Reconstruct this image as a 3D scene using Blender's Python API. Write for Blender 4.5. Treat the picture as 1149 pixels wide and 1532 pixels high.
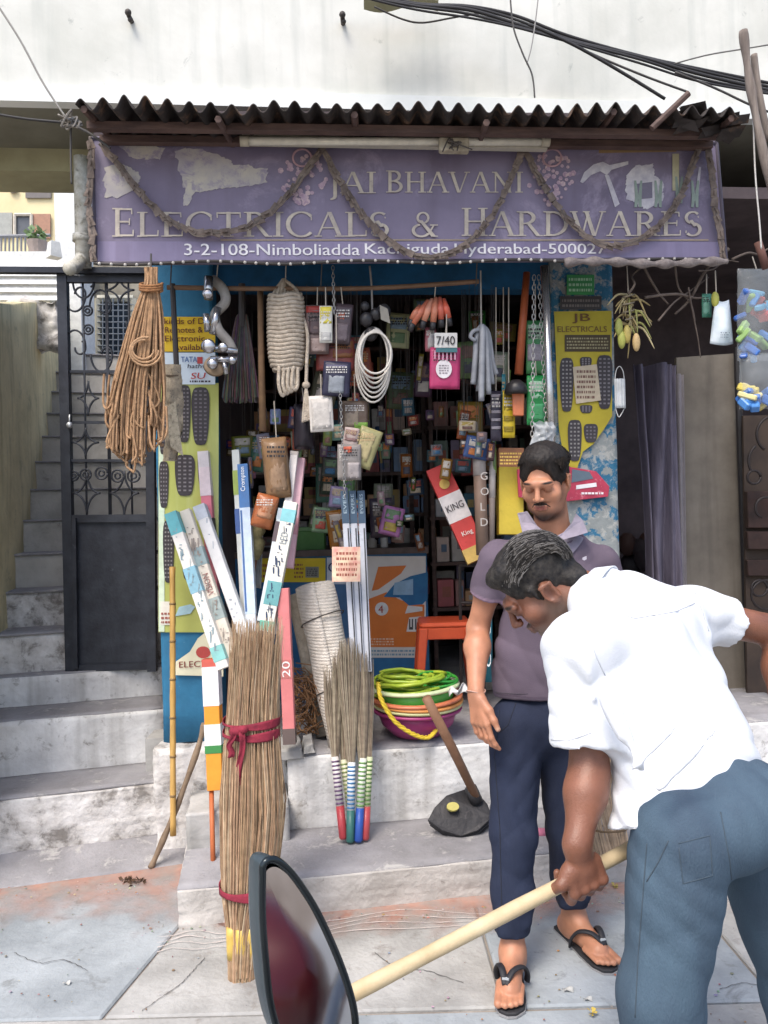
import bpy, bmesh, math, random
import numpy as np
from mathutils import Vector, Matrix, noise as mnoise

for _o in list(bpy.data.objects): bpy.data.objects.remove(_o)
scene = bpy.context.scene
COL = scene.collection
RND = random.Random(7)

# ---------------------------------------------------------------- camera
CAM_Z, FPX, CX, CY, ROLL = 1.5, 1150.0, 574.5, 766.0, 0.026
cam_d = bpy.data.cameras.new('camera'); cam = bpy.data.objects.new('camera', cam_d); COL.objects.link(cam)
cam_d.sensor_fit = 'HORIZONTAL'; cam_d.sensor_width = 36.0; cam_d.lens = 36.0 * FPX / 1149.0
cam_d.clip_start = 0.02; cam_d.clip_end = 2000.0
_R = Vector((math.cos(ROLL), 0, -math.sin(ROLL))); _U = Vector((math.sin(ROLL), 0, math.cos(ROLL))); _B = Vector((0, -1, 0))
_m = Matrix((_R, _U, _B)).transposed().to_4x4(); _m.translation = Vector((0, 0, CAM_Z))
cam.matrix_world = _m
scene.camera = cam

# ---------------------------------------------------------------- sky, sun, exposure
SUN_EL, SUN_AZ = math.radians(58), math.radians(208)     # azimuth clockwise from +Y: sun behind the viewer, a little left
world = bpy.data.worlds.new('World'); scene.world = world; world.use_nodes = True
_nt = world.node_tree; _bg = _nt.nodes['Background']
_sky = _nt.nodes.new('ShaderNodeTexSky'); _sky.sky_type = 'NISHITA'; _sky.sun_disc = False
_sky.sun_elevation = SUN_EL; _sky.sun_rotation = SUN_AZ; _sky.dust_density = 3.0; _sky.air_density = 1.0; _sky.ozone_density = 1.0
_nt.links.new(_sky.outputs[0], _bg.inputs[0]); _bg.inputs[1].default_value = 0.138
sun_d = bpy.data.lights.new('sun', 'SUN'); sun_d.energy = 1.4; sun_d.angle = math.radians(24); sun_d.color = (1.0, 0.94, 0.85)
sun = bpy.data.objects.new('sun', sun_d); COL.objects.link(sun)
_sd = Vector((math.sin(SUN_AZ) * math.cos(SUN_EL), math.cos(SUN_AZ) * math.cos(SUN_EL), math.sin(SUN_EL)))
sun.rotation_euler = _sd.to_track_quat('Z', 'Y').to_euler(); sun.location = (0, -6, 12)
vs = scene.view_settings
vs.view_transform = 'Standard'; vs.look = 'None'; vs.gamma = 1.0; vs.exposure = 1.1; vs.use_curve_mapping = False
scene.cycles.use_denoising = True
scene.cycles.max_bounces = 6; scene.cycles.diffuse_bounces = 4; scene.cycles.glossy_bounces = 3
scene.cycles.transmission_bounces = 4; scene.cycles.transparent_max_bounces = 8

# ---------------------------------------------------------------- places: a point of the photograph at a given distance, height or on the house front
FS = math.tan(math.radians(5.5))          # the house front runs slightly away to the right
def ray(px, py):
    u = (px - CX) / FPX; v = (CY - py) / FPX
    return Vector((0, 1, 0)) + u * _R + v * _U
EYE = Vector((0, 0, CAM_Z))
def P(px, py, d): return EYE + ray(px, py) * d
def G(px, py, z=0.0):
    r = ray(px, py); return EYE + r * ((z - CAM_Z) / r.z)
def PF(px, py, d0):
    r = ray(px, py); return EYE + r * (d0 / (1 - FS * r.x))
def fy(x, d0): return d0 + FS * x
FX = Vector((1, FS, 0)).normalized(); FN = Vector((FS, -1, 0)).normalized(); UZ = Vector((0, 0, 1))

# ---------------------------------------------------------------- materials
MATS = {}
def rgb(h):
    if isinstance(h, (tuple, list)): return tuple(h)[:3]
    h = h.lstrip('#'); c = [int(h[i:i + 2], 16) / 255 for i in (0, 2, 4)]
    return tuple(x / 12.92 if x <= .04045 else ((x + .055) / 1.055) ** 2.4 for x in c)
def mat(name, c1, c2=None, scale=8.0, rough=.7, metal=0.0, bump=0.0, bscale=None, spots=None, spot_scale=30.0, spot_cut=.62,
        stretch=(1, 1, 1), spec=.4, detail=6.0, trans=0.0, alpha=1.0, coat=0.0, streak=None, streak_amt=.5, sheen=0.0, mixlo=.35, mixhi=.65, spot_amt=.7):
    """a procedural surface: two tones through noise, optional spots, vertical streaks and fine relief"""
    if name in MATS: return MATS[name]
    m = bpy.data.materials.new(name); MATS[name] = m; m.use_nodes = True
    nt = m.node_tree; N = nt.nodes; L = nt.links
    b = N['Principled BSDF']; c1 = rgb(c1); c2 = rgb(c2) if c2 else tuple(x * .82 for x in c1)
    tc = N.new('ShaderNodeTexCoord'); mp = N.new('ShaderNodeMapping'); mp.inputs['Scale'].default_value = stretch
    L.new(tc.outputs['Object'], mp.inputs[0])
    n = N.new('ShaderNodeTexNoise'); n.inputs['Scale'].default_value = scale; n.inputs['Detail'].default_value = detail
    n.inputs['Roughness'].default_value = .62
    L.new(mp.outputs[0], n.inputs['Vector'])
    r = N.new('ShaderNodeValToRGB'); r.color_ramp.elements[0].position = mixlo; r.color_ramp.elements[1].position = mixhi
    r.color_ramp.elements[0].color = (*c1, 1); r.color_ramp.elements[1].color = (*c2, 1)
    L.new(n.outputs['Fac'], r.inputs[0]); out = r.outputs[0]
    def over(fac_socket, colour, amt=1.0):
        nonlocal out
        mx = N.new('ShaderNodeMix'); mx.data_type = 'RGBA'
        if amt < 1:
            mm = N.new('ShaderNodeMath'); mm.operation = 'MULTIPLY'; mm.inputs[1].default_value = amt
            L.new(fac_socket, mm.inputs[0]); fac_socket = mm.outputs[0]
        L.new(fac_socket, mx.inputs['Factor']); L.new(out, mx.inputs[6]); mx.inputs[7].default_value = (*rgb(colour), 1)
        out = mx.outputs[2]
    if streak:
        mp2 = N.new('ShaderNodeMapping'); mp2.inputs['Scale'].default_value = (9, 9, .7); L.new(tc.outputs['Object'], mp2.inputs[0])
        n2 = N.new('ShaderNodeTexNoise'); n2.inputs['Scale'].default_value = 1.6; n2.inputs['Detail'].default_value = 5
        L.new(mp2.outputs[0], n2.inputs['Vector'])
        r2 = N.new('ShaderNodeValToRGB'); r2.color_ramp.elements[0].position = .5; r2.color_ramp.elements[1].position = .72
        L.new(n2.outputs['Fac'], r2.inputs[0]); over(r2.outputs[0], streak, streak_amt)
    if spots:
        n3 = N.new('ShaderNodeTexNoise'); n3.inputs['Scale'].default_value = spot_scale; n3.inputs['Detail'].default_value = 9
        n3.inputs['Roughness'].default_value = .72; n3.inputs['Distortion'].default_value = .4
        L.new(tc.outputs['Object'], n3.inputs['Vector'])
        r3 = N.new('ShaderNodeValToRGB'); r3.color_ramp.elements[0].position = spot_cut - .03; r3.color_ramp.elements[1].position = min(1, spot_cut + .07)
        L.new(n3.outputs['Fac'], r3.inputs[0]); over(r3.outputs[0], spots, spot_amt)
    L.new(out, b.inputs['Base Color'])
    b.inputs['Roughness'].default_value = rough; b.inputs['Metallic'].default_value = metal
    b.inputs['Specular IOR Level'].default_value = spec
    b.inputs['Transmission Weight'].default_value = trans; b.inputs['Alpha'].default_value = alpha
    b.inputs['Coat Weight'].default_value = coat; b.inputs['Sheen Weight'].default_value = sheen
    if bump:
        nb = N.new('ShaderNodeTexNoise'); nb.inputs['Scale'].default_value = bscale or scale * 4; nb.inputs['Detail'].default_value = 5
        L.new(mp.outputs[0], nb.inputs['Vector'])
        bp = N.new('ShaderNodeBump'); bp.inputs['Strength'].default_value = bump; bp.inputs['Distance'].default_value = .01
        L.new(nb.outputs['Fac'], bp.inputs['Height']); L.new(bp.outputs[0], b.inputs['Normal'])
    return m
def plain(c, rough=.55, metal=0.0, spec=.4, vary=.85):
    c = rgb(c); lum = .3 * c[0] + .55 * c[1] + .15 * c[2]; c = tuple(x * .86 + lum * .14 for x in c); key = 'tone_%03d_%03d_%03d_%d_%d' % (*(int(x * 999) for x in c), rough * 100, metal * 100)
    return mat(key, c, tuple(x * vary * .92 + .012 for x in c), 22, rough, metal, bump=.1, spec=spec, detail=9)
def attr_mat(name, rough=.5, bump=.15, bscale=220, sss=0.0, spec=.35, attr='col', nscale=30, namt=.12):
    """colour from a painted colour attribute, with a little noise on it"""
    if name in MATS: return MATS[name]
    m = bpy.data.materials.new(name); MATS[name] = m; m.use_nodes = True
    nt = m.node_tree; N = nt.nodes; L = nt.links; b = N['Principled BSDF']
    a = N.new('ShaderNodeAttribute'); a.attribute_name = attr
    tc = N.new('ShaderNodeTexCoord'); n = N.new('ShaderNodeTexNoise'); n.inputs['Scale'].default_value = nscale; n.inputs['Detail'].default_value = 5
    L.new(tc.outputs['Object'], n.inputs['Vector'])
    mr = N.new('ShaderNodeMapRange'); mr.inputs[3].default_value = 1 - namt; mr.inputs[4].default_value = 1 + namt; mr.inputs[1].default_value = .3; mr.inputs[2].default_value = .7
    L.new(n.outputs['Fac'], mr.inputs[0])
    mx = N.new('ShaderNodeMix'); mx.data_type = 'RGBA'; mx.blend_type = 'MULTIPLY'; mx.inputs['Factor'].default_value = 1
    L.new(a.outputs['Color'], mx.inputs[6]); L.new(mr.outputs[0], mx.inputs[7]); L.new(mx.outputs[2], b.inputs['Base Color'])
    b.inputs['Roughness'].default_value = rough; b.inputs['Specular IOR Level'].default_value = spec
    if sss:
        b.inputs['Subsurface Weight'].default_value = sss; b.inputs['Subsurface Radius'].default_value = (.012, .005, .003); b.inputs['Subsurface Scale'].default_value = .5
    if bump:
        nb = N.new('ShaderNodeTexNoise'); nb.inputs['Scale'].default_value = bscale; nb.inputs['Detail'].default_value = 4
        L.new(tc.outputs['Object'], nb.inputs['Vector'])
        bp = N.new('ShaderNodeBump'); bp.inputs['Strength'].default_value = bump; bp.inputs['Distance'].default_value = .004
        L.new(nb.outputs['Fac'], bp.inputs['Height']); L.new(bp.outputs[0], b.inputs['Normal'])
    return m

# ---------------------------------------------------------------- mesh builder
def V(*a): return Vector(a)
def basis(d):
    d = d.normalized(); a = UZ if abs(d.z) < .9 else Vector((1, 0, 0))
    x = d.cross(a).normalized(); y = d.cross(x).normalized()
    return x, y
class MB:
    def __init__(s): s.v = []; s.f = []; s.c = []
    def add(s, vs_, fs_, col=None):
        o = len(s.v); s.v += [tuple(p) for p in vs_]; s.f += [tuple(i + o for i in f) for f in fs_]
        s.c += [col] * len(vs_); return s
    def hexa(s, q0, q1, col=None):
        """two matching quads (lists of 4 points) joined to a closed block"""
        vs_ = list(q0) + list(q1)
        return s.add(vs_, [(3, 2, 1, 0), (4, 5, 6, 7), (0, 1, 5, 4), (1, 2, 6, 5), (2, 3, 7, 6), (3, 0, 4, 7)], col)
    def box(s, c, sx, sy, sz, ex=Vector((1, 0, 0)), ey=Vector((0, 1, 0)), ez=UZ, col=None):
        c = Vector(c); q = lambda k: [c + ex * (a * sx / 2) + ey * (b * sy / 2) + ez * (k * sz / 2) for a, b in ((-1, -1), (1, -1), (1, 1), (-1, 1))]
        return s.hexa(q(-1), q(1), col)
    def prism(s, pts, off, col=None):
        n = len(pts); pts = [Vector(p) for p in pts]; off = Vector(off)
        fs_ = [tuple(range(n - 1, -1, -1)), tuple(range(n, 2 * n))] + [(i, (i + 1) % n, n + (i + 1) % n, n + i) for i in range(n)]
        return s.add(pts + [p + off for p in pts], fs_, col)
    def tube(s, path, r, n=8, cap=True, closed=False, col=None, flat=1.0, updir=None):
        path = [Vector(p) for p in path]; m = len(path)
        rs = r if isinstance(r, (list, tuple)) else [r] * m
        if col is None and False: pass
        vs_, fs_ = [], []
        x = None
        for i, p in enumerate(path):
            if closed: d = path[(i + 1) % m] - path[i - 1]
            else: d = path[min(i + 1, m - 1)] - path[max(i - 1, 0)]
            if d.length < 1e-9: d = Vector((0, 0, 1))
            d.normalize()
            if x is None:
                if updir is not None: x = d.cross(Vector(updir)).normalized()
                else: x, _ = basis(d)
            x = (x - d * x.dot(d))
            if x.length < 1e-6: x, _ = basis(d)
            x.normalize(); y = d.cross(x)
            for k in range(n):
                a = 2 * math.pi * k / n
                vs_.append(p + x * (math.cos(a) * rs[i]) + y * (math.sin(a) * rs[i] * flat))
        segs = m if closed else m - 1
        for i in range(segs):
            j = (i + 1) % m
            for k in range(n):
                k2 = (k + 1) % n
                fs_.append((i * n + k, i * n + k2, j * n + k2, j * n + k))
        if cap and not closed:
            fs_.append(tuple(range(n - 1, -1, -1))); fs_.append(tuple((m - 1) * n + k for k in range(n)))
        return s.add(vs_, fs_, col)
    def bar(s, a, b, r, n=10, r2=None, col=None): return s.tube([a, b], [r, r if r2 is None else r2], n, col=col)
    def lathe(s, c, prof, n=24, ax=UZ, col=None, sx=1.0, sy=1.0, cap=True):
        """prof: list of (radius, height along ax)"""
        c = Vector(c); x, y = basis(ax); vs_, fs_ = [], []
        for r, h in prof:
            for k in range(n):
                a = 2 * math.pi * k / n; vs_.append(c + ax * h + x * (math.cos(a) * r * sx) + y * (math.sin(a) * r * sy))
        for i in range(len(prof) - 1):
            for k in range(n):
                k2 = (k + 1) % n; fs_.append((i * n + k, i * n + k2, (i + 1) * n + k2, (i + 1) * n + k))
        if cap: fs_.append(tuple(range(n - 1, -1, -1))); fs_.append(tuple((len(prof) - 1) * n + k for k in range(n)))
        return s.add(vs_, fs_, col)
    def ball(s, c, rx, ry=None, rz=None, n=10, m=7, col=None, ex=Vector((1, 0, 0)), ey=Vector((0, 1, 0)), ez=UZ):
        ry = rx if ry is None else ry; rz = rx if rz is None else rz; c = Vector(c); vs_ = [c - ez * rz]; fs_ = []
        for i in range(1, m):
            t = math.pi * i / m
            for k in range(n):
                a = 2 * math.pi * k / n
                vs_.append(c + ex * (rx * math.sin(t) * math.cos(a)) + ey * (ry * math.sin(t) * math.sin(a)) - ez * (rz * math.cos(t)))
        vs_.append(c + ez * rz); top = len(vs_) - 1
        for k in range(n):
            k2 = (k + 1) % n; fs_.append((0, 1 + k2, 1 + k)); fs_.append((top, 1 + (m - 2) * n + k, 1 + (m - 2) * n + k2))
            for i in range(m - 2): fs_.append((1 + i * n + k, 1 + i * n + k2, 1 + (i + 1) * n + k2, 1 + (i + 1) * n + k))
        return s.add(vs_, fs_, col)
    def sheet(s, fn, nu, nv, th=0.0, col=None):
        """grid of points fn(u,v), u,v in 0..1; th: thickness along fn's own normals"""
        g = [[Vector(fn(i / nu, j / nv)) for i in range(nu + 1)] for j in range(nv + 1)]
        vs_ = [p for row in g for p in row]; w = nu + 1
        fs_ = [(j * w + i, j * w + i + 1, (j + 1) * w + i + 1, (j + 1) * w + i) for j in range(nv) for i in range(nu)]
        if th:
            back = []
            for j in range(nv + 1):
                for i in range(nu + 1):
                    du = g[j][min(i + 1, nu)] - g[j][max(i - 1, 0)]; dv = g[min(j + 1, nv)][i] - g[max(j - 1, 0)][i]
                    nn = du.cross(dv); nn = nn.normalized() if nn.length > 1e-9 else Vector((0, 0, 1))
                    back.append(g[j][i] - nn * th)
            o = len(vs_); vs_ += back
            fs_ += [tuple(o + k for k in reversed(f)) for f in fs_[:nu * nv]]
            edge = [(0, i) for i in range(nu)] ; 
            for i in range(nu):
                a, b = i, i + 1; fs_.append((b, a, a + o, b + o))
                a, b = nv * w + i, nv * w + i + 1; fs_.append((a, b, b + o, a + o))
            for j in range(nv):
                a, b = j * w, (j + 1) * w; fs_.append((a, b, b + o, a + o))
                a, b = j * w + nu, (j + 1) * w + nu; fs_.append((b, a, a + o, b + o))
        return s.add(vs_, fs_, col)
def tag(o, label=None, cat=None, group=None, kind=None):
    if label: o['label'] = label
    if cat: o['category'] = cat
    if group: o['group'] = group
    if kind: o['kind'] = kind
    return o
def bevel_mesh(me, w, seg=1):
    bm = bmesh.new(); bm.from_mesh(me)
    bmesh.ops.bevel(bm, geom=[e for e in bm.edges], offset=w, segments=seg, affect='EDGES', profile=.6, clamp_overlap=True)
    bm.to_mesh(me); bm.free()
def part(name, mb, m, parent=None, smooth=False, bevel=0.0, label=None, kind=None, local=False):
    """one mesh object; its vertices are given in world space (or in the parent's own space when local)"""
    me = bpy.data.meshes.new(name); off = Vector((0, 0, 0)) if (parent is None or local) else W0(parent)
    me.from_pydata([(p[0] - off.x, p[1] - off.y, p[2] - off.z) for p in mb.v], [], mb.f)
    if any(c is not None for c in mb.c):
        at = me.attributes.new('col', 'FLOAT_COLOR', 'POINT')
        for i, c in enumerate(mb.c): at.data[i].color = (*(c or (.5, .5, .5)), 1)
    me.update()
    if bevel: bevel_mesh(me, bevel)
    if smooth:
        for p in me.polygons: p.use_smooth = True
    if isinstance(m, str): m = MATS[m]
    me.materials.append(m)
    o = bpy.data.objects.new(name, me); COL.objects.link(o)
    if parent is not None: o.parent = parent
    else:                                              # a thing that is one mesh: origin at its base
        if mb.v:
            a = np.array(mb.v); c = Vector((float(a[:, 0].mean()), float(a[:, 1].mean()), float(a[:, 2].min())))
            me.transform(Matrix.Translation(-c)); o.location = c
    if label: o['label'] = label
    if kind: o['kind'] = kind
    return o
def W0(o):
    p = Vector(o.location)
    while o.parent is not None: o = o.parent; p = p + Vector(o.location)
    return p
def thing(name, loc, label, cat, group=None, rz=0.0):
    o = bpy.data.objects.new(name, None); COL.objects.link(o); o.empty_display_size = .05
    o.location = Vector(loc); o.rotation_euler = (0, 0, rz)
    return tag(o, label, cat, group)
def single(name, mb, m, label, cat, group=None, smooth=False, bevel=0.0):
    return tag(part(name, mb, m, None, smooth, bevel), label, cat, group)
def structure(name, mb, m, smooth=False, parent=None, bevel=0.0):
    o = part(name, mb, m, parent, smooth, bevel)
    if parent is None: o['kind'] = 'structure'
    return o
def copy_thing(root, loc, rz=None, label=None, group=None):
    r = root.copy(); COL.objects.link(r); r.location = loc
    if rz is not None: r.rotation_euler = (0, 0, rz)
    tag(r, label, None, group)
    for ch in root.children:
        c = ch.copy(); COL.objects.link(c); c.parent = r
        for g in ch.children:
            d = g.copy(); COL.objects.link(d); d.parent = c
    return r
def jit(p, a): return Vector((p[0] + RND.uniform(-a, a), p[1] + RND.uniform(-a, a), p[2] + RND.uniform(-a, a)))
def bez(p, n=16):
    """smooth path through points (Catmull-Rom)"""
    p = [Vector(q) for q in p]; out = []
    for i in range(len(p) - 1):
        a, b, c, d = p[max(i - 1, 0)], p[i], p[i + 1], p[min(i + 2, len(p) - 1)]
        for k in range(n):
            t = k / n
            out.append(.5 * ((2 * b) + (c - a) * t + (2 * a - 5 * b + 4 * c - d) * t * t + (3 * b - a - 3 * c + d) * t ** 3))
    out.append(p[-1]); return out

# ---------------------------------------------------------------- flat print: built-in letters and drawn serif capitals
_TXT = {}
def text_polys(s):
    if s in _TXT: return _TXT[s]
    cu = bpy.data.curves.new('letters', 'FONT'); cu.body = s; cu.resolution_u = 3
    o = bpy.data.objects.new('letters', cu); COL.objects.link(o)
    bpy.context.view_layer.update()
    me = bpy.data.meshes.new_from_object(o.evaluated_get(bpy.context.evaluated_depsgraph_get()))
    vs_ = [(v.co.x, v.co.y) for v in me.vertices]; fs_ = [tuple(p.vertices) for p in me.polygons]
    bpy.data.objects.remove(o); bpy.data.curves.remove(cu); bpy.data.meshes.remove(me)
    a = np.array(vs_) if vs_ else np.zeros((1, 2)); a = a - a.min(0); w, h = a.max(0)
    _TXT[s] = ([tuple(p) for p in a], fs_, float(w) or 1, float(h) or 1); return _TXT[s]
def lettering(mb, s, origin, ex, ey, width=None, height=None, lift=None, col=None, bold=0):
    """print s with its lower left corner at origin, filling width and/or height along ex, ey (unit vectors)"""
    vs_, fs_, w, h = text_polys(s)
    if width is None: sx = sy = height / h
    elif height is None: sx = sy = width / w
    else: sx, sy = width / w, height / h
    nrm = ex.cross(ey).normalized(); lift = .0015 if lift is None else lift
    o = Vector(origin) + nrm * lift
    mb.add([o + ex * (x * sx) + ey * (y * sy) for x, y in vs_], fs_, col)
    for b in range(bold):
        k = (b + 1) * .012 * h * sy
        mb.add([o + nrm * .0002 * (b + 1) + ex * (x * sx + k) + ey * (y * sy) for x, y in vs_], fs_, col)
    return mb
# ================================================================ the setting
def roughen(o, cuts, amp, freq=7.0, seed=0.0, fine=0.0):
    """cut a mesh finer and wear its faces and edges with noise"""
    me = o.data; bm = bmesh.new(); bm.from_mesh(me)
    bmesh.ops.subdivide_edges(bm, edges=bm.edges[:], cuts=cuts, use_grid_fill=True)
    off = W0(o) + Vector((seed, seed * .7, 0)); bm.normal_update()
    for v in bm.verts:
        p = v.co + off
        d = mnoise.noise(p * freq) * amp + mnoise.noise(p * freq * 3.3) * amp * .5 + (mnoise.noise(p * freq * 9) * fine if fine else 0)
        v.co += v.normal * d
    bm.to_mesh(me); bm.free()
    for p in me.polygons: p.use_smooth = True
    return o
M_conc = mat('worn concrete', '#b3b1ae', '#95938f', 5, .85, bump=.35, bscale=45, spots='#6f6c68', spot_scale=26, spot_cut=.66)
M_riser = mat('cement riser', '#c2bdb8', '#a39e99', 7, .9, bump=.6, bscale=40, spots='#86807a', spot_scale=18, spot_cut=.6)
M_tread = mat('trodden concrete', '#99979a', '#7d7b7d', 4, .85, bump=.45, bscale=70, spots='#b9b6b2', spot_scale=8, spot_cut=.58, detail=10)
M_lime = mat('limewashed masonry', '#e2e1df', '#bfbdbb', 5, .9, bump=.5, bscale=38, spots='#7b766f', spot_scale=13, spot_cut=.59, streak='#96938e', streak_amt=.5)
M_limestone = mat('chipped limewash', '#dcd9d6', '#aba6a1', 9, .9, bump=.9, bscale=30, spots='#635d57', spot_scale=9, spot_cut=.55)
M_slab = mat('grey flagstone', '#a6acb0', '#868c90', 3.0, .75, bump=.35, bscale=55, spots='#757878', spot_scale=7, spot_cut=.60, detail=10)
M_slab2 = mat('pale flagstone', '#b0afac', '#8f8e8b', 3.4, .8, bump=.4, bscale=60, spots='#7d7771', spot_scale=8, spot_cut=.59, detail=10)
M_soil = mat('dusty ground', '#9a938b', '#7c746c', 6, .95, bump=.5, bscale=50)
M_wash = mat('red oxide wash', '#b58c7c', '#a3968e', 7, .9, bump=.25, bscale=40, spots='#a5705c', spot_scale=9, spot_cut=.58, mixlo=.42, mixhi=.62)
M_white_wall = mat('whitewashed wall', '#dadad4', '#c2c3bc', 1.6, .9, bump=.12, bscale=26, spots='#7f8683', spot_scale=9, spot_cut=.66, streak='#a9aea9', streak_amt=.4)
M_yellow_wall = mat('mossy yellow wall', '#ecdcae', '#cdbf94', 3, .95, bump=.4, bscale=24, streak='#8a8260', streak_amt=.4, spots='#a29c7c', spot_scale=5, spot_cut=.6)
M_gate = mat('painted gate metal', '#3d4048', '#2c2e35', 9, .5, .3, bump=.15, bscale=60, spots='#6b6e75', spot_scale=16, spot_cut=.67)
M_blue = mat('blue painted plaster', '#34799f', '#2b678a', 6, .7, bump=.25, bscale=40, spots='#a9bcc5', spot_scale=11, spot_cut=.66)
M_blue_worn = mat('flaking blue plaster', '#2f6785', '#868b8a', 13, .85, bump=.6, bscale=34, spots='#aaa9a3', spot_scale=20, spot_cut=.53, mixlo=.485, mixhi=.515, detail=10, spot_amt=.8, streak='#5d6668', streak_amt=.4)
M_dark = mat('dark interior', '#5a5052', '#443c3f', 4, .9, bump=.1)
M_dark_wood = mat('dark shelf wood', '#624d45', '#443430', 6, .7, stretch=(1, 1, 6), bump=.15)
M_soffit = mat('grey soffit', '#7f7e72', '#6c6a5e', 2.5, .9, bump=.1)
M_olive = mat('olive beam', '#a9a586', '#918d70', 3, .9, bump=.1)

# ---- ground, flagstones
g = MB(); g.add([(-150, -150, -.012), (150, -150, -.012), (150, 150, -.012), (-150, 150, -.012)], [(0, 1, 2, 3)])
ground = structure('ground', g, M_soil); 
def slab(pts, z=0.0, m=M_slab, k=0):
    pts = [Vector((p[0], p[1], -.04)) for p in pts]
    b = MB().prism(pts, (0, 0, .04 + z)); o = part('flagstone', b, m, ground, bevel=.006); return o
rows = [(2.318, 3.30), (1.72, 2.31), (1.12, 1.712), (.5, 1.112), (-.2, .492)]
_xs = [[-3.6, -2.7, -1.9, -.785, .31, 1.13, 2.0, 2.9, 3.8], [-3.2, -2.2, -1.2, -.15, .8, 1.7, 2.7, 3.6], [-3.3, -2.3, -1.4, -.4, .5, 1.5, 2.4, 3.4], [-3, -2, -1, 0, 1, 2, 3], [-3.1, -2.1, -1.2, -.1, .9, 1.9, 2.9]]
for ri, (a, b_) in enumerate(rows):
    for i in range(len(_xs[ri]) - 1):
        x0, x1 = _xs[ri][i] + .005, _xs[ri][i + 1] - .005
        sk = .0 if ri else .10
        def fr(x, y): return (x - sk * (2.86 - y) * (1.9 if x < 0 else -.3), y)
        dz = RND.uniform(-.002, .003)
        slab([fr(x0, a), fr(x1, a), fr(x1, b_ + RND.uniform(-.01, .004)), fr(x0, b_ + RND.uniform(-.01, .004))], dz, [M_slab, M_slab2][(i + ri) % 2])
# strip of red wash along the foot of the steps, chalk lines drawn on it
top = [(-60, 1318), (0, 1316), (110, 1310), (215, 1296), (284, 1268), (287, 1366), (440, 1360), (600, 1350), (760, 1336), (900, 1322), (1300, 1285)]
bot = [(1300, 1345), (1149, 1365), (1000, 1378), (850, 1388), (760, 1394), (640, 1400), (520, 1402), (430, 1408), (330, 1430), (270, 1440), (215, 1412), (150, 1392), (70, 1400), (0, 1405), (-60, 1405)]
wp = []
for seq in (top, bot):
    for (x0, y0), (x1, y1) in zip(seq, seq[1:]):
        for k in range(8):
            t = k / 8; w = G(x0 + (x1 - x0) * t, y0 + (y1 - y0) * t, .0045)
            if seq is bot: w.y += mnoise.noise(w * 9) * .035
            wp.append(w)
_t = [Vector(p) for p in wp[:len(top) * 8 - 8]]; _b = list(reversed([Vector(p) for p in wp[len(top) * 8 - 8:]]))
def _along(seq, u): f = u * (len(seq) - 1); i = min(len(seq) - 2, int(f)); return seq[i].lerp(seq[i + 1], f - i)
rw = MB(); rw.sheet(lambda u, v: _along(_t, u).lerp(_along(_b, u) + V(0, -.10, 0), v), 120, 14)
rw.c = [(max(0.0, 1 - (k // 121) / 14), 0, 0) for k in range(len(rw.v))]
m_ = M_wash; _n = m_.node_tree; _at = _n.nodes.new('ShaderNodeAttribute'); _at.attribute_name = 'col'; _sp = _n.nodes.new('ShaderNodeSeparateColor'); _n.links.new(_at.outputs['Color'], _sp.inputs[0])
_nz = _n.nodes.new('ShaderNodeTexNoise'); _nz.inputs['Scale'].default_value = 8; _nz.inputs['Detail'].default_value = 8; _tc = _n.nodes.new('ShaderNodeTexCoord'); _n.links.new(_tc.outputs['Object'], _nz.inputs['Vector'])
_ad = _n.nodes.new('ShaderNodeMath'); _ad.operation = 'ADD'; _n.links.new(_sp.outputs[0], _ad.inputs[0]); _n.links.new(_nz.outputs['Fac'], _ad.inputs[1])
_mr = _n.nodes.new('ShaderNodeMapRange'); _mr.inputs[1].default_value = .80; _mr.inputs[2].default_value = 1.5; _mr.inputs[4].default_value = .85; _n.links.new(_ad.outputs[0], _mr.inputs[0]); _n.links.new(_mr.outputs[0], _n.nodes['Principled BSDF'].inputs['Alpha'])
structure('red_wash', rw, M_wash)
M_chalk = plain('#cbbdb6', .95)
ch = MB()
for k, yy in enumerate((1378, 1384, 1390, 1397)):
    for (xa, xb, bend) in ((465, 735, -10), (235, 345, -3)):
        pts = []
        for i in range(26):
            t = i / 25; x = xa + (xb - xa) * t; base = yy + 14 - 36 * (x - 235) / 700 + (8 if x < 350 else 0)
            y = base + bend * math.sin(math.pi * t) + k * 1.5 + 2.5 * math.sin(t * 9 + k)
            pts.append(G(x, y, .0062))
        ch.tube([p + V(0, .004 * mnoise.noise(p * 30), 0) for p in pts], [.0008 + .0016 * abs(mnoise.noise(p * 14 + V(k, 0, 0))) * 2 for p in pts], 5, flat=.2, updir=UZ)
structure('chalk_line_drawing', ch, M_chalk)

# ---- side stair rising to the left behind the gate
SA = math.radians(15); SE = V(math.cos(SA), math.sin(SA), 0); SN = V(-math.sin(SA), math.cos(SA), 0)
A0 = G(100, 1315, 0)
def SP(u, n, z): q = A0 + SE * u + SN * n; return V(q.x, q.y, z)
stair = thing('side_stair', SP(0, .6, 0), 'limewashed concrete stair climbing behind the dark metal gate', 'stairs')
def step(u0, u1, n0, n1, z0, z1, m_front, name='step', slope=0.0, amp=.006, cuts=14, um=None):
    q0 = [SP(u0, n0, z0), SP(u1, n0, z0), SP(u1, n1, z0), SP(u0, n1, z0)]
    q1 = [SP(u0, n0, z1 - slope), SP(u1, n0, z1 - slope), SP(u1, n1, z1), SP(u0, n1, z1)]
    o = part(name, MB().hexa(q0, q1), m_front, stair)
    return roughen(o, cuts, amp, 7, fine=amp * .4)
step(-1.6, .60, -.02, .20, -.05, .065, M_tread, 'apron', slope=.06, amp=.008)
step(-1.6, .515, .19, .62, -.02, .290, M_limestone, amp=.013, cuts=26)
step(-1.6, .395, .50, .98, .10, .553, M_lime, amp=.006, cuts=20)
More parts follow.
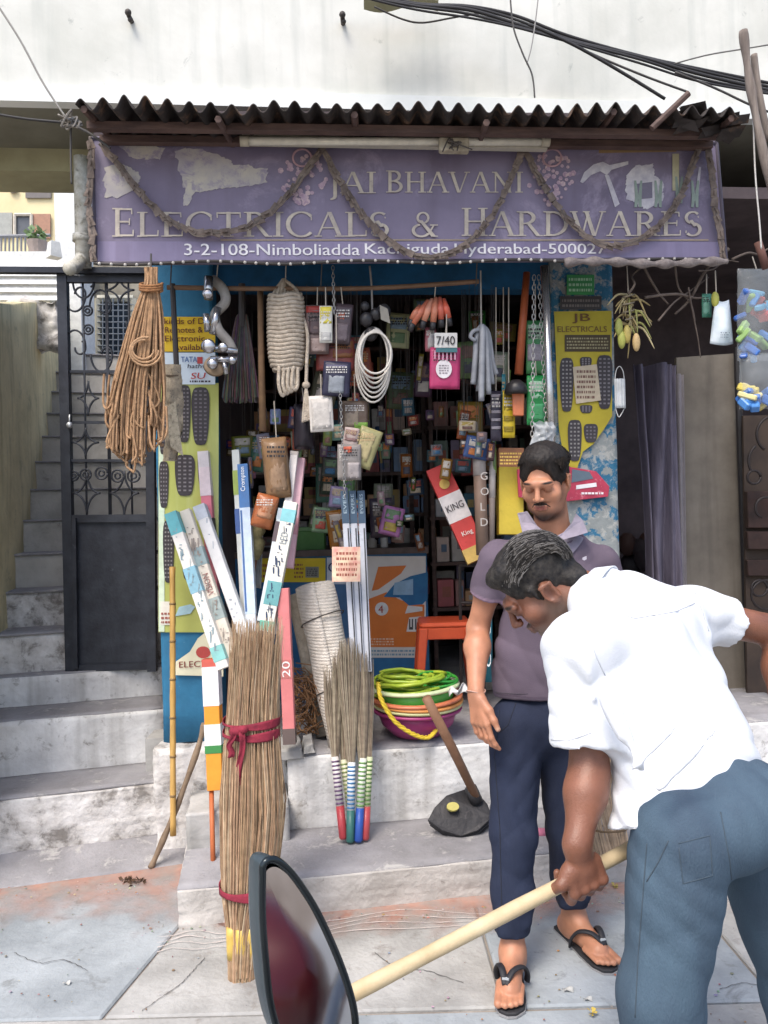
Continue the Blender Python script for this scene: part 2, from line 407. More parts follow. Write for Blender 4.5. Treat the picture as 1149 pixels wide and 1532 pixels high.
step(-1.6, .40, .80, 1.30, .2, .705, M_lime, amp=.005, cuts=16)
def tread(u0, u1, n0, n1, z, m=M_tread):
    b = MB().sheet(lambda a, c: SP(u0 + (u1 - u0) * a, n0 + (n1 - n0) * c, z + mnoise.noise(V(a * 6, c * 4, z * 9)) * .003 + (.004 if n0 < .3 else 0)), 24, 6, .012)
    part('tread', b, m, stair, smooth=True)
tread(-1.55, .50, .205, .51, .296); tread(-1.55, .385, .515, .81, .560); tread(-1.55, .39, .815, 1.1, .7115)
M_upper = mat('pale stair cement', '#c2bfb9', '#a5a29c', 5, .9, bump=.35, bscale=45, spots='#7f7b75', spot_scale=10, spot_cut=.6)
for i in range(11):
    z1 = .918 + .197 * i; n0 = .90 + .25 * i
    m_ = M_limestone if i < 2 else M_upper
    step(-.62, .55 if i < 9 else 1.5, n0, n0 + .32, z1 - .30, z1 - .012, m_, amp=.004, cuts=8)
    tread(-.62, .55, n0 - .012, n0 + .29, z1, M_tread)
# the yellow wall on the stair's left
yw = MB()
yw.hexa([SP(-.43, -.1, 0), SP(-.43, 5.2, 0), SP(-.63, 5.2, 0), SP(-.63, -.1, 0)], [SP(-.43, -.1, 2.36), SP(-.43, 5.2, 3.80), SP(-.63, 5.2, 3.80), SP(-.63, -.1, 2.36)])
o = single('stair_wall', yw, M_yellow_wall, 'mossy yellow plastered wall along the left of the stair', 'wall'); roughen(o, 18, .012, 4)
# stair-well back wall, drain pipes, small grilled window
sw = thing('stairwell_wall', PF(160, 900, 6.5), 'pale stained wall at the head of the stair behind the gate', 'wall')
M_pale = mat('pale stained plaster', '#b4ad9c', '#948c7c', 4, .95, bump=.3, bscale=22, streak='#5d574c', streak_amt=.6)
b = MB(); a_, c_ = PF(95, 700, 7.3), PF(330, 700, 7.3)
b.hexa([V(a_.x, a_.y, 2), V(c_.x, c_.y, 2), V(c_.x, c_.y + .2, 2), V(a_.x, a_.y + .2, 2)], [V(a_.x, a_.y, 4.0), V(c_.x, c_.y, 4.0), V(c_.x, c_.y + .2, 4.0), V(a_.x, a_.y + .2, 4.0)])
part('wall', b, M_pale, sw)
b = MB(); b.bar(PF(128, 380, 7.2), PF(131, 600, 7.2), .05, 10); part('drain_pipe', b, plain('#5a4a40'), sw, True)
b = MB(); b.bar(PF(113, 380, 7.22), PF(118, 600, 7.22), .03, 10); part('drain_pipe', b, plain('#8d7d70'), sw, True)
M_winframe = plain('#c9c4ae'); wf = MB()
wx0, wy0, wx1, wy1 = 146, 447, 200, 552
for (xa, ya, xb, yb) in ((wx0, wy0, wx1, wy0), (wx0, wy1, wx1, wy1), (wx0, wy0, wx0, wy1), (wx1, wy0, wx1, wy1)):
    wf.bar(PF(xa, ya, 7.23), PF(xb, yb, 7.23), .035, 6)
wfr = part('window_frame', wf, M_winframe, sw)
wp_ = MB(); q = [PF(x, y, 7.27) for x, y in ((wx0, wy1), (wx1, wy1), (wx1, wy0), (wx0, wy0))]; wp_.prism(q, (0, .02, 0)); part('window_pane', wp_, plain('#26384a', .2), sw)
gr = MB()
for i in range(1, 7): gr.bar(PF(wx0 + 54 * i / 7, wy0, 7.2), PF(wx0 + 54 * i / 7, wy1, 7.2), .006, 5)
for i in range(1, 12): gr.bar(PF(wx0, wy0 + 105 * i / 12, 7.2), PF(wx1, wy0 + 105 * i / 12, 7.2), .006, 5)
o = part('window_grille', gr, plain('#8e97a0'), sw); o['kind'] = 'stuff'

# ---- upper storey: overhanging white wall, soffit, beam
XSO = PF(235, 300, 4.0).x
up = thing('upper_storey', PF(575, 150, 3.9), 'overhanging whitewashed upper storey above the shop roof', 'building')
zb = PF(40, 153, 3.75).z
def fbox(x0, x1, d0, d1, z0, z1):
    return MB().hexa([V(x0, fy(x0, d0), z0), V(x1, fy(x1, d0), z0), V(x1, fy(x1, d1), z0), V(x0, fy(x0, d1), z0)], [V(x0, fy(x0, d0), z1), V(x1, fy(x1, d0), z1), V(x1, fy(x1, d1), z1), V(x0, fy(x0, d1), z1)])
o = part('wall', fbox(-5, 5, 3.762, 4.15, zb + .012, 4.35), M_white_wall, up); roughen(o, 24, .008, 2.0)
part('edge_band', fbox(-5.02, 5.02, 3.738, 3.80, zb, zb + .074), mat('band plaster', '#e4e6e4', '#d4d8d5', 3, .9, bump=.1), up)
part('soffit', fbox(-5, XSO, 3.80, 4.5, zb + .004, zb + .0115), M_soffit, up)
part('soffit', fbox(XSO + .002, 5, 3.80, 6.2, zb + .004, zb + .0115), M_soffit, up)
part('beam', fbox(-5, -.95, 4.22, 4.5, zb - .115, zb + .004), M_olive, up)
# two hooks sticking out of the white wall
for (hx, hy) in ((196, 30), (513, 33)):
    b = MB(); p = PF(hx, hy, 3.75); b.bar(p + V(0, .05, 0), p + V(0, -.035, 0), .011, 8); b.ball(p + V(0, -.04, .01), .016, n=8, m=6); b.ball(p + V(.004, -.022, -.012), .013, n=8, m=6)
    single('wall_hook', b, plain('#4a4441', .6, .4), ('left' if hx < 300 else 'right') + ' of two dark iron hooks sticking out of the white wall', 'hook', 'iron hooks in the white wall', smooth=True)

# ---- far left: the neighbouring house, white column, slatted white screen
nb = thing('neighbour_house', PF(20, 600, 10), 'cream neighbouring house with a red-brown shutter seen far left', 'house')
M_cream = mat('cream plaster', '#e4d6ad', '#d6c69b', 2, .9, bump=.05)
def far_rect(x0, y0, x1, y1, d, th): return MB().prism([PF(x0, y1, d), PF(x1, y1, d), PF(x1, y0, d), PF(x0, y0, d)], (0, th, 0))
part('wall', far_rect(-200, 225, 82, 700, 10, .3), M_cream, nb)
part('ventilator', far_rect(38, 277, 76, 296, 9.97, .02), plain('#77706d'), nb)
b = MB().lathe(PF(20, 283, 9.98), [(.055, 0), (.05, .02)], 14, V(0, -1, 0)); part('round_vent', b, plain('#8b8078'), nb)
wn = part('window', far_rect(22, 321, 47, 355, 9.97, .02), plain('#5d6067', .3), nb)
part('window_frame', MB().bar(PF(22, 321, 9.95), PF(22, 355, 9.95), .02, 6).bar(PF(47, 321, 9.95), PF(47, 355, 9.95), .02, 6).bar(PF(22, 321, 9.95), PF(47, 321, 9.95), .02, 6), plain('#cfc5b4'), wn)
part('shutter', far_rect(48, 320, 75, 356, 9.96, .02), plain('#b07f63'), nb)
part('window', far_rect(-14, 318, 18, 356, 9.97, .02), plain('#a9aaa2', .3), nb)
b = MB()
for i in range(14): b.bar(PF(-10 + i * 6, 354, 9.6), PF(-10 + i * 6, 376, 9.6), .012, 5)
b.bar(PF(-15, 354, 9.6), PF(75, 352, 9.6), .02, 6); part('railing', b, plain('#7c7f86'), nb, kind='stuff')
b = MB(); part('terrace', far_rect(-60, 376, 95, 390, 9.2, .8), plain('#dfe0dd'), nb)
lf = MB()
for i in range(90):
    c = PF(RND.uniform(44, 68), RND.uniform(345, 368), 9.4); d = jit((0, 0, 0), .05); e_ = jit((0, 0, 0), .05); lf.add([c, c + d, c + d + e_, c + e_], [(0, 1, 2, 3)])
o = single('potted_shrub', lf, plain('#7d9a63'), 'small green leafy shrub on the far-left terrace', 'plant'); 
pl_ = MB(); pl_.lathe(PF(56, 382, 9.4), [(.08, 0), (.12, .16), (.1, .16)], 12); part('pot', pl_, plain('#9d8d84'), o)
b = fbox(PF(81, 300, 6.6).x, PF(117, 300, 6.6).x, 6.6, 6.9, 1.0, PF(100, 250, 6.6).z); single('white_column', b, plain('#eceeec', .8), 'plain white square column beside the mildewed drain pipe', 'column')
M_pipe = mat('mildewed white pipe', '#d8d6cd', '#a39d8c', 16, .7, bump=.3, spots='#5d5a4e', spot_scale=22, spot_cut=.56)
p0, p1 = PF(122, 236, 4.1), PF(125, 400, 4.1)
dp = thing('drain_pipe', p1, 'mildewed white drain pipe beside the left end of the signboard', 'pipe')
part('pipe', MB().bar(p0, p1, .040, 14), M_pipe, dp, True)
part('collar', MB().bar(PF(123, 352, 4.1), PF(123, 362, 4.1), .048, 14), M_pipe, dp, True)
part('elbow', MB().tube(bez([PF(124, 375, 4.1), PF(121, 390, 4.08), PF(110, 400, 4.0), PF(104, 402, 3.95)], 6), .034, 12), M_pipe, dp, True)
scr = thing('slatted_screen', PF(40, 460, 6.0), 'bright white slatted screen behind the gate rail at far left', 'screen')
for i in range(7):
    y0 = 389 + i * 12
    part('slat', MB().hexa([PF(-70, y0 + 11.4, 6.2), PF(92, y0 + 12, 6.2), PF(92, y0 + 12, 6.22), PF(-70, y0 + 11.4, 6.22)], [PF(-70, y0 + .6, 6.23), PF(92, y0, 6.23), PF(92, y0, 6.25), PF(-70, y0 + .6, 6.25)]), plain('#eef0ef', .7), scr)
b = MB().lathe(PF(81, 386, 5.9), [(.062, 0), (.060, .02), (.045, .115), (.03, .12)], 4); single('plaster_cap', b, plain('#e3e4e0', .8), 'small white tapered plaster cap on the screen left of the drain pipe', 'cap')
b = fbox(PF(-60, 430, 5.6).x, PF(84, 430, 5.6).x, 5.6, 5.75, PF(40, 520, 5.6).z, PF(40, 448, 5.6).z); single('rubble_ledge', b, M_limestone, 'rough grey-white rubble ledge above the yellow stair wall', 'ledge'); roughen(bpy.data.objects['rubble_ledge'], 16, .05, 6)

# ---- the gate
gate = thing('metal_gate', P(165, 1008, 4.03), 'dark metal gate with scrollwork above and a solid lower panel', 'gate')
GD = 4.03
def gp(x, y, d=GD): return P(x, y, d)
def gpost(name, x0, y0, x1, y1, w, d=GD):
    b = MB(); a, c = gp(x0, y0, d), gp(x1, y1, d); ax = (c - a).normalized(); sx = V(0, 1, 0).cross(ax).normalized()
    mid = (a + c) / 2; b.box(mid, w, w * .8, (c - a).length, sx, V(0, 1, 0), ax); return part(name, b, M_gate, gate)
gpost('post', 94, 411, 107, 1006, .05); gpost('post', 224, 412, 228, 1004, .045)
gpost('post', 111, 775, 114, 1000, .02, GD - .03)
gpost('rail', 90, 418, 232, 418, .036); gpost('rail', 104, 776, 226, 775, .04); gpost('rail', 107, 999, 228, 996, .035)
for yy in (556, 632, 689): gpost('rail', 96 + (yy - 411) * .022, yy, 226, yy, .014)
o = part('panel', MB().prism([gp(108, 996), gp(224, 994), gp(222, 780), gp(105, 781)], (0, .006, 0)), M_gate, gate)
part('top_rail', MB().box((P(-80, 404, 4.0) + P(236, 406, 4.0)) / 2, (P(-80, 404, 4) - P(236, 406, 4)).length, .04, .030, (P(236, 406, 4.0) - P(-80, 404, 4.0)).normalized(), V(0, 1, 0)), M_gate, gate)
part('latch_ball', MB().ball(gp(104, 636, GD - .03), .017).bar(gp(104, 636, GD - .03), gp(104, 620, GD - .03), .004, 6), plain('#c9ccd0', .35, .6), gate, True)
sc = MB(); rr = .0055
def scroll(cx, cy, rx, ry, t0, t1, n=20, d=GD): sc.tube([gp(cx + rx * math.cos(t), cy + ry * math.sin(t), d) for t in [t0 + (t1 - t0) * i / n for i in range(n + 1)]], rr, 6)
def astroid(cx, cy, rx, ry):
    for k in range(4):
        a0 = k * math.pi / 2; sx_, sy_ = math.cos(a0 + math.pi / 4), math.sin(a0 + math.pi / 4)
        sx_ = 1 if sx_ > 0 else -1; sy_ = 1 if sy_ > 0 else -1
        sc.tube([gp(cx + sx_ * rx * (1 - math.sin(t)), cy + sy_ * ry * (1 - math.cos(t))) for t in [math.pi / 2 * i / 8 for i in range(9)]], rr, 6)
astroid(179, 434, 22, 20); astroid(132, 596, 16, 26); astroid(190, 596, 16, 26); astroid(128, 662, 20, 22); astroid(180, 662, 20, 22)
astroid(130, 738, 20, 32); astroid(186, 738, 22, 34)
for (cx, cy, r) in ((131, 465, 7), (132, 493, 7), (128, 710, 8), (152, 708, 9), (176, 712, 9), (200, 712, 9), (110, 712, 7)):
    scroll(cx, cy, r, r, 0, 2 * math.pi); scroll(cx, cy, r * .45, r * .45, 0, 2 * math.pi, 12)
for (cx, cy, sx_) in ((112, 440, 1), (112, 520, -1), (150, 460, -1), (152, 530, 1), (205, 480, 1), (205, 530, -1), (125, 420, 1)):
    scroll(cx, cy, 16, 26, 0, sx_ * math.pi, 14); scroll(cx + 8, cy, 8, 10, math.pi, math.pi * (1 + 1.4 * sx_), 12)
for x_ in (124, 158, 160, 192): sc.bar(gp(x_, 424), gp(x_ + 6, 775), rr, 6)
part('scrollwork', sc, M_gate, gate, True, kind='stuff')

# ---- shop front steps and platform
PA = math.radians(9); PE = V(math.cos(PA), math.sin(PA), 0); PN = V(-math.sin(PA), math.cos(PA), 0)
B0 = G(600, 1358, 0)
def PP(u, n, z): q = B0 + PE * u + PN * n; return V(q.x, q.y, z)
def u_of(px, py, z): q = G(px, py, z) - B0; return q.dot(PE), q.dot(PN)
plat = thing('shop_steps', PP(0, .5, 0), 'broad worn whitewashed steps and platform in front of the shop', 'steps')
def pblock(name, u0, u1, n0, n1, z0, z1, m, amp=.006, cuts=24, skew0=0.0):
    q = lambda z: [PP(u0 - skew0, n0, z), PP(u1, n0, z), PP(u1, n1, z), PP(u0, n1, z)]
    return roughen(part(name, MB().hexa(q(z0), q(z1)), m, plat), cuts, amp, 6, fine=amp * .4)
uL, nL = u_of(258, 1348, .14)
pblock('lower_step', uL, 2.2, .02, .52, -.03, .135, M_riser, amp=.008, cuts=30, skew0=-.01)
def ptread(u0, u1, n0, n1, z, m):
    part('tread', MB().sheet(lambda a, c: PP(u0 + (u1 - u0) * a, n0 + (n1 - n0) * c, z + mnoise.noise(V(a * 9, c * 4, z * 9)) * .003), 40, 8, .012), m, plat, smooth=True)
ptread(uL + .008, 2.2, .026, .47, .143, M_tread)
uM, nM = u_of(433, 1240, .14); uB, nB_ = u_of(285, 1250, .14)
pblock('upper_step', uM, 2.2, .46, 1.0, .05, .452, M_lime, amp=.008, cuts=30)
ptread(uM + .01, 2.2, .47, 1.4, .461, M_tread)
pblock('side_block', uB, uM - .004, .36, .80, .05, .285, M_conc, amp=.006)
pblock('back_block', uB + .02, uM - .002, .64, 1.2, .05, .43, M_lime, amp=.008)
ptread(uB + .025, uM, .65, 1.2, .44, M_conc)
b = MB(); 
for (u0, u1, n0, n1, z) in ((uM - .13, uM + .07, .43, .66, .452), (uM + .065, uM + .12, .44, .60, .468)):
    o = part('loose_stone', MB().hexa([PP(u0, n0, z), PP(u1, n0 + .01, z), PP(u1, n1, z), PP(u0, n1, z)], [PP(u0 + .01, n0 + .01, z + .035), PP(u1 - .01, n0 + .015, z + .04), PP(u1 - .01, n1, z + .045), PP(u0 + .01, n1, z + .04)]), M_conc, plat); roughen(o, 6, .008, 14)

# ---- the shop: floor, walls, ceiling, pillars
XL, XR = PF(322, 800, 3.75).x, PF(835, 800, 3.75).x
shop = thing('shop_room', V(0, 4.6, .46), 'small dark hardware shop room with blue door pillars', 'shop')
part('floor', fbox(XL - .35, XR + .35, 3.75, 6.0, .30, .455), M_conc, shop)
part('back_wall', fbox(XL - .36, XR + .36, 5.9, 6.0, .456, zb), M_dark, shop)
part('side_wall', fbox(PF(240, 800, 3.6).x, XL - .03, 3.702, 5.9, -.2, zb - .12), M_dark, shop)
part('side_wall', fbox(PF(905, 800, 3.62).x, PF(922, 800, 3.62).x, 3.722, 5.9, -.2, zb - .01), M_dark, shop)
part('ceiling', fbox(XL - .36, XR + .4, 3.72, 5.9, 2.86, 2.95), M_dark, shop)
x0, x1 = PF(237, 800, 3.6).x, PF(326, 800, 3.6).x
o = part('pillar', fbox(x0, x1, 3.6, 3.70, .472, 2.86), M_blue, shop); roughen(o, 14, .003, 6)
o = part('pillar_base', fbox(x0 - .015, x1 + .06, 3.5, 3.98, -.02, .47), M_limestone, shop); roughen(o, 18, .012, 6, fine=.004)
x2, x3 = PF(833, 800, 3.62).x, PF(926, 800, 3.62).x
o = part('pillar', fbox(x2, x3, 3.62, 3.72, .1, 2.86), M_blue_worn, shop); roughen(o, 14, .003, 6)
part('lintel', fbox(x1 + .002, x2 - .002, 3.64, 3.74, PF(575, 432, 3.64).z, 2.858), mat('dim blue lintel', '#1d5c86', '#164867', 6, .8, bump=.2), shop)
# ---- the dark unit to the right
ru = thing('neighbour_unit', V(PF(1050, 700, 4.2).x, 4.6, 0), 'dark open unit with a curtain right of the shop', 'room')
xr0, xr1 = x3 + .005, 3.6
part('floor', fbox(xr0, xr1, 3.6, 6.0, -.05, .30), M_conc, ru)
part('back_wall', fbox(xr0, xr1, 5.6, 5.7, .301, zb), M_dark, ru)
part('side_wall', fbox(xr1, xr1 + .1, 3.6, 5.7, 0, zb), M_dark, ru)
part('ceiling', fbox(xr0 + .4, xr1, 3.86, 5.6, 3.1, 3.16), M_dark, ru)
# ================================================================ signboard, roof, wires
def stroke_font():
    F = {}
    TK, TN, SR = .15, .065, .045
    def q(x0, y0, x1, y1, w): return [(x0 - w / 2, y0), (x0 + w / 2, y0), (x1 + w / 2, y1), (x1 - w / 2, y1)]
    def h(x0, x1, y, w): return [(x0, y - w / 2), (x1, y - w / 2), (x1, y + w / 2), (x0, y + w / 2)]
    def sf(x, y, w=.36): return h(x - w / 2, x + w / 2, y + (SR / 2 if y < .5 else -SR / 2), SR)
    def tip(x, y, up): return [(x - .02, y), (x + .02, y), (x + .03, y + up), (x - .012, y + up)]
    def arc(cx, cy, rx, ry, a0, a1, n=14, tk=TK, tn=TN):
        out = []
        for i in range(n):
            pr = []
            for a in (a0 + (a1 - a0) * i / n, a0 + (a1 - a0) * (i + 1) / n):
                a = math.radians(a); w = tn + (tk - tn) * abs(math.cos(a)) ** 1.5
                pr.append(((cx + (rx - w / 2) * math.cos(a), cy + (ry - w / 2) * math.sin(a)), (cx + (rx + w / 2) * math.cos(a), cy + (ry + w / 2) * math.sin(a))))
            out.append([pr[0][0], pr[0][1], pr[1][1], pr[1][0]])
        return out
    st = lambda x: [q(x, 0, x, 1, TK), sf(x, 0), sf(x, 1)]
    F['I'] = (st(.2), .4)
    F['J'] = ([q(.25, -.12, .25, 1, TK), sf(.25, 1)] + arc(.06, -.12, .19, .16, -90, 0, 8), .42)
    F['E'] = (st(.2) + [h(.2, .70, .955, .06), h(.2, .62, .52, .06), h(.2, .74, .045, .06), tip(.69, .98, -.2), tip(.74, .02, .22), tip(.61, .40, .24)], .80)
    F['L'] = (st(.2) + [h(.2, .74, .045, .06), tip(.74, .02, .24)], .78)
    F['T'] = ([q(.45, 0, .45, 1, TK), sf(.45, 0), h(.04, .86, .955, .065), tip(.05, .98, -.22), tip(.85, .98, -.22)], .90)
    F['H'] = (st(.2) + st(.82) + [h(.2, .82, .52, .06)], 1.02)
    F['D'] = (st(.2) + arc(.32, .5, .56, .47, -90, 90) + [h(.12, .34, .955, .07), h(.12, .34, .045, .07)], .98)
    F['B'] = (st(.2) + arc(.36, .75, .28, .22, -90, 90) + arc(.38, .27, .34, .24, -90, 90) + [h(.2, .4, .955, .06), h(.2, .4, .52, .05), h(.2, .4, .045, .06)], .82)
    F['R'] = (st(.2) + arc(.36, .74, .30, .23, -90, 90) + [h(.2, .4, .955, .06), h(.2, .42, .51, .05), [(.40, .50), (.54, .50), (.92, .0), (.76, .0)], h(.76, 1.0, .02, .04)], .95)
    F['C'] = (arc(.54, .5, .46, .49, 42, 318, 22) + [tip(.88, .84, -.2 + .02), tip(.88, .18, -.06)], .98)
    F['S'] = (arc(.36, .74, .25, .23, 40, 250, 16, .12) + arc(.36, .27, .27, .25, -140, 72, 16, .13) + [[(.22, .62), (.34, .66), (.52, .42), (.40, .38)], tip(.56, .80, -.06), tip(.10, .12, .1)], .70)
    F['A'] = ([q(.07, 0, .45, 1, TN), q(.84, 0, .47, 1, TK), h(.2, .68, .36, .05), sf(.09, 0, .26), sf(.84, 0, .34)], .94)
    F['V'] = ([q(.45, 0, .12, 1, TK), q(.49, 0, .84, 1, TN), sf(.12, 1, .34), sf(.84, 1, .26)], .94)
    F['N'] = ([q(.16, 0, .16, 1, TN), q(.84, 0, .84, 1, TN), q(.84, .0, .14, 1, TK), sf(.16, 0, .28), sf(.84, 1, .28), sf(.10, 1, .2)], 1.0)
    F['W'] = ([q(.42, 0, .12, 1, TK), q(.45, 0, .66, .9, TN), q(.90, 0, .60, 1, TK), q(.93, 0, 1.22, 1, TN), sf(.12, 1, .3), sf(.60, 1, .26), sf(1.22, 1, .26)], 1.34)
    F['&'] = (arc(.42, .76, .2, .21, 0, 360, 18, .09) + arc(.36, .25, .30, .24, 100, 330, 18, .12) + [[(.26, .66), (.40, .66), (.92, .0), (.74, .0)], [(.60, .12), (.66, .10), (.86, .46), (.80, .48)], h(.68, .98, .47, .05), h(.72, .98, .02, .04)], 1.0)
    return F
SERIF = stroke_font()
SD = 3.25
def SG(x, y, lift=0.0): return PF(x, y, SD - lift)
def serif_word(mb, word, xs, y_top, y_bot, big_first=0.0, lift=.004):
    """xs = (left, right) in picture units on the sign"""
    tot = sum(SERIF[c][1] for c in word) + .06 * (len(word) - 1); k = (xs[1] - xs[0]) / tot; x = xs[0]; H = y_bot - y_top
    for i, c in enumerate(word):
        g, w = SERIF[c]; hh = H + (big_first if i == 0 else 0)
        for j, poly in enumerate(g):
            mb.add([SG(x + px * k, y_bot - py * hh, lift + j * .00012) for px, py in poly], [tuple(range(len(poly)))])
        x += (w + .06) * k
M_sign = mat('faded purple vinyl', '#80778c', '#6f667b', 2.6, .6, bump=.08, spots='#968ca0', spot_scale=4, spot_cut=.58, streak='#5f5664', streak_amt=.35, detail=9)
M_sign_low = mat('faded purple band', '#857c98', '#766c86', 3, .5, bump=.05, streak='#9990b0', streak_amt=.5)
M_cream = mat('weathered cream print', '#c5bbab', '#a39990', 16, .7, spots='#85798a', spot_scale=30, spot_cut=.62, detail=9)
M_cream_patch = mat('bleached patch', '#bdb6a6', '#a09aa0', 9, .7, spots='#857b95', spot_scale=16, spot_cut=.54, detail=10)
sb = thing('signboard', SG(610, 392), 'faded purple shop signboard with cream serif lettering under the tin roof', 'signboard')
cor = [(137, 207), (1072, 214), (1086, 387), (143, 394)]
bd = MB().prism([SG(*c, .0) for c in reversed(cor)], V(0, .03, 0)); part('board', bd, M_sign, sb)
part('lower_band', MB().prism([SG(x, y, .0016) for x, y in ((146, 391), (1083, 385), (1081, 362), (146, 361))], V(0, .0012, 0)), M_sign_low, sb)
part('rule', MB().prism([SG(x, y, .003) for x, y in ((330, 360), (1060, 360), (1060, 358), (330, 358))], V(0, .001, 0)), plain('#a49078'), sb)
L1 = MB(); serif_word(L1, 'JAI', (492, 563), 257, 289); part('lettering', L1, M_cream, sb)
L1 = MB(); serif_word(L1, 'BHAVANI', (577, 783), 257, 288, 2); part('lettering', L1, M_cream, sb)
L1 = MB(); serif_word(L1, 'ELECTRICALS', (167, 582), 317, 354, 6); part('lettering', L1, M_cream, sb)
L1 = MB(); serif_word(L1, '&', (616, 656), 317, 354); part('lettering', L1, M_cream, sb)
L1 = MB(); serif_word(L1, 'HARDWARES', (690, 1050), 316, 353, 5); part('lettering', L1, M_cream, sb)
for txt, xa, xb in (('3-2-108-Nimboliadda', 276, 538), ('Kachiguda', 546, 672), ('Hyderabad-500027', 680, 906)):
    L1 = MB(); oo = SG(xa, 382.5 - (xa - 276) * .0016 + (3.2 if 'g' in txt or 'y' in txt else 0)); xx = (SG(xb, 381.5) - SG(xa, 381.5)); lettering(L1, txt, oo, xx.normalized(), UZ, xx.length, .048 + (.010 if 'g' in txt or 'y' in txt else 0), .005, bold=2)
    part('lettering', L1, plain('#e5e2e4', .6), sb)
# bleached, peeling areas and the faded pictures printed on the sign
def blob(pts, lift, m, name, amp=4.5, n=14):
    out = []
    for (a, b_) in zip(pts, pts[1:] + pts[:1]):
        for k in range(n):
            t = k / n; x = a[0] + (b_[0] - a[0]) * t; y = a[1] + (b_[1] - a[1]) * t
            w = mnoise.noise(V(x * .11, y * .11, 3)) * amp + mnoise.noise(V(x * .35, y * .35, 7)) * amp * .5 + mnoise.noise(V(x * .9, y * .9, 2)) * amp * .3
            out.append((x + w, y - w * .7))
    bm_ = MB().prism([SG(x, y, lift) for x, y in reversed(out)], V(0, .0006, 0)); return part(name, bm_, m, sb)
blob([(262, 226), (285, 220), (330, 232), (352, 246), (400, 252), (398, 274), (372, 277), (330, 282), (290, 288), (283, 306), (277, 306), (275, 280)], .0022, M_cream_patch, 'peeled_patch')
blob([(172, 216), (215, 213), (246, 222), (240, 238), (205, 238)], .0022, M_cream_patch, 'peeled_patch')
blob([(156, 250), (180, 244), (212, 262), (200, 284), (176, 296), (156, 294)], .0022, M_cream_patch, 'peeled_patch')
M_pink = mat('faded flower print', '#b09aa6', '#9a7f93', 40, .6, spots='#c9b3ac', spot_scale=60, spot_cut=.52)
for (cx, w) in ((452, 34), (826, 32)):
    e_ = MB(); rg = random.Random(cx)
    for i in range(70):
        t = rg.random(); y = 232 + t * 74; hw = (20 + 16 * math.sin(t * 3.1)) * (1 - .75 * max(0, t - .62) / .38)
        x = cx + rg.uniform(-hw, hw); r = rg.uniform(2.2, 4.6); ph = rg.random() * 6
        e_.add([SG(x + r * math.cos(ph + k * math.pi / 3), y + r * math.sin(ph + k * math.pi / 3), .0026 + i * .00002) for k in range(6)], [(5, 4, 3, 2, 1, 0)])
    part('flower_emblem', e_, M_pink, sb, kind='stuff')
    rg_ = MB(); rg_.tube([SG(cx + 14 * math.cos(a), 236 + 13 * math.sin(a), .005) for a in [i * .2618 for i in range(24)]], .0045, 5, closed=True, flat=.3, updir=FN); part('emblem_ring', rg_, plain('#b98f96'), sb)
M_tool = mat('faded tool print', '#c6c2c4', '#a9a5b0', 30, .6); M_tool_dk = plain('#746d80')
def flat(pts, lift, m, name): return part(name, MB().prism([SG(x, y, lift) for x, y in reversed(pts)], V(0, .0006, 0)), m, sb)
flat([(868, 272), (874, 258), (888, 246), (902, 242), (912, 247), (940, 241), (940, 246), (915, 254), (908, 262), (898, 256), (884, 262), (872, 274)], .0026, M_tool, 'hammer_head_print')
flat([(905, 262), (911, 262), (927, 305), (920, 310)], .0028, M_tool, 'hammer_handle_print')
blob([(938, 262), (950, 248), (975, 246), (978, 262), (992, 270), (992, 300), (970, 312), (948, 306), (935, 285)], .0026, M_tool, 'tool_bag_print')
flat([(952, 275), (976, 272), (976, 296), (956, 298)], .0040, M_tool_dk, 'tool_bag_print')
for (x, y) in ((955, 296), (985, 296), (1016, 290), (1040, 296)):
    flat([(x - 6, y - 26), (x - 3, y - 26), (x, y - 4), (x + 3, y - 26), (x + 6, y - 26), (x + 5, y), (x + 5, y + 14), (x + 1, y + 14), (x, y + 2), (x - 2, y + 14), (x - 6, y + 14), (x - 5, y)], .0046, plain('#8a9a8e'), 'pliers_print')
flat([(1006, 230), (1016, 230), (1016, 285), (1006, 285)], .0042, plain('#b7b08a'), 'tool_print'); flat([(1046, 250), (1049, 250), (1044, 300), (1038, 300)], .0026, M_tool, 'tool_print')
flat([(896, 224), (1012, 222), (1012, 227), (896, 229)], .0026, plain('#9a7a4c'), 'tool_print')
# tape and torn rims
b = MB()
for a_, c_ in ((cor[0], cor[1]), (cor[1], cor[2]), (cor[2], cor[3]), (cor[3], cor[0])): b.bar(SG(*a_), SG(*c_), .008, 6)
part('rim', b, plain('#57505f', .6, .3), sb)

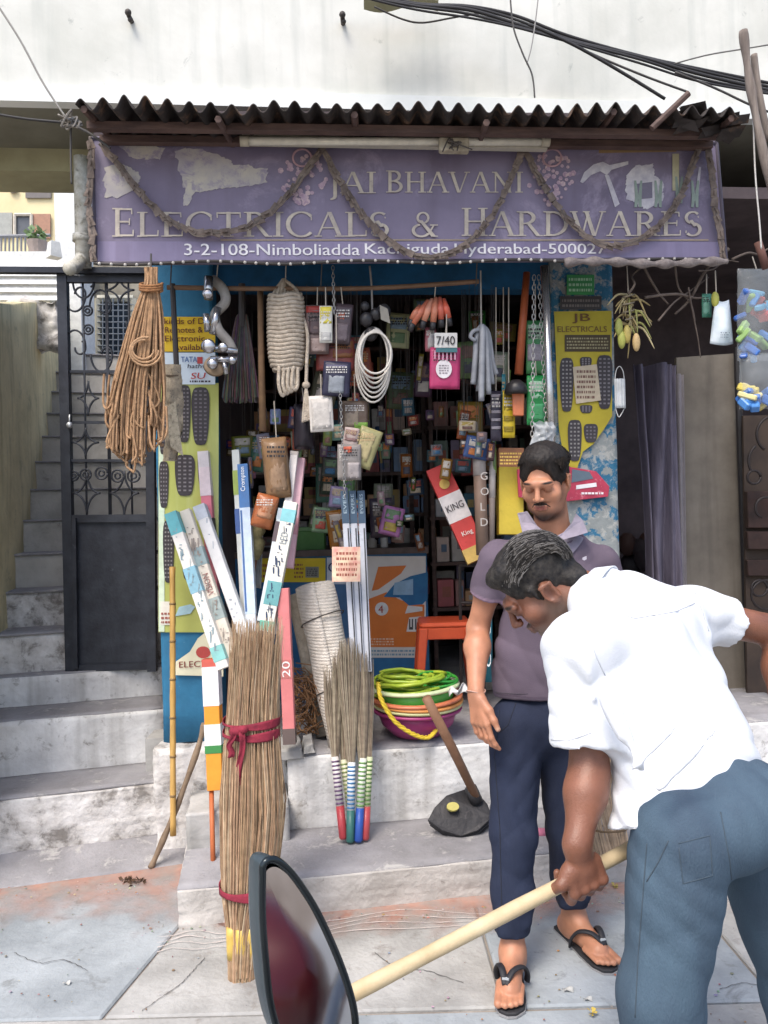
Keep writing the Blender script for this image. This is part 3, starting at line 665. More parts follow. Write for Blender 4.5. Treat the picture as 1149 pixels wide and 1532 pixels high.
# ---- festoons of dried leaf strips and bulbs
M_leafg = mat('dried mango leaf', '#7d7067', '#564b45', 20, .8, bump=.2); M_cordg = plain('#5b5048')
def festoon(pts, label, name='leaf_garland'):
    path = bez([SG(x, y, .022) for x, y in pts], 14)
    t = thing(name, path[len(path) // 2], label, 'garland', 'dry leaf garlands on the signboard')
    part('cord', MB().tube([p + V(0, -.006, 0) for p in path], .0075, 6), M_cordg, t, True)
    lf = MB(); acc = 0
    for i in range(1, len(path)):
        acc += (path[i] - path[i - 1]).length
        if acc > .030:
            acc = 0; d = (path[i] - path[i - 1]).normalized(); n_ = V(0, -1, 0).cross(d).normalized(); p = path[i]
            L_, W_ = RND.uniform(.034, .046), RND.uniform(.013, .018); d2 = (d + n_ * RND.uniform(-.3, .3)).normalized(); n2 = V(0, -1, 0).cross(d2).normalized()
            yy = -.008 - RND.random() * .006
            lf.prism([p + d2 * (-L_ / 2) - n2 * W_ * .7 + V(0, yy, 0), p + d2 * (L_ / 2) - n2 * W_ + V(0, yy - .004, 0), p + d2 * (L_ / 2) + n2 * W_ + V(0, yy, 0), p + d2 * (-L_ / 2) + n2 * W_ * .8 + V(0, yy - .003, 0)], V(0, .004, 0))
            if RND.random() < .55: lf.box(p + V(0, yy - .01, 0), .006, .006, .022, n2, V(0, 1, 0), d2, None)
    part('dried_leaves', lf, M_leafg, t, kind='stuff')
festoon([(150, 216), (178, 248), (215, 295), (258, 334), (312, 350), (372, 340), (425, 300), (462, 252), (482, 224)], 'dry leaf garland looping across the left third of the signboard')
festoon([(484, 224), (505, 268), (548, 330), (596, 372), (642, 386), (690, 372), (735, 325), (764, 268), (781, 226)], 'dry leaf garland looping across the middle of the signboard')
festoon([(785, 226), (806, 268), (845, 325), (888, 362), (930, 368), (978, 345), (1014, 300), (1034, 250), (1046, 219)], 'dry leaf garland looping across the right third of the signboard')
festoon([(1056, 218), (1064, 265), (1068, 310), (1076, 352), (1080, 386)], 'short straight leaf garland down the right edge of the signboard')
festoon([(136, 206), (138, 250), (134, 300), (139, 350), (141, 392)], 'thin frayed leaf garland down the left edge of the signboard')
bs = thing('bulb_string', SG(600, 396, .04), 'string of small round white bulbs along the signboard bottom', 'fairy lights')
path = bez([SG(140 + i * 47.5, 394 - .25 * i + 2.5 * math.sin(i * 1.3), .035) for i in range(21)], 8)
part('cable', MB().tube(path, .006, 6), plain('#39332f'), bs, True)
bl = MB()
for i in range(2, len(path) - 2, 3): bl.ball(path[i] + V(RND.uniform(-.006, .006), -.012, -.004), .0066, n=8, m=6)
part('bulbs', bl, plain('#bdb7af', .35), bs, True, kind='stuff')
path = bez([SG(845 + i * 27, 393 - 2 * math.sin(i * .9), .045) for i in range(10)], 6)
single('cloth_twist', MB().tube(path, [.017 + .006 * math.sin(i * .8) for i in range(len(path))], 8), mat('grey rag', '#8c8380', '#6a615f', 30, .9, bump=.4), 'grimy grey cloth twisted along the right end of the bulb string', 'cloth', smooth=True)
# ---- tube light over the sign
tl = thing('tube_light', SG(590, 215, .10), 'long cream tube light fitting mounted above the sign lettering', 'tube light')
a_, c_ = SG(361, 211, .10), SG(820, 212, .10)
part('tube', MB().bar(a_, c_, .016, 14), plain('#d8d2be', .35), tl, True)
part('batten', MB().box((a_ + c_) / 2 + V(0, .03, .006), (c_ - a_).length, .03, .034, FX, V(0, 1, 0)), plain('#b9b2a0'), tl)
for p, s in ((a_, 1), (c_, -1)): part('end_cap', MB().bar(p - FX * .005 * s, p + FX * .03 * s, .021, 12), plain('#b3aa92'), tl, True)
hp = SG(679, 218, .12)
part('choke_box', MB().box(hp, .125, .045, .055, FX, V(0, 1, 0)), mat('dusty plastic', '#b9b09b', '#8c826f', 20, .7), tl, bevel=.006)
kn = MB()
for i in range(7): kn.tube(bez([jit(hp + V(0, -.026, -.01), .012), jit(hp + V(RND.uniform(-.05, .05), -.035, .0), .02), jit(hp + V(RND.uniform(-.06, .06), -.03, -.03), .02)], 5), .003, 5)
part('wire_knot', kn, plain('#4b423b'), tl, kind='stuff')

# ---- corrugated roof
M_tin = mat('rusted tin sheet', '#3d3735', '#26211f', 6, .75, .25, bump=.35, spots='#6a5240', spot_scale=9, spot_cut=.56, detail=9)
rf = thing('tin_roof', PF(600, 160, 3.3), 'dark corrugated tin roof sheet sheltering the signboard', 'roof')
RL, RRt = PF(112, 156, 2.95), PF(1106, 166, 2.95)
def roofpt(u, v):
    p = RL.lerp(RRt, u); s = (RRt - RL).length * u
    w = .021 * math.sin(s / .079 * 2 * math.pi) * (1 + .45 * mnoise.noise(V(s * 2.3, 5, 0))) + mnoise.noise(V(s * 2.6, v * 2, 0)) * .018 + mnoise.noise(V(s * 9, v * 2, 4)) * .005
    dv = v * .80; nick = .02 * mnoise.noise(V(s * 6, 4, 0)) if v == 0 else 0
    return p + V(-.0 * v, dv + nick, .10 * v + w)
part('sheet', MB().sheet(roofpt, 420, 6, .004), M_tin, rf, True)
for v in (.16, .33): 
    a_, c_ = roofpt(0, v) - V(0, 0, .036), roofpt(1, v) - V(0, 0, .036)
    part('purlin', MB().box((a_ + c_) / 2, (c_ - a_).length, .035, .028, (c_ - a_).normalized(), V(0, 1, 0)), M_dark_wood, rf)
for u in (.01, .2, .4, .6, .8, .99):
    a_, c_ = roofpt(u, .02) - V(0, 0, .032), roofpt(u, .98) - V(0, 0, .032); part('rafter', MB().bar(a_, c_, .014, 6), M_dark_wood, rf)
part('fascia', MB().prism([SG(140, 209, -.02), SG(1072, 216, -.02), SG(1075, 170, -.02), SG(140, 165, -.02)], V(0, .012, 0)), M_dark, rf)
rag = MB(); rg2 = random.Random(3)
for i in range(16):
    c = PF(rg2.uniform(985, 1095), rg2.uniform(158, 195), 3.0); a1 = V(rg2.uniform(.03, .12), rg2.uniform(-.02, .05), rg2.uniform(-.03, .05)); b1 = V(rg2.uniform(-.02, .03), rg2.uniform(0, .05), -rg2.uniform(.015, .04))
    rag.prism([c, c + a1, c + a1 + b1, c + b1], V(0, .003, 0))
single('torn_tin_scraps', rag, M_tin, 'ragged torn tin scraps at the right end of the roof', 'scrap')['kind'] = 'stuff'
b = MB().bar(PF(975, 192, 2.9), PF(1030, 140, 2.88), .012, 8); single('roof_stick', b, M_dark_wood, 'dark stick poking up from the right end of the tin roof', 'stick')

# ---- cables and poles
M_cab = plain('#2c2a2b', .6); M_cab2 = plain('#4b4846', .7)
def cable(name, pts, r, m, label, d=3.3, n=8, group='overhead cables at upper right'):
    path = bez([PF(x, y, d if len(q_) == 0 else q_[0]) for x, y, *q_ in pts], n)
    return single(name, MB().tube(path, r, 6), m, label, 'cable', group, smooth=True)
base = [(540, -10), (620, 8), (700, 16), (770, 32), (850, 58), (960, 88), (1050, 112), (1180, 138)]
lab = ['topmost strand of the thick black cable bundle', 'second strand of the thick black cable bundle', 'middle strand of the thick black cable bundle', 'fourth strand of the thick black cable bundle', 'lowest strand of the thick black cable bundle']
for k in range(5):
    cable('overhead_cable', [(x, y - 6 + k * 3.4 + 3 * math.sin(i * 1.7 + k)) for i, (x, y) in enumerate(base)], (.007, .006, .008, .006, .005)[k], M_cab, lab[k] + ' at upper right', 3.45 - .01 * k)
cable('overhead_cable', [(790, 36), (860, 68), (930, 108), (995, 148)], .007, M_cab, 'black cable branching down from the bundle to the roof', 3.35)
cable('overhead_cable', [(800, 38), (880, 78), (960, 112), (1030, 138)], .005, M_cab2, 'grey cable branching below the black bundle', 3.38)
cable('overhead_cable', [(1010, 108), (1070, 132), (1130, 160), (1190, 180)], .005, M_cab2, 'grey cable sagging to the wooden pole at right', 3.3)
cable('thin_cable', [(763, -10), (768, 40), (782, 80), (796, 112), (800, 146)], .0035, M_cab2, 'thin grey cable hanging over the roof, left one of a pair', 3.1)
cable('thin_cable', [(806, -10), (800, 40), (794, 75), (788, 96)], .0028, plain('#8d8b88'), 'thin pale cable meeting the grey one above the roof', 3.12)
cable('thin_cable', [(560, 10), (600, 28), (632, 34), (680, 26), (730, 18)], .004, M_cab2, 'short grey cable looping below the bundle start', 3.5)
cable('thin_cable', [(1010, 95), (1060, 82), (1120, 72), (1180, 62)], .003, plain('#6f6d68'), 'thin wire tied across the leaning wooden pole', 3.2)
cable('stay_wire', [(-10, -2), (30, 60), (65, 125), (104, 184)], .0045, plain('#8f8b84'), 'taut grey stay wire slanting to the knot at upper left', 3.15, group='wires at upper left')
cable('stay_wire', [(-10, 170), (40, 178), (104, 184)], .005, M_cab, 'dark wire running level to the knot at upper left', 3.15, group='wires at upper left')
cable('stay_wire', [(106, 186), (106, 230), (107, 275)], .004, M_cab2, 'short wire hanging straight below the knot at upper left', 3.15, group='wires at upper left')
cable('stay_wire', [(106, 186), (135, 200), (165, 222)], .005, M_cab2, 'short wire from the knot to the signboard corner', 3.12, group='wires at upper left')
kn = MB(); kp = PF(106, 182, 3.13)
for i in range(12): kn.tube(bez([jit(kp, .012), jit(kp, .035), jit(kp, .035), jit(kp, .012)], 5), .004, 5)
single('wire_knot', kn, plain('#7d766c'), 'tangled knot of wire left of the tin roof', 'wire knot')
b = MB(); b.sheet(lambda u, v: PF(545 + 110 * u, -12 + 26 * v + 5 * math.sin(u * 7), 3.6) + V(0, -.06 * math.sin(v * 3), 0), 14, 4, .01); single('cable_clamp', b, M_olive, 'olive board behind the cable bundle at the top edge', 'board')
M_pole = mat('weathered grey wood', '#8b8078', '#6b615b', 5, .85, stretch=(8, 8, .8), bump=.4, bscale=40)
single('wooden_pole', MB().tube(bez([PF(1112, 46, 3.02), PF(1120, 110, 3.02), PF(1134, 190, 3.02), PF(1158, 300, 3.02)], 6), [.017 + .003 * math.sin(i) for i in range(19)], 9), M_pole, 'leaning weathered wooden pole at the right edge', 'pole', smooth=True)
single('wooden_pole', MB().tube(bez([PF(1128, 82, 3.06), PF(1134, 130, 3.06), PF(1150, 210, 3.06)], 6), .014, 9), M_pole, 'shorter piece of wood tied behind the leaning pole', 'pole', smooth=True)
cable('thin_cable', [(1127, 178), (1130, 260), (1136, 330), (1139, 372)], .0035, plain('#c9c6c0'), 'white wire hanging down beside the leaning pole', 3.05)
single('wooden_pole', MB().tube([PF(1134, 362, 3.1), PF(1147, 402, 3.1)], .017, 9), mat('reddish wood', '#6d4c45', '#54382f', 9, .8), 'stub of reddish wood below the white wire at right', 'pole', smooth=True)
# ================================================================ smooth bodies: distance fields turned into one continuous surface
def _a(v): return np.array((v[0], v[1], v[2]), dtype=np.float32)
class Body:
    """list of shapes blended smoothly; mesh() extracts the skin of the whole as one surface"""
    def __init__(s, k=.02): s.ops = []; s.k = k
    def rc(s, a, b, ra, rb=None, k=None, op='u', flat=None, cut=None):
        """tapered capsule a->b; flat=(axis, factor) squeezes it along an axis; cut=(point, normal) trims it"""
        s.ops.append(('rc', _a(a), _a(b), ra, ra if rb is None else rb, s.k if k is None else k, op, flat, cut)); return s
    def el(s, c, r, axes=None, k=None, op='u', cut=None):
        s.ops.append(('el', _a(c), np.array(r, np.float32), np.array([tuple(x) for x in axes], np.float32) if axes else np.eye(3, dtype=np.float32), 0, s.k if k is None else k, op, None, cut)); return s
    def chain(s, pts, rs, k=None, flat=None, cut=None):
        for i in range(len(pts) - 1): s.rc(pts[i], pts[i + 1], rs[i], rs[i + 1], k, 'u', flat, cut)
        return s
    def bounds(s):
        lo, hi = np.full(3, 1e9), np.full(3, -1e9)
        for o in s.ops:
            if o[6] != 'u': continue
            if o[0] == 'rc': r = max(o[3], o[4]); l, h = np.minimum(o[1], o[2]) - r, np.maximum(o[1], o[2]) + r
            else: r = o[2].max(); l, h = o[1] - r, o[1] + r
            lo, hi = np.minimum(lo, l), np.maximum(hi, h)
        return lo - .02, hi + .02
    def field(s, lo, hi, h, warp=None, cuts=()):
        n = np.ceil((np.array(hi) - lo) / h).astype(int) + 1
        ax = [np.float32(lo[i]) + np.arange(n[i], dtype=np.float32) * np.float32(h) for i in range(3)]
        F = np.full(n, .15, np.float32)
        for o in s.ops:
            kind, k, op = o[0], o[5], o[6]
            if kind == 'rc': r = max(o[3], o[4]); l_, h_ = np.minimum(o[1], o[2]) - r, np.maximum(o[1], o[2]) + r
            else: r = o[2].max(); l_, h_ = o[1] - r, o[1] + r
            m = 1.5 * k + 4 * h + .008
            i0 = [max(0, int((l_[i] - m - lo[i]) / h)) for i in range(3)]; i1 = [min(n[i], int((h_[i] + m - lo[i]) / h) + 2) for i in range(3)]
            if any(i1[i] <= i0[i] for i in range(3)): continue
            sl = tuple(slice(i0[i], i1[i]) for i in range(3))
            X = ax[0][sl[0]][:, None, None]; Y = ax[1][sl[1]][None, :, None]; Z = ax[2][sl[2]][None, None, :]
            if kind == 'rc':
                a, b = o[1], o[2]; px, py, pz = X - a[0], Y - a[1], Z - a[2]; ba = b - a; sc_ = 1.0
                if o[7] is not None:
                    n_, fac = _a(o[7][0]), o[7][1]; dt = (px * n_[0] + py * n_[1] + pz * n_[2]) * (1 / fac - 1); bd = float(ba @ n_) * (1 / fac - 1)
                    px, py, pz = px + n_[0] * dt, py + n_[1] * dt, pz + n_[2] * dt; ba = ba + n_ * bd
                L2 = float(ba @ ba) + 1e-12
                t = np.clip((px * ba[0] + py * ba[1] + pz * ba[2]) / L2, 0, 1)
                d = np.sqrt((px - ba[0] * t) ** 2 + (py - ba[1] * t) ** 2 + (pz - ba[2] * t) ** 2) - (o[3] + (o[4] - o[3]) * t)
                if o[7] is not None: d = d * min(1.0, (1 + o[7][1]) / 2)
            else:
                A = o[3]; px, py, pz = X - o[1][0], Y - o[1][1], Z - o[1][2]
                q = [(A[i][0] * px + A[i][1] * py + A[i][2] * pz) / o[2][i] for i in range(3)]
                k0 = np.sqrt(q[0] ** 2 + q[1] ** 2 + q[2] ** 2) + 1e-6
                k1 = np.sqrt((q[0] / o[2][0]) ** 2 + (q[1] / o[2][1]) ** 2 + (q[2] / o[2][2]) ** 2) + 1e-6
                d = k0 * (k0 - 1) / k1
            if o[8] is not None:
                c0, cn = _a(o[8][0]), _a(o[8][1]); d = np.maximum(d, (X - c0[0]) * cn[0] + (Y - c0[1]) * cn[1] + (Z - c0[2]) * cn[2])
            Fs = F[sl]
            if op == 'u':
                hh = np.clip(.5 + .5 * (d - Fs) / k, 0, 1); F[sl] = d + (Fs - d) * hh - k * hh * (1 - hh)
            else:
                nd = -d; hh = np.clip(.5 - .5 * (nd - Fs) / k, 0, 1); F[sl] = nd + (Fs - nd) * hh + k * hh * (1 - hh)
        X, Y, Z = ax[0][:, None, None], ax[1][None, :, None], ax[2][None, None, :]
        if warp is not None: F += warp(X, Y, Z)
        for c0, cn in cuts: F = np.maximum(F, (X - c0[0]) * cn[0] + (Y - c0[1]) * cn[1] + (Z - c0[2]) * cn[2])
        F[0], F[-1], F[:, 0], F[:, -1], F[:, :, 0], F[:, :, -1] = .1, .1, .1, .1, .1, .1
        return F
    def mesh(s, h, warp=None, cuts=(), boxes=None):
        Vs, Qs, off = [], [], 0
        if boxes is None: boxes = [(*s.bounds(), h)]
        for lo, hi, hh in boxes:
            lo, hi = np.array(lo, np.float32), np.array(hi, np.float32)
            v, q = nets(s.field(lo, hi, hh, warp, cuts), lo, hh); Vs.append(v); Qs.append(q + off); off += len(v)
        return np.concatenate(Vs), np.concatenate(Qs)
def nets(F, lo, h):
    S = F < 0; nx, ny, nz = F.shape
    c = np.zeros((nx - 1, ny - 1, nz - 1), np.int8)
    for dx in (0, 1):
        for dy in (0, 1):
            for dz in (0, 1): c += S[dx:nx - 1 + dx, dy:ny - 1 + dy, dz:nz - 1 + dz]
    I = np.argwhere((c > 0) & (c < 8)); i, j, k = I.T
    cor = {(dx, dy, dz): F[i + dx, j + dy, k + dz] for dx in (0, 1) for dy in (0, 1) for dz in (0, 1)}
    acc = np.zeros((len(I), 3), np.float32); cnt = np.zeros(len(I), np.float32)
    for axis in range(3):
        for u in (0, 1):
            for w in (0, 1):
                a = [u, w]; a.insert(axis, 0); b = list(a); b[axis] = 1
                fa, fb = cor[tuple(a)], cor[tuple(b)]; m = (fa < 0) != (fb < 0)
                t = np.where(m, fa / np.where(m, fa - fb, 1), 0)
                p = np.tile(np.array(a, np.float32), (len(I), 1)); p[:, axis] = t
                acc[m] += p[m]; cnt[m] += 1
    pos = (I + acc / np.maximum(cnt, 1)[:, None]) * h + lo
    idx = np.full(c.shape, -1, np.int32); idx[i, j, k] = np.arange(len(I))
    Q = []
    for axis in range(3):
        sl0 = [slice(1, -1)] * 3; sl1 = [slice(1, -1)] * 3; sl0[axis] = slice(0, -1); sl1[axis] = slice(1, None)
        A, B = S[tuple(sl0)], S[tuple(sl1)]
        E = np.argwhere(A != B)
        e = E.copy(); o1, o2 = [x for x in range(3) if x != axis]
        e[:, o1] += 1; e[:, o2] += 1
        def cell(d1, d2):
            q = e.copy(); q[:, o1] += d1; q[:, o2] += d2; return idx[q[:, 0], q[:, 1], q[:, 2]]
        quad = np.stack([cell(-1, -1), cell(0, -1), cell(0, 0), cell(-1, 0)], 1)
        inside = A[E[:, 0], E[:, 1], E[:, 2]]
        flip = inside if axis != 1 else ~inside
        quad[~flip] = quad[~flip][:, ::-1]
        Q.append(quad)
    return pos, np.concatenate(Q)
def skin_object(name, v, q, m, parent=None, paint=None, base=None, smooth_iter=1):
    off = np.array(W0(parent)) if parent is not None else np.zeros(3)
    for _ in range(smooth_iter):                        # one pass of averaging takes the voxel steps out
        acc = np.zeros_like(v); cnt = np.zeros(len(v), np.float32)
        for a in range(4):
            for b in (1, 3):
                np.add.at(acc, q[:, a], v[q[:, (a + b) % 4]]); np.add.at(cnt, q[:, a], 1)
        v = v * .5 + .5 * acc / np.maximum(cnt, 1)[:, None]
    me = bpy.data.meshes.new(name); nv, nq = len(v), len(q)
    me.vertices.add(nv); me.vertices.foreach_set('co', (v - off).astype(np.float32).ravel())
    me.loops.add(nq * 4); me.loops.foreach_set('vertex_index', q.astype(np.int32).ravel())
    me.polygons.add(nq); me.polygons.foreach_set('loop_start', np.arange(0, nq * 4, 4, dtype=np.int32))
    me.polygons.foreach_set('use_smooth', np.ones(nq, bool))
    me.update(calc_edges=True); me.validate()
    if base is not None:
        col = np.ones((nv, 4), np.float32); col[:, :3] = rgb(base)
        for (c, ax, r, colour, soft) in (paint or []):   # tinted ellipsoidal regions: (centre, axes, radii, colour, softness)
            p = v - np.array(c); d = np.zeros(nv)
            for k in range(3): d += ((p @ np.array(ax[k])) / r[k]) ** 2
            w = np.clip((1 + soft - np.sqrt(d)) / (2 * soft), 0, 1)[:, None]
            col[:, :3] = col[:, :3] * (1 - w) + np.array(rgb(colour)) * w
        at = me.attributes.new('col', 'FLOAT_COLOR', 'POINT'); at.data.foreach_set('color', col.ravel())
    me.materials.append(m); o = bpy.data.objects.new(name, me); COL.objects.link(o)
    if parent is not None: o.parent = parent
    return o
def folds(specs):
    """cloth relief: sum of bent sine waves (direction, wavelength, amplitude, phase)"""
    def w(X, Y, Z):
        f = 0
        wob = .02 * np.sin(X * 17 + Z * 11 + 1) + .02 * np.sin(Y * 15 - Z * 13 + 2)
        for (d, lam, amp, ph) in specs:
            arg = ((X + wob) * d[0] + (Y + wob) * d[1] + (Z + wob * .7) * d[2]) * (2 * math.pi / lam) + ph
            mod = .5 + .5 * np.sin(X * 9 + Y * 7 + Z * 8 + ph * 3)
            f = f + amp * (1.3 - 2.2 * np.abs(np.sin(arg * .5)) ** .75) * mod
        return f.astype(np.float32)
    return w
def frame(f, up):
    f = f.normalized(); x = f.cross(up).normalized(); z = x.cross(f).normalized(); return x, f, z
def head_shape(B, c, f, up, sc=1.0, k=.018):
    """x = the person's right"""
    x, y, z = frame(f, up); ax = (x, y, z)
    H = lambda a, b, d: c + x * (a * sc) + y * (b * sc) + z * (d * sc)
    E = lambda p, r, kk=k, op='u': B.el(H(*p), [q * sc for q in r], ax, kk, op)
    R = lambda p, q, ra, rb, kk=k, op='u': B.rc(H(*p), H(*q), ra * sc, rb * sc, kk, op)
    E((0, -.018, .036), (.073, .094, .086)); E((0, .03, -.03), (.060, .060, .088)); E((0, .04, -.08), (.047, .048, .036))
    E((0, .074, -.103), (.020, .018, .018))
    for s in (-1, 1):
        E((.044 * s, .058, -.026), (.024, .028, .026), .02); R((.062 * s, -.002, -.03), (.046 * s, .03, -.085), .018, .016)
        E((.032 * s, .103, .002), (.019, .016, .013), .012, 's')
        E((.032 * s, .0835, .001), (.0135, .0135, .0125), .004)
        R((.014 * s, .0955, .021), (.048 * s, .084, .02), .008, .006, .012)
    E((0, .086, .024), (.04, .014, .012), .02)
    R((0, .096, .014), (0, .117, -.026), .0075, .0105, .010)
    for s in (-1, 1): E((.0115 * s, .106, -.031), (.009, .010, .0075), .006)
    R((-.019, .094, -.058), (.019, .094, -.058), .0055, .0055, .006); R((-.006, .0985, -.0565), (.006, .0985, -.0565), .0055, .0055, .006)
    R((-.017, .0935, -.0685), (.017, .0935, -.0685), .0065, .0065, .006); R((0, .097, -.068), (0, .097, -.068), .0065, .0065, .006)
    R((-.022, .102, -.0625), (.022, .102, -.0625), .0022, .0022, .003, 's')
    for s in (-1, 1):
        e = H(.079 * s, -.006, -.008)
        B.el(e, (.008 * sc, .020 * sc, .032 * sc), ((x * .94 + y * (-.34 * s)).normalized(), (y * .94 + x * (.34 * s)).normalized(), z), .008)
        B.el(e + x * (.007 * s * sc) + y * .003 * sc, (.006 * sc, .011 * sc, .017 * sc), ax, .004, 's')
        B.rc(H(.084 * s, -.022, .012), H(.082 * s, -.018, -.03), .005 * sc, .004 * sc, .004); B.rc(H(.084 * s, -.022, .012), H(.083 * s, .006, .018), .005 * sc, .004 * sc, .004)
    return H, ax
def hand_shape(B, w, d, n, s, curl, sc=1.0, thumb=None, spread=.12):
    """w wrist, d towards the fingers, n out of the palm, s towards the thumb; curl = per-finger bend angles"""
    d, n, s = d.normalized(), n.normalized(), s.normalized()
    pl = .095 * sc
    B.rc(w, w + d * .02 * sc, .026 * sc, .030 * sc, .015, flat=(n, .72))
    for t in (-.030, -.010, .010, .030): B.rc(w + d * .02 * sc + s * (t * .6 * sc), w + d * pl + s * (t * sc), .015 * sc, .0125 * sc, .010)
    L = (.036, .043, .046, .042)
    for i, t in enumerate((-.033, -.0115, .0115, .033)):
        p = w + d * pl + s * (t * sc); dd = (d + s * (t * spread / .033 * .5)).normalized(); ang = 0
        for jn, (fr, r0, r1) in enumerate(((1.0, .0098, .0088), (.62, .0088, .008), (.5, .008, .0066))):
            ang += curl[i][jn]; dirn = dd * math.cos(ang) + n * math.sin(ang); q = p + dirn * (L[i] * fr * sc)
            B.rc(p, q, r0 * sc, r1 * sc, .005); p = q
    th = thumb or [(.6, .5, .25), (.75, .25, .35), (.85, .05, .4)]
    p = w + d * .022 * sc + s * .022 * sc; rr_ = (.016, .0125, .0105, .0085)
    for i, (a, b, c) in enumerate(th):
        dirn = (d * a + s * b + n * c).normalized(); q = p + dirn * ((.042, .034, .028)[i] * sc); B.rc(p, q, rr_[i] * sc, rr_[i + 1] * sc, .008); p = q
    return p

def fine_mesh(B, boxes, hf_, hc_, warp=None):
    """a coarse surface for the whole with finer patches inside the given boxes; the patches meet at the box faces"""
    lo_, hi_ = B.bounds(); lo_, hi_ = np.array(lo_), np.array(hi_)
    v, q = B.mesh(hc_, warp, boxes=[(lo_, hi_, hc_)]); inside = lambda c, a, b: np.all((c > a) & (c < b), axis=1)
    cen = v[q].mean(1); kill = np.zeros(len(q), bool)
    for a, b in boxes: kill |= inside(cen, a + .014, b - .014)
    Vs, Qs, off = [v], [q[~kill]], len(v)
    for a, b in boxes:
        v2, q2 = B.mesh(hf_, warp, boxes=[(a - .0, b, hf_)]); c2 = v2[q2].mean(1); q2 = q2[inside(c2, a + 1.9 * hf_, b - 1.9 * hf_)]
        Vs.append(v2); Qs.append(q2 + off); off += len(v2)
    return np.concatenate(Vs), np.concatenate(Qs)
def box_at(c, lo, hi): c = np.array(c); return c + np.array(lo), c + np.array(hi)
M_skin1 = attr_mat('brown skin', .46, .22, 300, .06, .45, nscale=17, namt=.2); M_skin2 = attr_mat('dark brown skin', .44, .3, 280, .05, .5, nscale=16, namt=.24)
M_hair = mat('black hair', '#15110f', '#261f1b', 60, .62, bump=.3, bscale=160, stretch=(1, 1, 1), spec=.35)
M_hair2 = mat('greying black hair', '#171516', '#37332f', 60, .6, bump=.3, bscale=150, spec=.35)
M_polo = attr_mat('mauve jersey', .9, .35, 420, 0, .15, nscale=9, namt=.07); M_navy = attr_mat('navy cotton', .85, .35, 300, 0, .2, nscale=14, namt=.14)
M_shirt = mat('white cotton', '#dfe1e4', '#d6d9de', 5, .85, bump=.12, bscale=200, spec=.2)
M_denim = mat('blue grey trousers', '#4d606f', '#414f5e', 6, .85, bump=.3, bscale=330, spec=.2, stretch=(1, 1, .35))
def wrinkle(m, scale, strength, dist, stretch=(1, 1, 1)):
    """irregular creases in the relief of a cloth"""
    nt = m.node_tree; b = nt.nodes['Principled BSDF']; N = nt.nodes; L = nt.links
    tc = N.new('ShaderNodeTexCoord'); mp = N.new('ShaderNodeMapping'); mp.inputs['Scale'].default_value = stretch; mp.inputs['Rotation'].default_value = (.3, .5, .2); L.new(tc.outputs['Object'], mp.inputs[0])
    n = N.new('ShaderNodeTexNoise'); n.noise_type = 'RIDGED_MULTIFRACTAL'; n.inputs['Scale'].default_value = scale; n.inputs['Detail'].default_value = 2.5; n.inputs['Distortion'].default_value = .8; n.inputs['Roughness'].default_value = .4
    L.new(mp.outputs[0], n.inputs['Vector']); bp = N.new('ShaderNodeBump'); bp.inputs['Strength'].default_value = strength; bp.inputs['Distance'].default_value = dist
    L.new(n.outputs['Fac'], bp.inputs['Height'])
    old = b.inputs['Normal'].links
    if old: L.new(old[0].from_socket, bp.inputs['Normal'])
    L.new(bp.outputs[0], b.inputs['Normal'])
wrinkle(M_polo, 5, .35, .012, (1, 1, .6)); wrinkle(M_navy, 6, .5, .014, (1.4, 1, .5)); wrinkle(M_shirt, 4.2, .5, .016, (1, 1, .7)); wrinkle(M_denim, 5, .5, .014, (1.3, 1, .5))
# ---------------------------------------------------------------- the standing man
S = {k: P(*v) for k, v in dict(neck=(829, 806, 2.62), shR=(742, 836, 2.60), shL=(902, 842, 2.64), elR=(715, 940, 2.66), wrR=(712, 1036, 2.50),
     elL=(922, 950, 2.68), wrL=(905, 1050, 2.52), pel=(805, 1080, 2.62), hipR=(772, 1090, 2.60), hipL=(838, 1092, 2.64), knR=(768, 1250, 2.53), anR=(767, 1424, 2.47),
     knL=(852, 1245, 2.62), anL=(858, 1372, 2.66), chest=(824, 890, 2.60), head=(815, 720, 2.545), waist=(806, 1000, 2.62)).items()}
man1 = thing('person', V(S['pel'].x, S['pel'].y, 0), 'man in mauve polo shirt and navy trousers standing in sandals, looking down', 'person', 'people outside the shop')
B = Body(.03); fw = V(-.18, -.98, 0).normalized(); sd = (S['shL'] - S['shR']).normalized()
hf = V(-.42, -.83, -.35).normalized(); hup = (V(-.06, -.1, 1)).normalized()
H, hax = head_shape(B, S['head'], hf, hup, .94)
B.rc(H(0, -.03, -.05), S['neck'] + V(0, .0, -.03), .054, .062, .03)
fl = (V(fw.x, fw.y, 0), .62)
B.chain([S['neck'] + V(0, .02, -.07), S['chest'], S['waist'], S['pel']], [.10, .115, .10, .10], .05, fl); B.rc(S['shR'], S['shL'], .035, .035, .04)
for a, b, c in (('shR', 'elR', 'wrR'), ('shL', 'elL', 'wrL')):
    B.rc(S[a], S[a].lerp(S[b], .45), .038, .043, .03); B.rc(S[a].lerp(S[b], .4), S[b], .043, .037, .03)
    m_ = S[b].lerp(S[c], .3); B.rc(S[b], m_, .037, .041, .02); B.rc(m_, S[c], .041, .0255, .03)
for s_, a, b, c in ((-1, 'hipR', 'knR', 'anR'), (1, 'hipL', 'knL', 'anL')):
    B.rc(S[a], S[b], .078, .05, .05); m_ = S[b].lerp(S[c], .35); B.rc(S[b], m_, .048, .05, .03); B.rc(m_, S[c], .05, .034, .03)
dR = (P(722, 1100, 2.46) - S['wrR']).normalized()
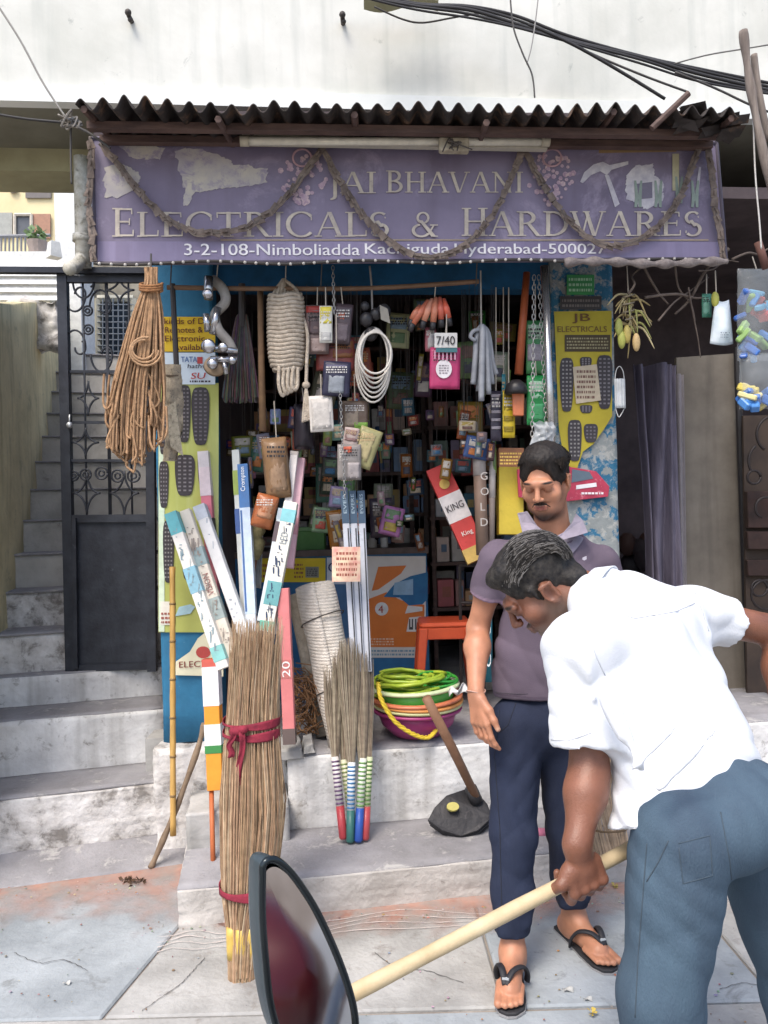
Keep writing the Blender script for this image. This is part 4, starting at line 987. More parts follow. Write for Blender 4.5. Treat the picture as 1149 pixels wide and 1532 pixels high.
thumb_tip = hand_shape(B, S['wrR'], dR, V(.75, .62, .12), V(.55, -.8, .05).normalized(), [(.25, .35, .3), (.22, .4, .3), (.18, .35, .3), (.12, .3, .25)], 1.02, [(.75, .62, .1), (.9, .35, .1), (.95, .2, .2)])
dL = V(0, -.15, -1); hand_shape(B, S['wrL'], dL, V(-1, 0, 0), V(0, -1, 0), [(.3, .4, .3)] * 4)
feet = []
for an, toe in (('anR', G(763, 1490, .03)), ('anL', G(912, 1440, .03))):
    a = S[an]; a = V(a.x, a.y, max(a.z, .075)); t = V(toe.x, toe.y, .034); d = V(t.x - a.x, t.y - a.y, 0).normalized(); sx_ = V(d.y, -d.x, 0)
    heel = V(a.x, a.y, .045) - d * .035; ball = heel + d * .175; feet.append((heel, d, sx_, an))
    B.rc(heel, heel + d * .02, .032, .034, .02); B.rc(a, heel + d * .03 + V(0, 0, .01), .034, .034, .03); B.rc(a + d * .01, V(ball.x, ball.y, .040), .034, .024, .03); B.rc(heel + V(0, 0, -.006), V(ball.x, ball.y, .034), .028, .026, .03)
    for i, (o_, L_, r_) in enumerate(((-.034, .058, .0125), (-.012, .062, .0100), (.006, .056, .0094), (.021, .048, .009), (.035, .038, .0085))):
        sg = 1 if an == 'anR' else -1
        p = V(ball.x, ball.y, .036) + sx_ * (o_ * sg * -1) * .95; q = p + d * L_; q.z = .030; B.rc(p - d * .03, q, r_ * 1.15, r_, .006)
ez = hax
pt = [(H(0, .09, -.063), hax, (.024, .02, .010), '#8a4f45', .25), (H(0, .06, -.100), hax, (.052, .06, .022), '#6e4a3a', .5), (H(0, .1, -.049), hax, (.034, .02, .006), '#3a261e', .4), (H(0, .085, -.108), hax, (.030, .03, .018), '#33221b', .5), (H(0, .06, -.118), hax, (.055, .06, .016), '#3b2921', .5),
      (H(.062, .02, -.055), hax, (.02, .03, .05), '#8a5f4a', .6), (H(-.062, .02, -.055), hax, (.02, .03, .05), '#8a5f4a', .6)]
for s_ in (-1, 1):
    pt += [(H(.033 * s_, .093, .0255), hax, (.021, .016, .0042), '#1d140f', .3), (H(.032 * s_, .097, -.0075), hax, (.014, .012, .0022), '#170f0c', .35), (H(.032 * s_, .095, .0), hax, (.018, .012, .009), '#9c6b52', .5), (H(.0115 * s_, .112, -.0375), hax, (.005, .006, .003), '#3a211a', .3)]
fbx = [box_at(S['head'], (-.14, -.15, -.125), (.14, .15, .15)), box_at(S['wrR'], (-.08, -.1, -.22), (.11, .1, .01))] + [box_at(f_[0] + f_[1] * .1, (-.17, -.17, -.05), (.17, .17, .055)) for f_ in feet]
v, q = fine_mesh(B, fbx, .0028, .006)
skin_object('body', v, q, M_skin1, man1, pt + [(thumb_tip, ((1, 0, 0), (0, 1, 0), (0, 0, 1)), (.009, .009, .009), '#d0a890', .4)], '#b27c60', 1)
# hair
B = Body(.012); hx, hy, hz = hax
def hwarp(X, Y, Z): return (.0012 * np.sin(X * 310 + 2.2 * np.sin(Z * 60 + Y * 40)) * np.sin(Y * 190 + Z * 120) + .0028 * np.sin(X * 55 + Y * 45) * np.sin(Z * 60 + X * 30)).astype(np.float32)
B.el(H(0, -.021, .040), (.078, .098, .089), hax, .01); B.el(H(-.006, .004, .094), (.062, .070, .036), hax, .03)
for s_ in (-1, 1): B.rc(H(.073 * s_, .020, .03), H(.071 * s_, .016, -.020), .008, .005, .01)
CUTS = [((0, .125, -.012), (.100, .078, .110)), ((.083, .002, -.014), (.024, .024, .036)), ((-.083, .002, -.014), (.024, .024, .036)), ((0, .01, -.105), (.12, .10, .070))]
for c0, r0 in CUTS: B.el(H(*c0), [x * .94 for x in r0], hax, .006, 's')
v, q = B.mesh(.0032, hwarp); skin_object('hair', v, q, M_hair, man1)
def clear_of_face(p, m_=1.0):
    l = p - H(0, 0, 0); l = (l.dot(hx) / .94, l.dot(hy) / .94, l.dot(hz) / .94)
    return all(sum(((l[k] - c0[k]) / r0[k]) ** 2 for k in range(3)) > m_ for c0, r0 in CUTS)
st = MB(); rg3 = random.Random(11)
for i in range(1700):
    th, ph = rg3.uniform(-1.5, 1.5), rg3.uniform(-.2, 1.9)
    def hp_(t, f_): return H(.078 * math.sin(t) * math.cos(f_ * .25), -.018 + .094 * math.sin(f_) - .0, .042 + .090 * math.cos(f_) * math.cos(t * .9))
    pp = [hp_(th + rg3.uniform(-.05, .05) - .10 * k, -ph * .5 + k * .26) * 1.0 + (hp_(th, -ph * .5 + k * .26) - H(0, -.022, .04)).normalized() * rg3.uniform(-.001, .007) for k in range(4)]
    if clear_of_face(pp[-1], .97) and clear_of_face(pp[1]): st.tube(bez(pp, 2), [.0009, .0010, .0010, .0009, .0008, .0006, .0004], 3, cap=False)
part('hair_strands', st, M_hair, man1, kind='stuff')
mo = Body(.004)
for s_ in (-1, 1): mo.rc(H(.005 * s_, .0985, -.0475), H(.020 * s_, .0945, -.0510), .0024, .0026, .002); mo.rc(H(.020 * s_, .0945, -.0510), H(.032 * s_, .084, -.066), .0026, .0014, .002)
v, q = mo.mesh(.0014); skin_object('moustache', v, q, M_hair, man1)
# polo shirt
B = Body(.03)
B.chain([S['neck'] + V(0, .02, -.06), S['chest'], S['waist'], S['pel'] + V(0, 0, -.02)], [.110, .152, .142, .150], .05, fl)
B.rc(S['shR'] + V(.02, 0, .012), S['neck'] + V(0, .01, -.045), .050, .06, .05); B.rc(S['shL'] + V(-.02, 0, .012), S['neck'] + V(0, .01, -.045), .050, .06, .05); B.rc(S['neck'] + V(0, .01, -.04), S['neck'] + V(0, 0, .03), .085, .066, .05, cut=(S['neck'] + V(0, 0, .012), V(0, -.40, .917)))
slR, slL = S['shR'].lerp(S['elR'], .52), S['shL'].lerp(S['elL'], .52)
for a, e, so in (('shR', 'elR', slR), ('shL', 'elL', slL)):
    d = (S[e] - S[a]).normalized(); B.rc(S[a], so + d * .03, .054, .063, .04, cut=(so, d))
z_h = P(738, 1048, 2.6).z
wv = folds([((.35, .2, .9), .11, .004, .5), ((-.5, .1, .8), .085, .0035, 2.0), ((.9, .1, .25), .14, .004, 1.0), ((.2, .3, -.9), .06, .0018, 4.0)])
v, q = B.mesh(.0055, wv, cuts=[(_a(V(0, 0, z_h)), _a(V(0.02, 0, -1)))])
arm_ax = lambda d: (*basis(d), d)
dRr, dLl = (S['elR'] - S['shR']).normalized(), (S['elL'] - S['shL']).normalized()
shp = skin_object('polo_shirt', v, q, M_polo, man1, [(slR, arm_ax(dRr), (.09, .09, .012), '#8a7484', .15), (slL, arm_ax(dLl), (.09, .09, .012), '#8a7484', .15), (V(S['pel'].x, S['pel'].y, z_h + .024), ((1, 0, 0), (0, 1, 0), (0, 0, 1)), (.4, .4, .0022), '#4f4451', .5)], '#625763', 1)
# collar: two flaps meeting in a V
nk = S['neck'] + V(-.004, -.012, .012); cl = MB()
def colpt(u, vv):
    a = math.radians(-158 + 316 * u); front = max(0, math.cos(a - math.pi)) ** 2          # a=0 back of the neck
    dx, dy = math.sin(a), math.cos(a); e = abs(u - .5) * 2
    r = .060 + .030 * vv + .010 * e * vv; z = .032 - .040 * vv - .070 * front * (.55 + .55 * vv) * e
    return nk + V(fw.y * -dx * r * 1.05 + fw.x * 0, 0, 0) + V(0, 0, z) + V(0, dy * r * .95, 0) + V(-.02 * front, -.008 * front, 0)
cl.sheet(colpt, 44, 8, .004); cl_o = part('collar', cl, plain('#8a8090', .9), man1, True)
M_coll = plain('#948a98', .9)
for pts in ([(774, 768, 2.575), (779, 786, 2.545), (783, 802, 2.515), (795, 795, 2.50), (812, 804, 2.492), (828, 814, 2.488), (823, 802, 2.494), (804, 787, 2.505), (789, 765, 2.53)], [(828, 814, 2.488), (848, 806, 2.498), (866, 801, 2.515), (880, 797, 2.545), (872, 778, 2.575), (862, 768, 2.59), (856, 782, 2.55), (843, 797, 2.515), (830, 804, 2.494)]):
    part('collar_flap', MB().prism([P(x, y, d - .004) for x, y, d in pts], V(0, .005, .001)), M_coll, cl_o, bevel=.0015)
lg = MB(); lp = P(872, 834, 2.487); lg.prism([lp + V(x, 0, z) for x, z in ((0, 0), (.012, .004), (.012, -.006), (.004, -.010), (-.002, -.006))], V(0, .002, 0)); part('chest_badge', lg, plain('#b9b3c0'), man1)
# trousers
B = Body(.03)
B.el(S['pel'] + V(0, 0, .0), (.152, .108, .12), (sd, V(0, 1, 0), UZ), .04)
for a, b, c, zc in (('hipR', 'knR', 'anR', 1402), ('hipL', 'knL', 'anL', 1372)):
    h0 = S[a]; B.rc(h0, S[b], .092, .072, .025); B.rc(S[b], S[b].lerp(S[c], .5), .072, .064, .03); B.rc(S[b].lerp(S[c], .5), S[c] + V(0, 0, .03), .064, .054, .03)
    for i, t in enumerate((.62, .74, .84, .93)):
        p = S[b].lerp(S[c], t); B.rc(p + V(-.035, -.035, .01 * (-1) ** i), p + V(.035, -.04, -.012 * (-1) ** i), .018, .016, .012)
wt = folds([((.5, .2, .8), .16, .0035, 1.5), ((-.6, .2, .7), .13, .0035, 3.0), ((.9, .3, .2), .07, .003, .3), ((-.75, .1, .5), .055, .0018, 2.2)])
zc = P(770, 1398, 2.46).z
v, q = B.mesh(.006, wt, cuts=[(_a(V(0, 0, zc)), _a(V(.0, 0, -1))), (_a(V(0, 0, z_h + .02)), _a(V(0, 0, 1)))])
skin_object('trousers', v, q, M_navy, man1, [(S['knR'], ((1, 0, 0), (0, 1, 0), (0, 0, 1)), (.10, .12, .2), '#2e3549', .8)], '#242a3c', 1)
# sandals
for heel, d, sx_, an in feet:
    sg = 1 if an == 'anR' else -1; base = V(heel.x, heel.y, 0)
    out = [(-.050, -.028), (-.056, 0), (-.050, .028), (.04, .031), (.11, .039), (.17, .047), (.215, .044), (.243, .022), (.250, -.004), (.238, -.030), (.20, -.044), (.13, -.042), (.05, -.032)]
    sn = part('sandal', MB().prism([base + d * (a * 1.0) + sx_ * (b * -1) + V(0, 0, .003) for a, b in out], V(0, 0, .013)), plain('#26252a', .7), man1, bevel=.003)
    part('sole_edge', MB().prism([base + d * (a * 1.01) + sx_ * (b * -1.04) + V(0, 0, .0005) for a, b in out], V(0, 0, .006)), plain('#9b999a', .7), sn)
    tp = base + d * .188 + V(0, 0, .045) + sx_ * (.013 * sg)
    stp = MB()
    for s_ in (-1, 1):
        stp.tube(bez([tp + V(0, 0, .016), base + d * .155 + sx_ * (.016 * s_ + .008 * sg) + V(0, 0, .086), base + d * .120 + sx_ * (.036 * s_) + V(0, 0, .082), base + d * .092 + sx_ * (.048 * s_) + V(0, 0, .048), base + d * .078 + sx_ * (.045 * s_) + V(0, 0, .014)], 6), .0105, 8, flat=.5, updir=UZ)
    stp.bar(tp + V(0, 0, .004), tp - V(0, 0, .03) + d * .01, .005, 8)
    part('strap', stp, plain('#1f1f26', .6), sn, True)
    part('strap_badge', MB().box(tp + V(0, 0, .030) - d * .012, .02, .016, .004, sx_, d), plain('#b8bfc4', .4), sn)
bp = S['wrR'] + V(0, 0, .006)
part('wrist_thread', MB().tube([bp + V(.031 * math.cos(a), .027 * math.sin(a), .004 * math.sin(a * 2)) for a in [i * .3927 for i in range(16)]], .0022, 5, closed=True), plain('#c79a86'), man1, True)

# ---------------------------------------------------------------- the stooping man
T = {k: P(*v) for k, v in dict(pel=(1085, 1240, 1.66), hipL=(1020, 1270, 1.60), hipR=(1135, 1265, 1.74), knL=(990, 1490, 1.58), anL=(982, 1815, 1.60), knR=(1195, 1480, 1.80), anR=(1235, 1690, 1.84),
     shL=(868, 968, 1.745), shR=(1040, 920, 1.95), neck=(905, 900, 1.87), elL=(882, 1150, 1.70), wrL=(853, 1285, 1.655), elR=(1165, 945, 2.0), wrR=(1180, 1120, 1.88), head=(808, 876, 1.93)).items()}
man2 = thing('person', V(T['pel'].x, T['pel'].y, 0), 'man in white shirt and blue-grey trousers stooping over a wooden pole', 'person', 'people outside the shop')
ms = (T['shL'] + T['shR']) / 2; spine = (ms - T['pel']).normalized(); left = (T['shL'] - T['shR']).normalized(); back = left.cross(spine).normalized()
if back.y > 0: back = -back
st0, st1 = P(478, 1512, 1.44), P(1215, 1128, 1.90)
sdir = (st1 - st0).normalized()
def stick_at(px):
    best = min((abs((574.5 + 1150 * (st0.lerp(st1, t / 400).x) / st0.lerp(st1, t / 400).y) - px), t) for t in range(401))[1]; return st0.lerp(st1, best / 400)
gc = stick_at(852)                      # where the near hand holds the pole
ndown = (V(0, 0, -1) - sdir * V(0, 0, -1).dot(sdir)).normalized(); ntow = sdir.cross(ndown).normalized()
if ntow.y > 0: ntow = -ntow             # towards the viewer
# hand closed round the pole: back of the hand towards the viewer, knuckles below, fingers curling behind
top = gc - ndown * .030 + ntow * .020
T['wrL'] = top - ndown * .052 + ntow * .004
B = Body(.03)
hf = V(-.70, .10, -.70).normalized(); hup = V(-.72, -.06, .70).normalized()
H, hax = head_shape(B, T['head'], hf, hup, .98)
B.rc(H(0, -.04, -.05), T['neck'], .056, .062, .03); B.rc(T['neck'], ms, .058, .06, .03)
B.chain([ms, ms.lerp(T['pel'], .5), T['pel']], [.09, .09, .09], .05, (back, .65)); B.rc(T['shL'], T['shR'], .035, .035, .04)
for a, b, c in (('shL', 'elL', 'wrL'), ('shR', 'elR', 'wrR')):
    B.rc(T[a], T[b], .044, .041, .03); m_ = T[b].lerp(T[c], .32); B.rc(T[b], m_, .038, .0425, .025); B.rc(m_, T[c], .0425, .0275, .03)
for a, b, c in (('hipL', 'knL', 'anL'), ('hipR', 'knR', 'anR')):
    B.rc(T[a], T[b], .08, .055, .04); B.rc(T[b], T[c], .055, .038, .04)
    f0 = V(T[c].x, T[c].y, .045); fd = V(-.6, .8, 0); B.rc(f0 - fd * .04, f0 + fd * .15, .035, .026, .03); B.rc(T[c], f0, .038, .036, .03)
    for i in range(5): B.rc(f0 + fd * .13 + V(.8, .6, 0) * ((i - 2) * .017), f0 + fd * (.205 - .008 * abs(i - 1)) + V(.8, .6, 0) * ((i - 2) * .017), .011, .009, .006)
B.rc(T['wrL'], top, .028, .032, .02, flat=(ntow, .8))
for i, t in enumerate((-.036, -.012, .012, .036)):
    k0 = top + sdir * (t * .9); k1 = gc + sdir * t + ntow * .031 + ndown * .010
    B.rc(k0, k1, .0165, .0125, .012)
    k2 = gc + sdir * t + ndown * .036 + ntow * .008; k3 = gc + sdir * t + ndown * .018 - ntow * .030; k4 = gc + sdir * (t + .002) - ndown * .008 - ntow * .030
    B.rc(k1, k2, .0122, .0110, .005); B.rc(k2, k3, .0108, .0095, .005); B.rc(k3, k4, .0095, .008, .005)
tb = top - sdir * .030; t1 = gc - sdir * .058 - ndown * .016 + ntow * .024; t2 = gc - sdir * .072 + ndown * .004 - ntow * .004; t3 = gc - sdir * .070 + ndown * .020 - ntow * .018
B.rc(tb, t1, .017, .013, .012); B.rc(t1, t2, .013, .0108, .006); B.rc(t2, t3, .0105, .0085, .006)
gr_ = stick_at(1195); B.rc(T['wrR'], gr_, .03, .034, .02)
for i in range(4): 
    k1 = gr_ + sdir * ((i - 1.5) * .022); B.rc(k1 + ntow * .03, k1 + ndown * .03, .012, .011, .005); B.rc(k1 + ndown * .03, k1 - ntow * .03, .011, .009, .005)
pt = [(H(0, .09, -.063), hax, (.022, .02, .009), '#6b4038', .3), (H(0, .05, -.095), hax, (.062, .075, .034), '#75675f', .5), (H(.066, .01, -.062), hax, (.02, .035, .04), '#70594c', .6), (H(-.066, .01, -.062), hax, (.02, .035, .04), '#70594c', .6), (H(0, .1, -.047), hax, (.03, .02, .008), '#6e625d', .4)]
for s_ in (-1, 1): pt += [(H(.033 * s_, .093, .0265), hax, (.021, .016, .0045), '#231a16', .3), (H(.032 * s_, .097, -.004), hax, (.014, .012, .003), '#1a120f', .3), (H(.032 * s_, .09, -.002), hax, (.02, .02, .014), '#5f3b2c', .6), (H(.088 * s_, -.004, -.01), hax, (.012, .009, .014), '#5b3629', .6)]
v, q = fine_mesh(B, [box_at(T['head'], (-.15, -.15, -.155), (.15, .15, .15)), box_at(gc, (-.14, -.12, -.08), (.14, .12, .12))], .0028, .0065)
skin_object('body', v, q, M_skin2, man2, pt, '#7a4f3c', 1)
# hair
B = Body(.01); B.el(H(0, -.022, .040), (.077, .097, .090), hax, .01); B.el(H(0, .02, .095), (.060, .070, .034), hax, .02)
for s_ in (-1, 1): B.rc(H(.071 * s_, .022, .03), H(.070 * s_, .018, -.010), .010, .006, .012)
B.rc(H(-.045, -.075, -.035), H(.045, -.075, -.035), .030, .030, .02)
B.el(H(0, .12, -.012), (.070, .062, .092), hax, .008, 's'); B.el(H(0, .02, -.105), (.12, .12, .080), hax, .008, 's')
for s_ in (-1, 1): B.el(H(.082 * s_, -.004, -.008), (.022, .026, .036), hax, .006, 's')
v, q = B.mesh(.0032, hwarp); skin_object('hair', v, q, M_hair2, man2)
st = MB()
for i in range(2200):
    th = rg3.uniform(-1.45, 1.45); f0 = rg3.uniform(-1.5, 1.1)
    def hp2(t, f_): return H(.079 * math.sin(t), -.022 + .099 * math.sin(f_) * math.cos(t * .55), .040 + .093 * math.cos(f_) * math.cos(t * .8))
    pp = [hp2(th + rg3.uniform(-.04, .04), f0 - .20 * k) + (hp2(th, f0) - H(0, -.02, .04)).normalized() * rg3.uniform(-.001, .004) for k in range(4)]
    if (pp[0] - H(0, .12, -.012)).length > .085: st.tube(bez(pp, 2), [.0008, .0009, .0009, .0008, .0007, .0006, .0003], 3, cap=False)
part('hair_strands', st, M_hair2, man2, kind='stuff')
st = MB()
for i in range(700):
    th = rg3.uniform(-1.5, 1.5); f0 = rg3.uniform(-1.6, 1.1)
    pp = [hp2(th + rg3.uniform(-.04, .04), f0 - .16 * k) + (hp2(th, f0) - H(0, -.02, .04)).normalized() * rg3.uniform(.0005, .0045) for k in range(4)]
    if (pp[0] - H(0, .12, -.012)).length > .085 and (pp[0] - H(.082, -.004, -.01)).length > .034 and (pp[0] - H(-.082, -.004, -.01)).length > .034: st.tube(bez(pp, 2), [.0006, .0007, .0007, .0007, .0006, .0005, .0003], 3, cap=False)
part('grey_strands', st, plain('#77736f', .5), man2, kind='stuff')
# white shirt
B = Body(.03); fb = (back, .60)
low = T['pel'] + V(-.05, .02, -.06)
B.chain([ms + spine * -.01, ms.lerp(T['pel'], .35) - back * .02, ms.lerp(T['pel'], .7) - back * .03, low, low + (low - ms) * .3], [.150, .172, .178, .182, .18], .05, fb)
B.rc(T['shL'] - left * .02, T['shR'] + left * .02, .068, .068, .06); B.rc(ms, T['neck'] + V(-.012, 0, .0), .10, .072, .06)
B.rc(low + V(-.10, -.04, .05), low + V(-.12, -.03, -.10), .085, .075, .06)       # the front of the shirt hangs free
slL, slR = T['shL'].lerp(T['elL'], .80), T['shR'].lerp(T['elR'], .42)
for a, e, so, r0, r1 in (('shL', 'elL', slL, .078, .080), ('shR', 'elR', slR, .064, .060)):
    d = (T[e] - T[a]).normalized(); B.rc(T[a], so + d * .04, r0, r1, .05, cut=(so, (d + V(0, 0, -.0)).normalized()))
def crease(px0, py0, px1, py1, d0, d1, r=.006, k=.040): B.rc(P(px0, py0, d0), P(px1, py1, d1), r, r * .4, k)
for cr in ((898, 1010, 930, 1100, 1.60, 1.56), (905, 1040, 960, 1150, 1.60, 1.54), (945, 1150, 1040, 1060, 1.52, 1.55), (985, 1180, 1080, 1080, 1.50, 1.54), (870, 985, 890, 1040, 1.66, 1.64), (1040, 905, 1060, 950, 1.85, 1.84)): crease(*cr)
wv = folds([((.45, .1, .85), .12, .006, .3), ((.7, .2, .6), .09, .005, 1.7), ((-.3, .2, .9), .16, .005, 2.6), ((.6, 0, .75), .05, .0022, 5.0)])
hem0 = P(930, 1256, 1.50); hemn = (P(1149, 1196, 1.60) - hem0).cross(P(1040, 1195, 1.85) - hem0).normalized(); hemn = -hemn if hemn.z > 0 else hemn
v, q = B.mesh(.006, wv, cuts=[(_a(hem0), _a(hemn))])
shirt2 = skin_object('shirt', v, q, M_shirt, man2, None, None, 1)
cb = MB(); nc = T['neck'].lerp(H(0, -.04, -.06), .25); nd = (H(0, -.04, -.05) - T['neck']).normalized(); bx_, by_ = basis(nd)
cb.sheet(lambda u, vv: nc + (bx_ * math.cos(2 * math.pi * u) + by_ * math.sin(2 * math.pi * u)) * (.070 + .018 * vv) + nd * (.018 - .04 * vv), 36, 5, .004); part('shirt_collar', cb, M_shirt, man2, True)
# trousers
B = Body(.03); hs = (T['hipL'] - T['hipR']).normalized()
B.el(T['pel'] + V(0, .0, .03), (.155, .125, .12), (hs, hs.cross(UZ), UZ), .04)
B.rc(T['hipL'] + V(0, 0, .02), T['knL'], .105, .080, .02); B.rc(T['knL'], T['anL'], .080, .07, .03)
B.rc(T['hipR'] + V(0, 0, .02), T['knR'], .105, .082, .02); B.rc(T['knR'], T['anR'], .082, .072, .03)
wt = folds([((.35, .2, .9), .21, .004, 1.1), ((-.5, .2, .8), .15, .004, 2.4), ((.9, .2, .25), .08, .0025, .3), ((.6, .1, .7), .07, .0018, 4)])
v, q = B.mesh(.007, wt, cuts=[(_a(V(0, 0, .085)), _a(V(0, 0, -1)))]); skin_object('trousers', v, q, M_denim, man2, None, None, 1)
M_pale_wood = mat('pale planed wood', '#c9b795', '#b5a07c', 12, .6, stretch=(1, 1, 1), bump=.15, spots='#a98b5c', spot_scale=30, spot_cut=.66)
single('wooden_pole', MB().tube([st0.lerp(st1, i / 12) for i in range(13)], [.0152 + .0008 * math.sin(i * 2.1) for i in range(13)], 14), M_pale_wood, 'long pale wooden pole held low by the stooping man', 'pole', smooth=True)

# ---------------------------------------------------------------- seams and stitching lying on the cloth
from mathutils.bvhtree import BVHTree
def seam(obj_, parent, paths, m, r=.0016, name='seam', side=None):
    me = obj_.data; off = W0(obj_); tree = BVHTree.FromPolygons([v_.co + off for v_ in me.vertices], [p_.vertices[:] for p_ in me.polygons])
    for pts in paths:
        out_ = []
        for (xa, ya), (xb, yb) in zip(pts, pts[1:]):
            n_ = max(2, int(math.hypot(xb - xa, yb - ya) / 6))
            for k in range(n_): 
                h = tree.ray_cast(EYE, ray(xa + (xb - xa) * k / n_, ya + (yb - ya) * k / n_).normalized())
                if h[0] is not None and (not out_ or (h[0] - out_[-1]).length < .06): out_.append(h[0] + h[1] * (r * .3))
        if len(out_) > 3: part(name, MB().tube(out_, r, 6), m, parent, True)
tr2 = [o_ for o_ in man2.children if o_.name.startswith('trousers')][0]; tr1 = [o_ for o_ in man1.children if o_.name.startswith('trousers')][0]
M_seam_b = plain('#3f4f5c', .9); M_seam_n = plain('#1c2130', .9)
seam(tr2, tr2, [[(968, 1262), (962, 1340), (955, 1430), (950, 1528)], [(1000, 1258), (985, 1290), (964, 1325)], [(1078, 1215), (1092, 1290), (1096, 1335)]], M_seam_b, .0012)
seam(tr2, tr2, [[(1015, 1262), (1062, 1250), (1066, 1310), (1022, 1322), (1015, 1262)]], M_seam_b, .0010, 'back_pocket')
seam(shirt2, shirt2, [[(905, 1010), (893, 985), (880, 950), (872, 915), (868, 890)], [(812, 1106), (850, 1108), (890, 1094)], [(938, 1236), (975, 1240), (1012, 1232)], [(1040, 1196), (1090, 1180), (1146, 1166)], [(1040, 886), (1052, 920), (1062, 950)], [(890, 905), (950, 925), (1010, 915), (1045, 900)]], plain('#c9ccd2', .9), .0013)
seam(tr1, tr1, [[(748, 1060), (740, 1130), (748, 1240), (750, 1330), (752, 1390)], [(772, 1052), (760, 1085), (742, 1100)]], M_seam_n, .0014)
seam(shp, shp, [[(828, 816), (826, 850), (824, 880)], [(770, 800), (762, 840), (762, 866)], [(742, 1036), (770, 1038), (796, 1038)]], plain('#4b424d', .9), .0012)
# ================================================================ posters on the pillars
def quad_on(x0, y0, x1, y1, d0, th=.002): return MB().prism([PF(x0, y1, d0), PF(x1, y1, d0), PF(x1, y0, d0), PF(x0, y0, d0)], V(0, th, 0))
def say(parent, txt, x, y, w, h, d0, colour, bold=1, name='lettering', slant=0.0):
    """print txt on the front plane d0, lower left corner at picture point x, y"""
    b = MB(); o = PF(x, y, d0); k = d0 / FPX; lettering(b, txt, o, FX, (UZ + FX * slant), w * k if w else None, h * k if h else None, .002, bold=bold)
    return part(name, b, plain(colour, .7), parent)
def scribble(parent, x0, y0, x1, y1, d0, colour, rows=4, seed=1, name='small_print'):
    """rows of tiny unreadable print"""
    b = MB(); rg = random.Random(seed); hh = (y1 - y0) / rows
    for r in range(rows):
        x = x0
        while x < x1 - 1:
            w = rg.uniform(1.0, 4.5); y = y0 + hh * (r + .25)
            b.add([PF(x, y + hh * .5, d0), PF(min(x + w, x1), y + hh * .5, d0), PF(min(x + w, x1), y, d0), PF(x, y, d0)], [(0, 1, 2, 3)]); x += w + rg.uniform(.8, 1.8)
    o = part(name, b, plain(colour, .7), parent); o['kind'] = 'stuff'; return o
def remote(parent, x0, y0, x1, y1, d0, seed, col='#3a3338', tilt=0.0):
    cx, cy, rx, ry = (x0 + x1) / 2, (y0 + y1) / 2, (x1 - x0) / 2, (y1 - y0) / 2; pts = []
    for i in range(24):
        a = 2 * math.pi * i / 24; c, s = math.cos(a), math.sin(a); e = .45
        px = cx + rx * math.copysign(abs(c) ** e, c) * (1 - .12 * math.sin(s * 2)); py = cy + ry * math.copysign(abs(s) ** .7, s); pts.append(PF(px + tilt * (py - cy), py, d0))
    o = part('remote_print', MB().prism(list(reversed(pts)), V(0, .0015, 0)), plain(col, .5), parent)
    b = MB(); rg = random.Random(seed); n = 0; rows = max(4, int(ry * 2 / 6.5))
    for r in range(rows):
        yy = y0 + (y1 - y0) * (r + 1) / (rows + 1.4)
        for c in range(3):
            xx = cx + rx * .55 * (c - 1) + tilt * (yy - cy); w = rx * .15; h = 1.25
            b.add([PF(xx - w, yy + h, d0 - .0012), PF(xx + w, yy + h, d0 - .0012), PF(xx + w, yy - h, d0 - .0012), PF(xx - w, yy - h, d0 - .0012)], [(0, 1, 2, 3)])
    o2 = part('buttons', b, plain(rg.choice(['#7d777b', '#6d666c', '#8d8886'])), o); o2['kind'] = 'stuff'
D1 = 3.588
po = thing('remote_poster', PF(280, 945, D1), 'tall yellow-green poster of remote controls on the left pillar', 'poster')
part('sheet', quad_on(237, 573, 327, 946, D1), mat('lime poster', '#b3b766', '#a2a857', 3, .6, streak='#c9cfa0', streak_amt=.4), po)
part('pale_edge', quad_on(237.5, 650, 246, 945, D1 - .003, .001), plain('#d5e8c9'), po)
for i, r in enumerate(((287, 579, 313, 666), (266, 576, 285, 662), (238, 600, 250, 680), (262, 680, 291, 742), (238, 690, 252, 760), (296, 678, 314, 730), (244, 778, 260, 872), (272, 800, 292, 868))): remote(po, *r, D1 - .004, i)
part('torn_lower_strip', quad_on(240, 900, 262, 935, D1 - .004, .001), plain('#ece6d6'), po); scribble(po, 241, 915, 258, 934, D1 - .0065, '#a2503f', 3, 5)
part('picture', MB().prism([PF(x, y, D1 - .004) for x, y in ((262, 922), (285, 918), (292, 908), (285, 904), (268, 908))], V(0, .001, 0)), plain('#a8d0dc'), po)
po = thing('yellow_notice', PF(280, 525, D1), 'yellow notice in dark red lettering high on the left pillar', 'poster')
part('sheet', quad_on(244, 474, 322, 526, D1), mat('yellow notice', '#e3bd2c', '#d3ab1f', 3, .6), po)
for i, (t, x, w) in enumerate((('kinds of D2H', 246, 74), ('Remotes &', 247, 54), ('Electronic', 247, 57), ('Available', 259, 48))): say(po, t, x, 485 + i * 13, w, 8.5, D1 - .002, '#6a2318', 2)
po = thing('white_notice', PF(280, 572, D1), 'white notice with blue and red names below the yellow notice', 'poster')
part('sheet', quad_on(244, 527.5, 322, 575, D1 - .003), mat('white notice', '#d8e4ec', '#c9d6e0', 3, .6), po)
say(po, 'TATA', 271, 542, 23, 8, D1 - .006, '#2a67ad', 2); say(po, 'hathway', 280, 553, 40, 8, D1 - .006, '#23253f', 2, slant=.2); say(po, 'SU', 285, 567, 20, 9, D1 - .006, '#c02c2c', 3, slant=.25); scribble(po, 284, 568, 315, 573, D1 - .006, '#3a3040', 1, 3)
part('red_square', quad_on(295, 534, 303, 544, D1 - .006, .001), plain('#cf3a35'), po)
po = thing('torn_poster', PF(300, 1010, D1), 'torn cream poster scrap with red print low on the left pillar', 'poster')
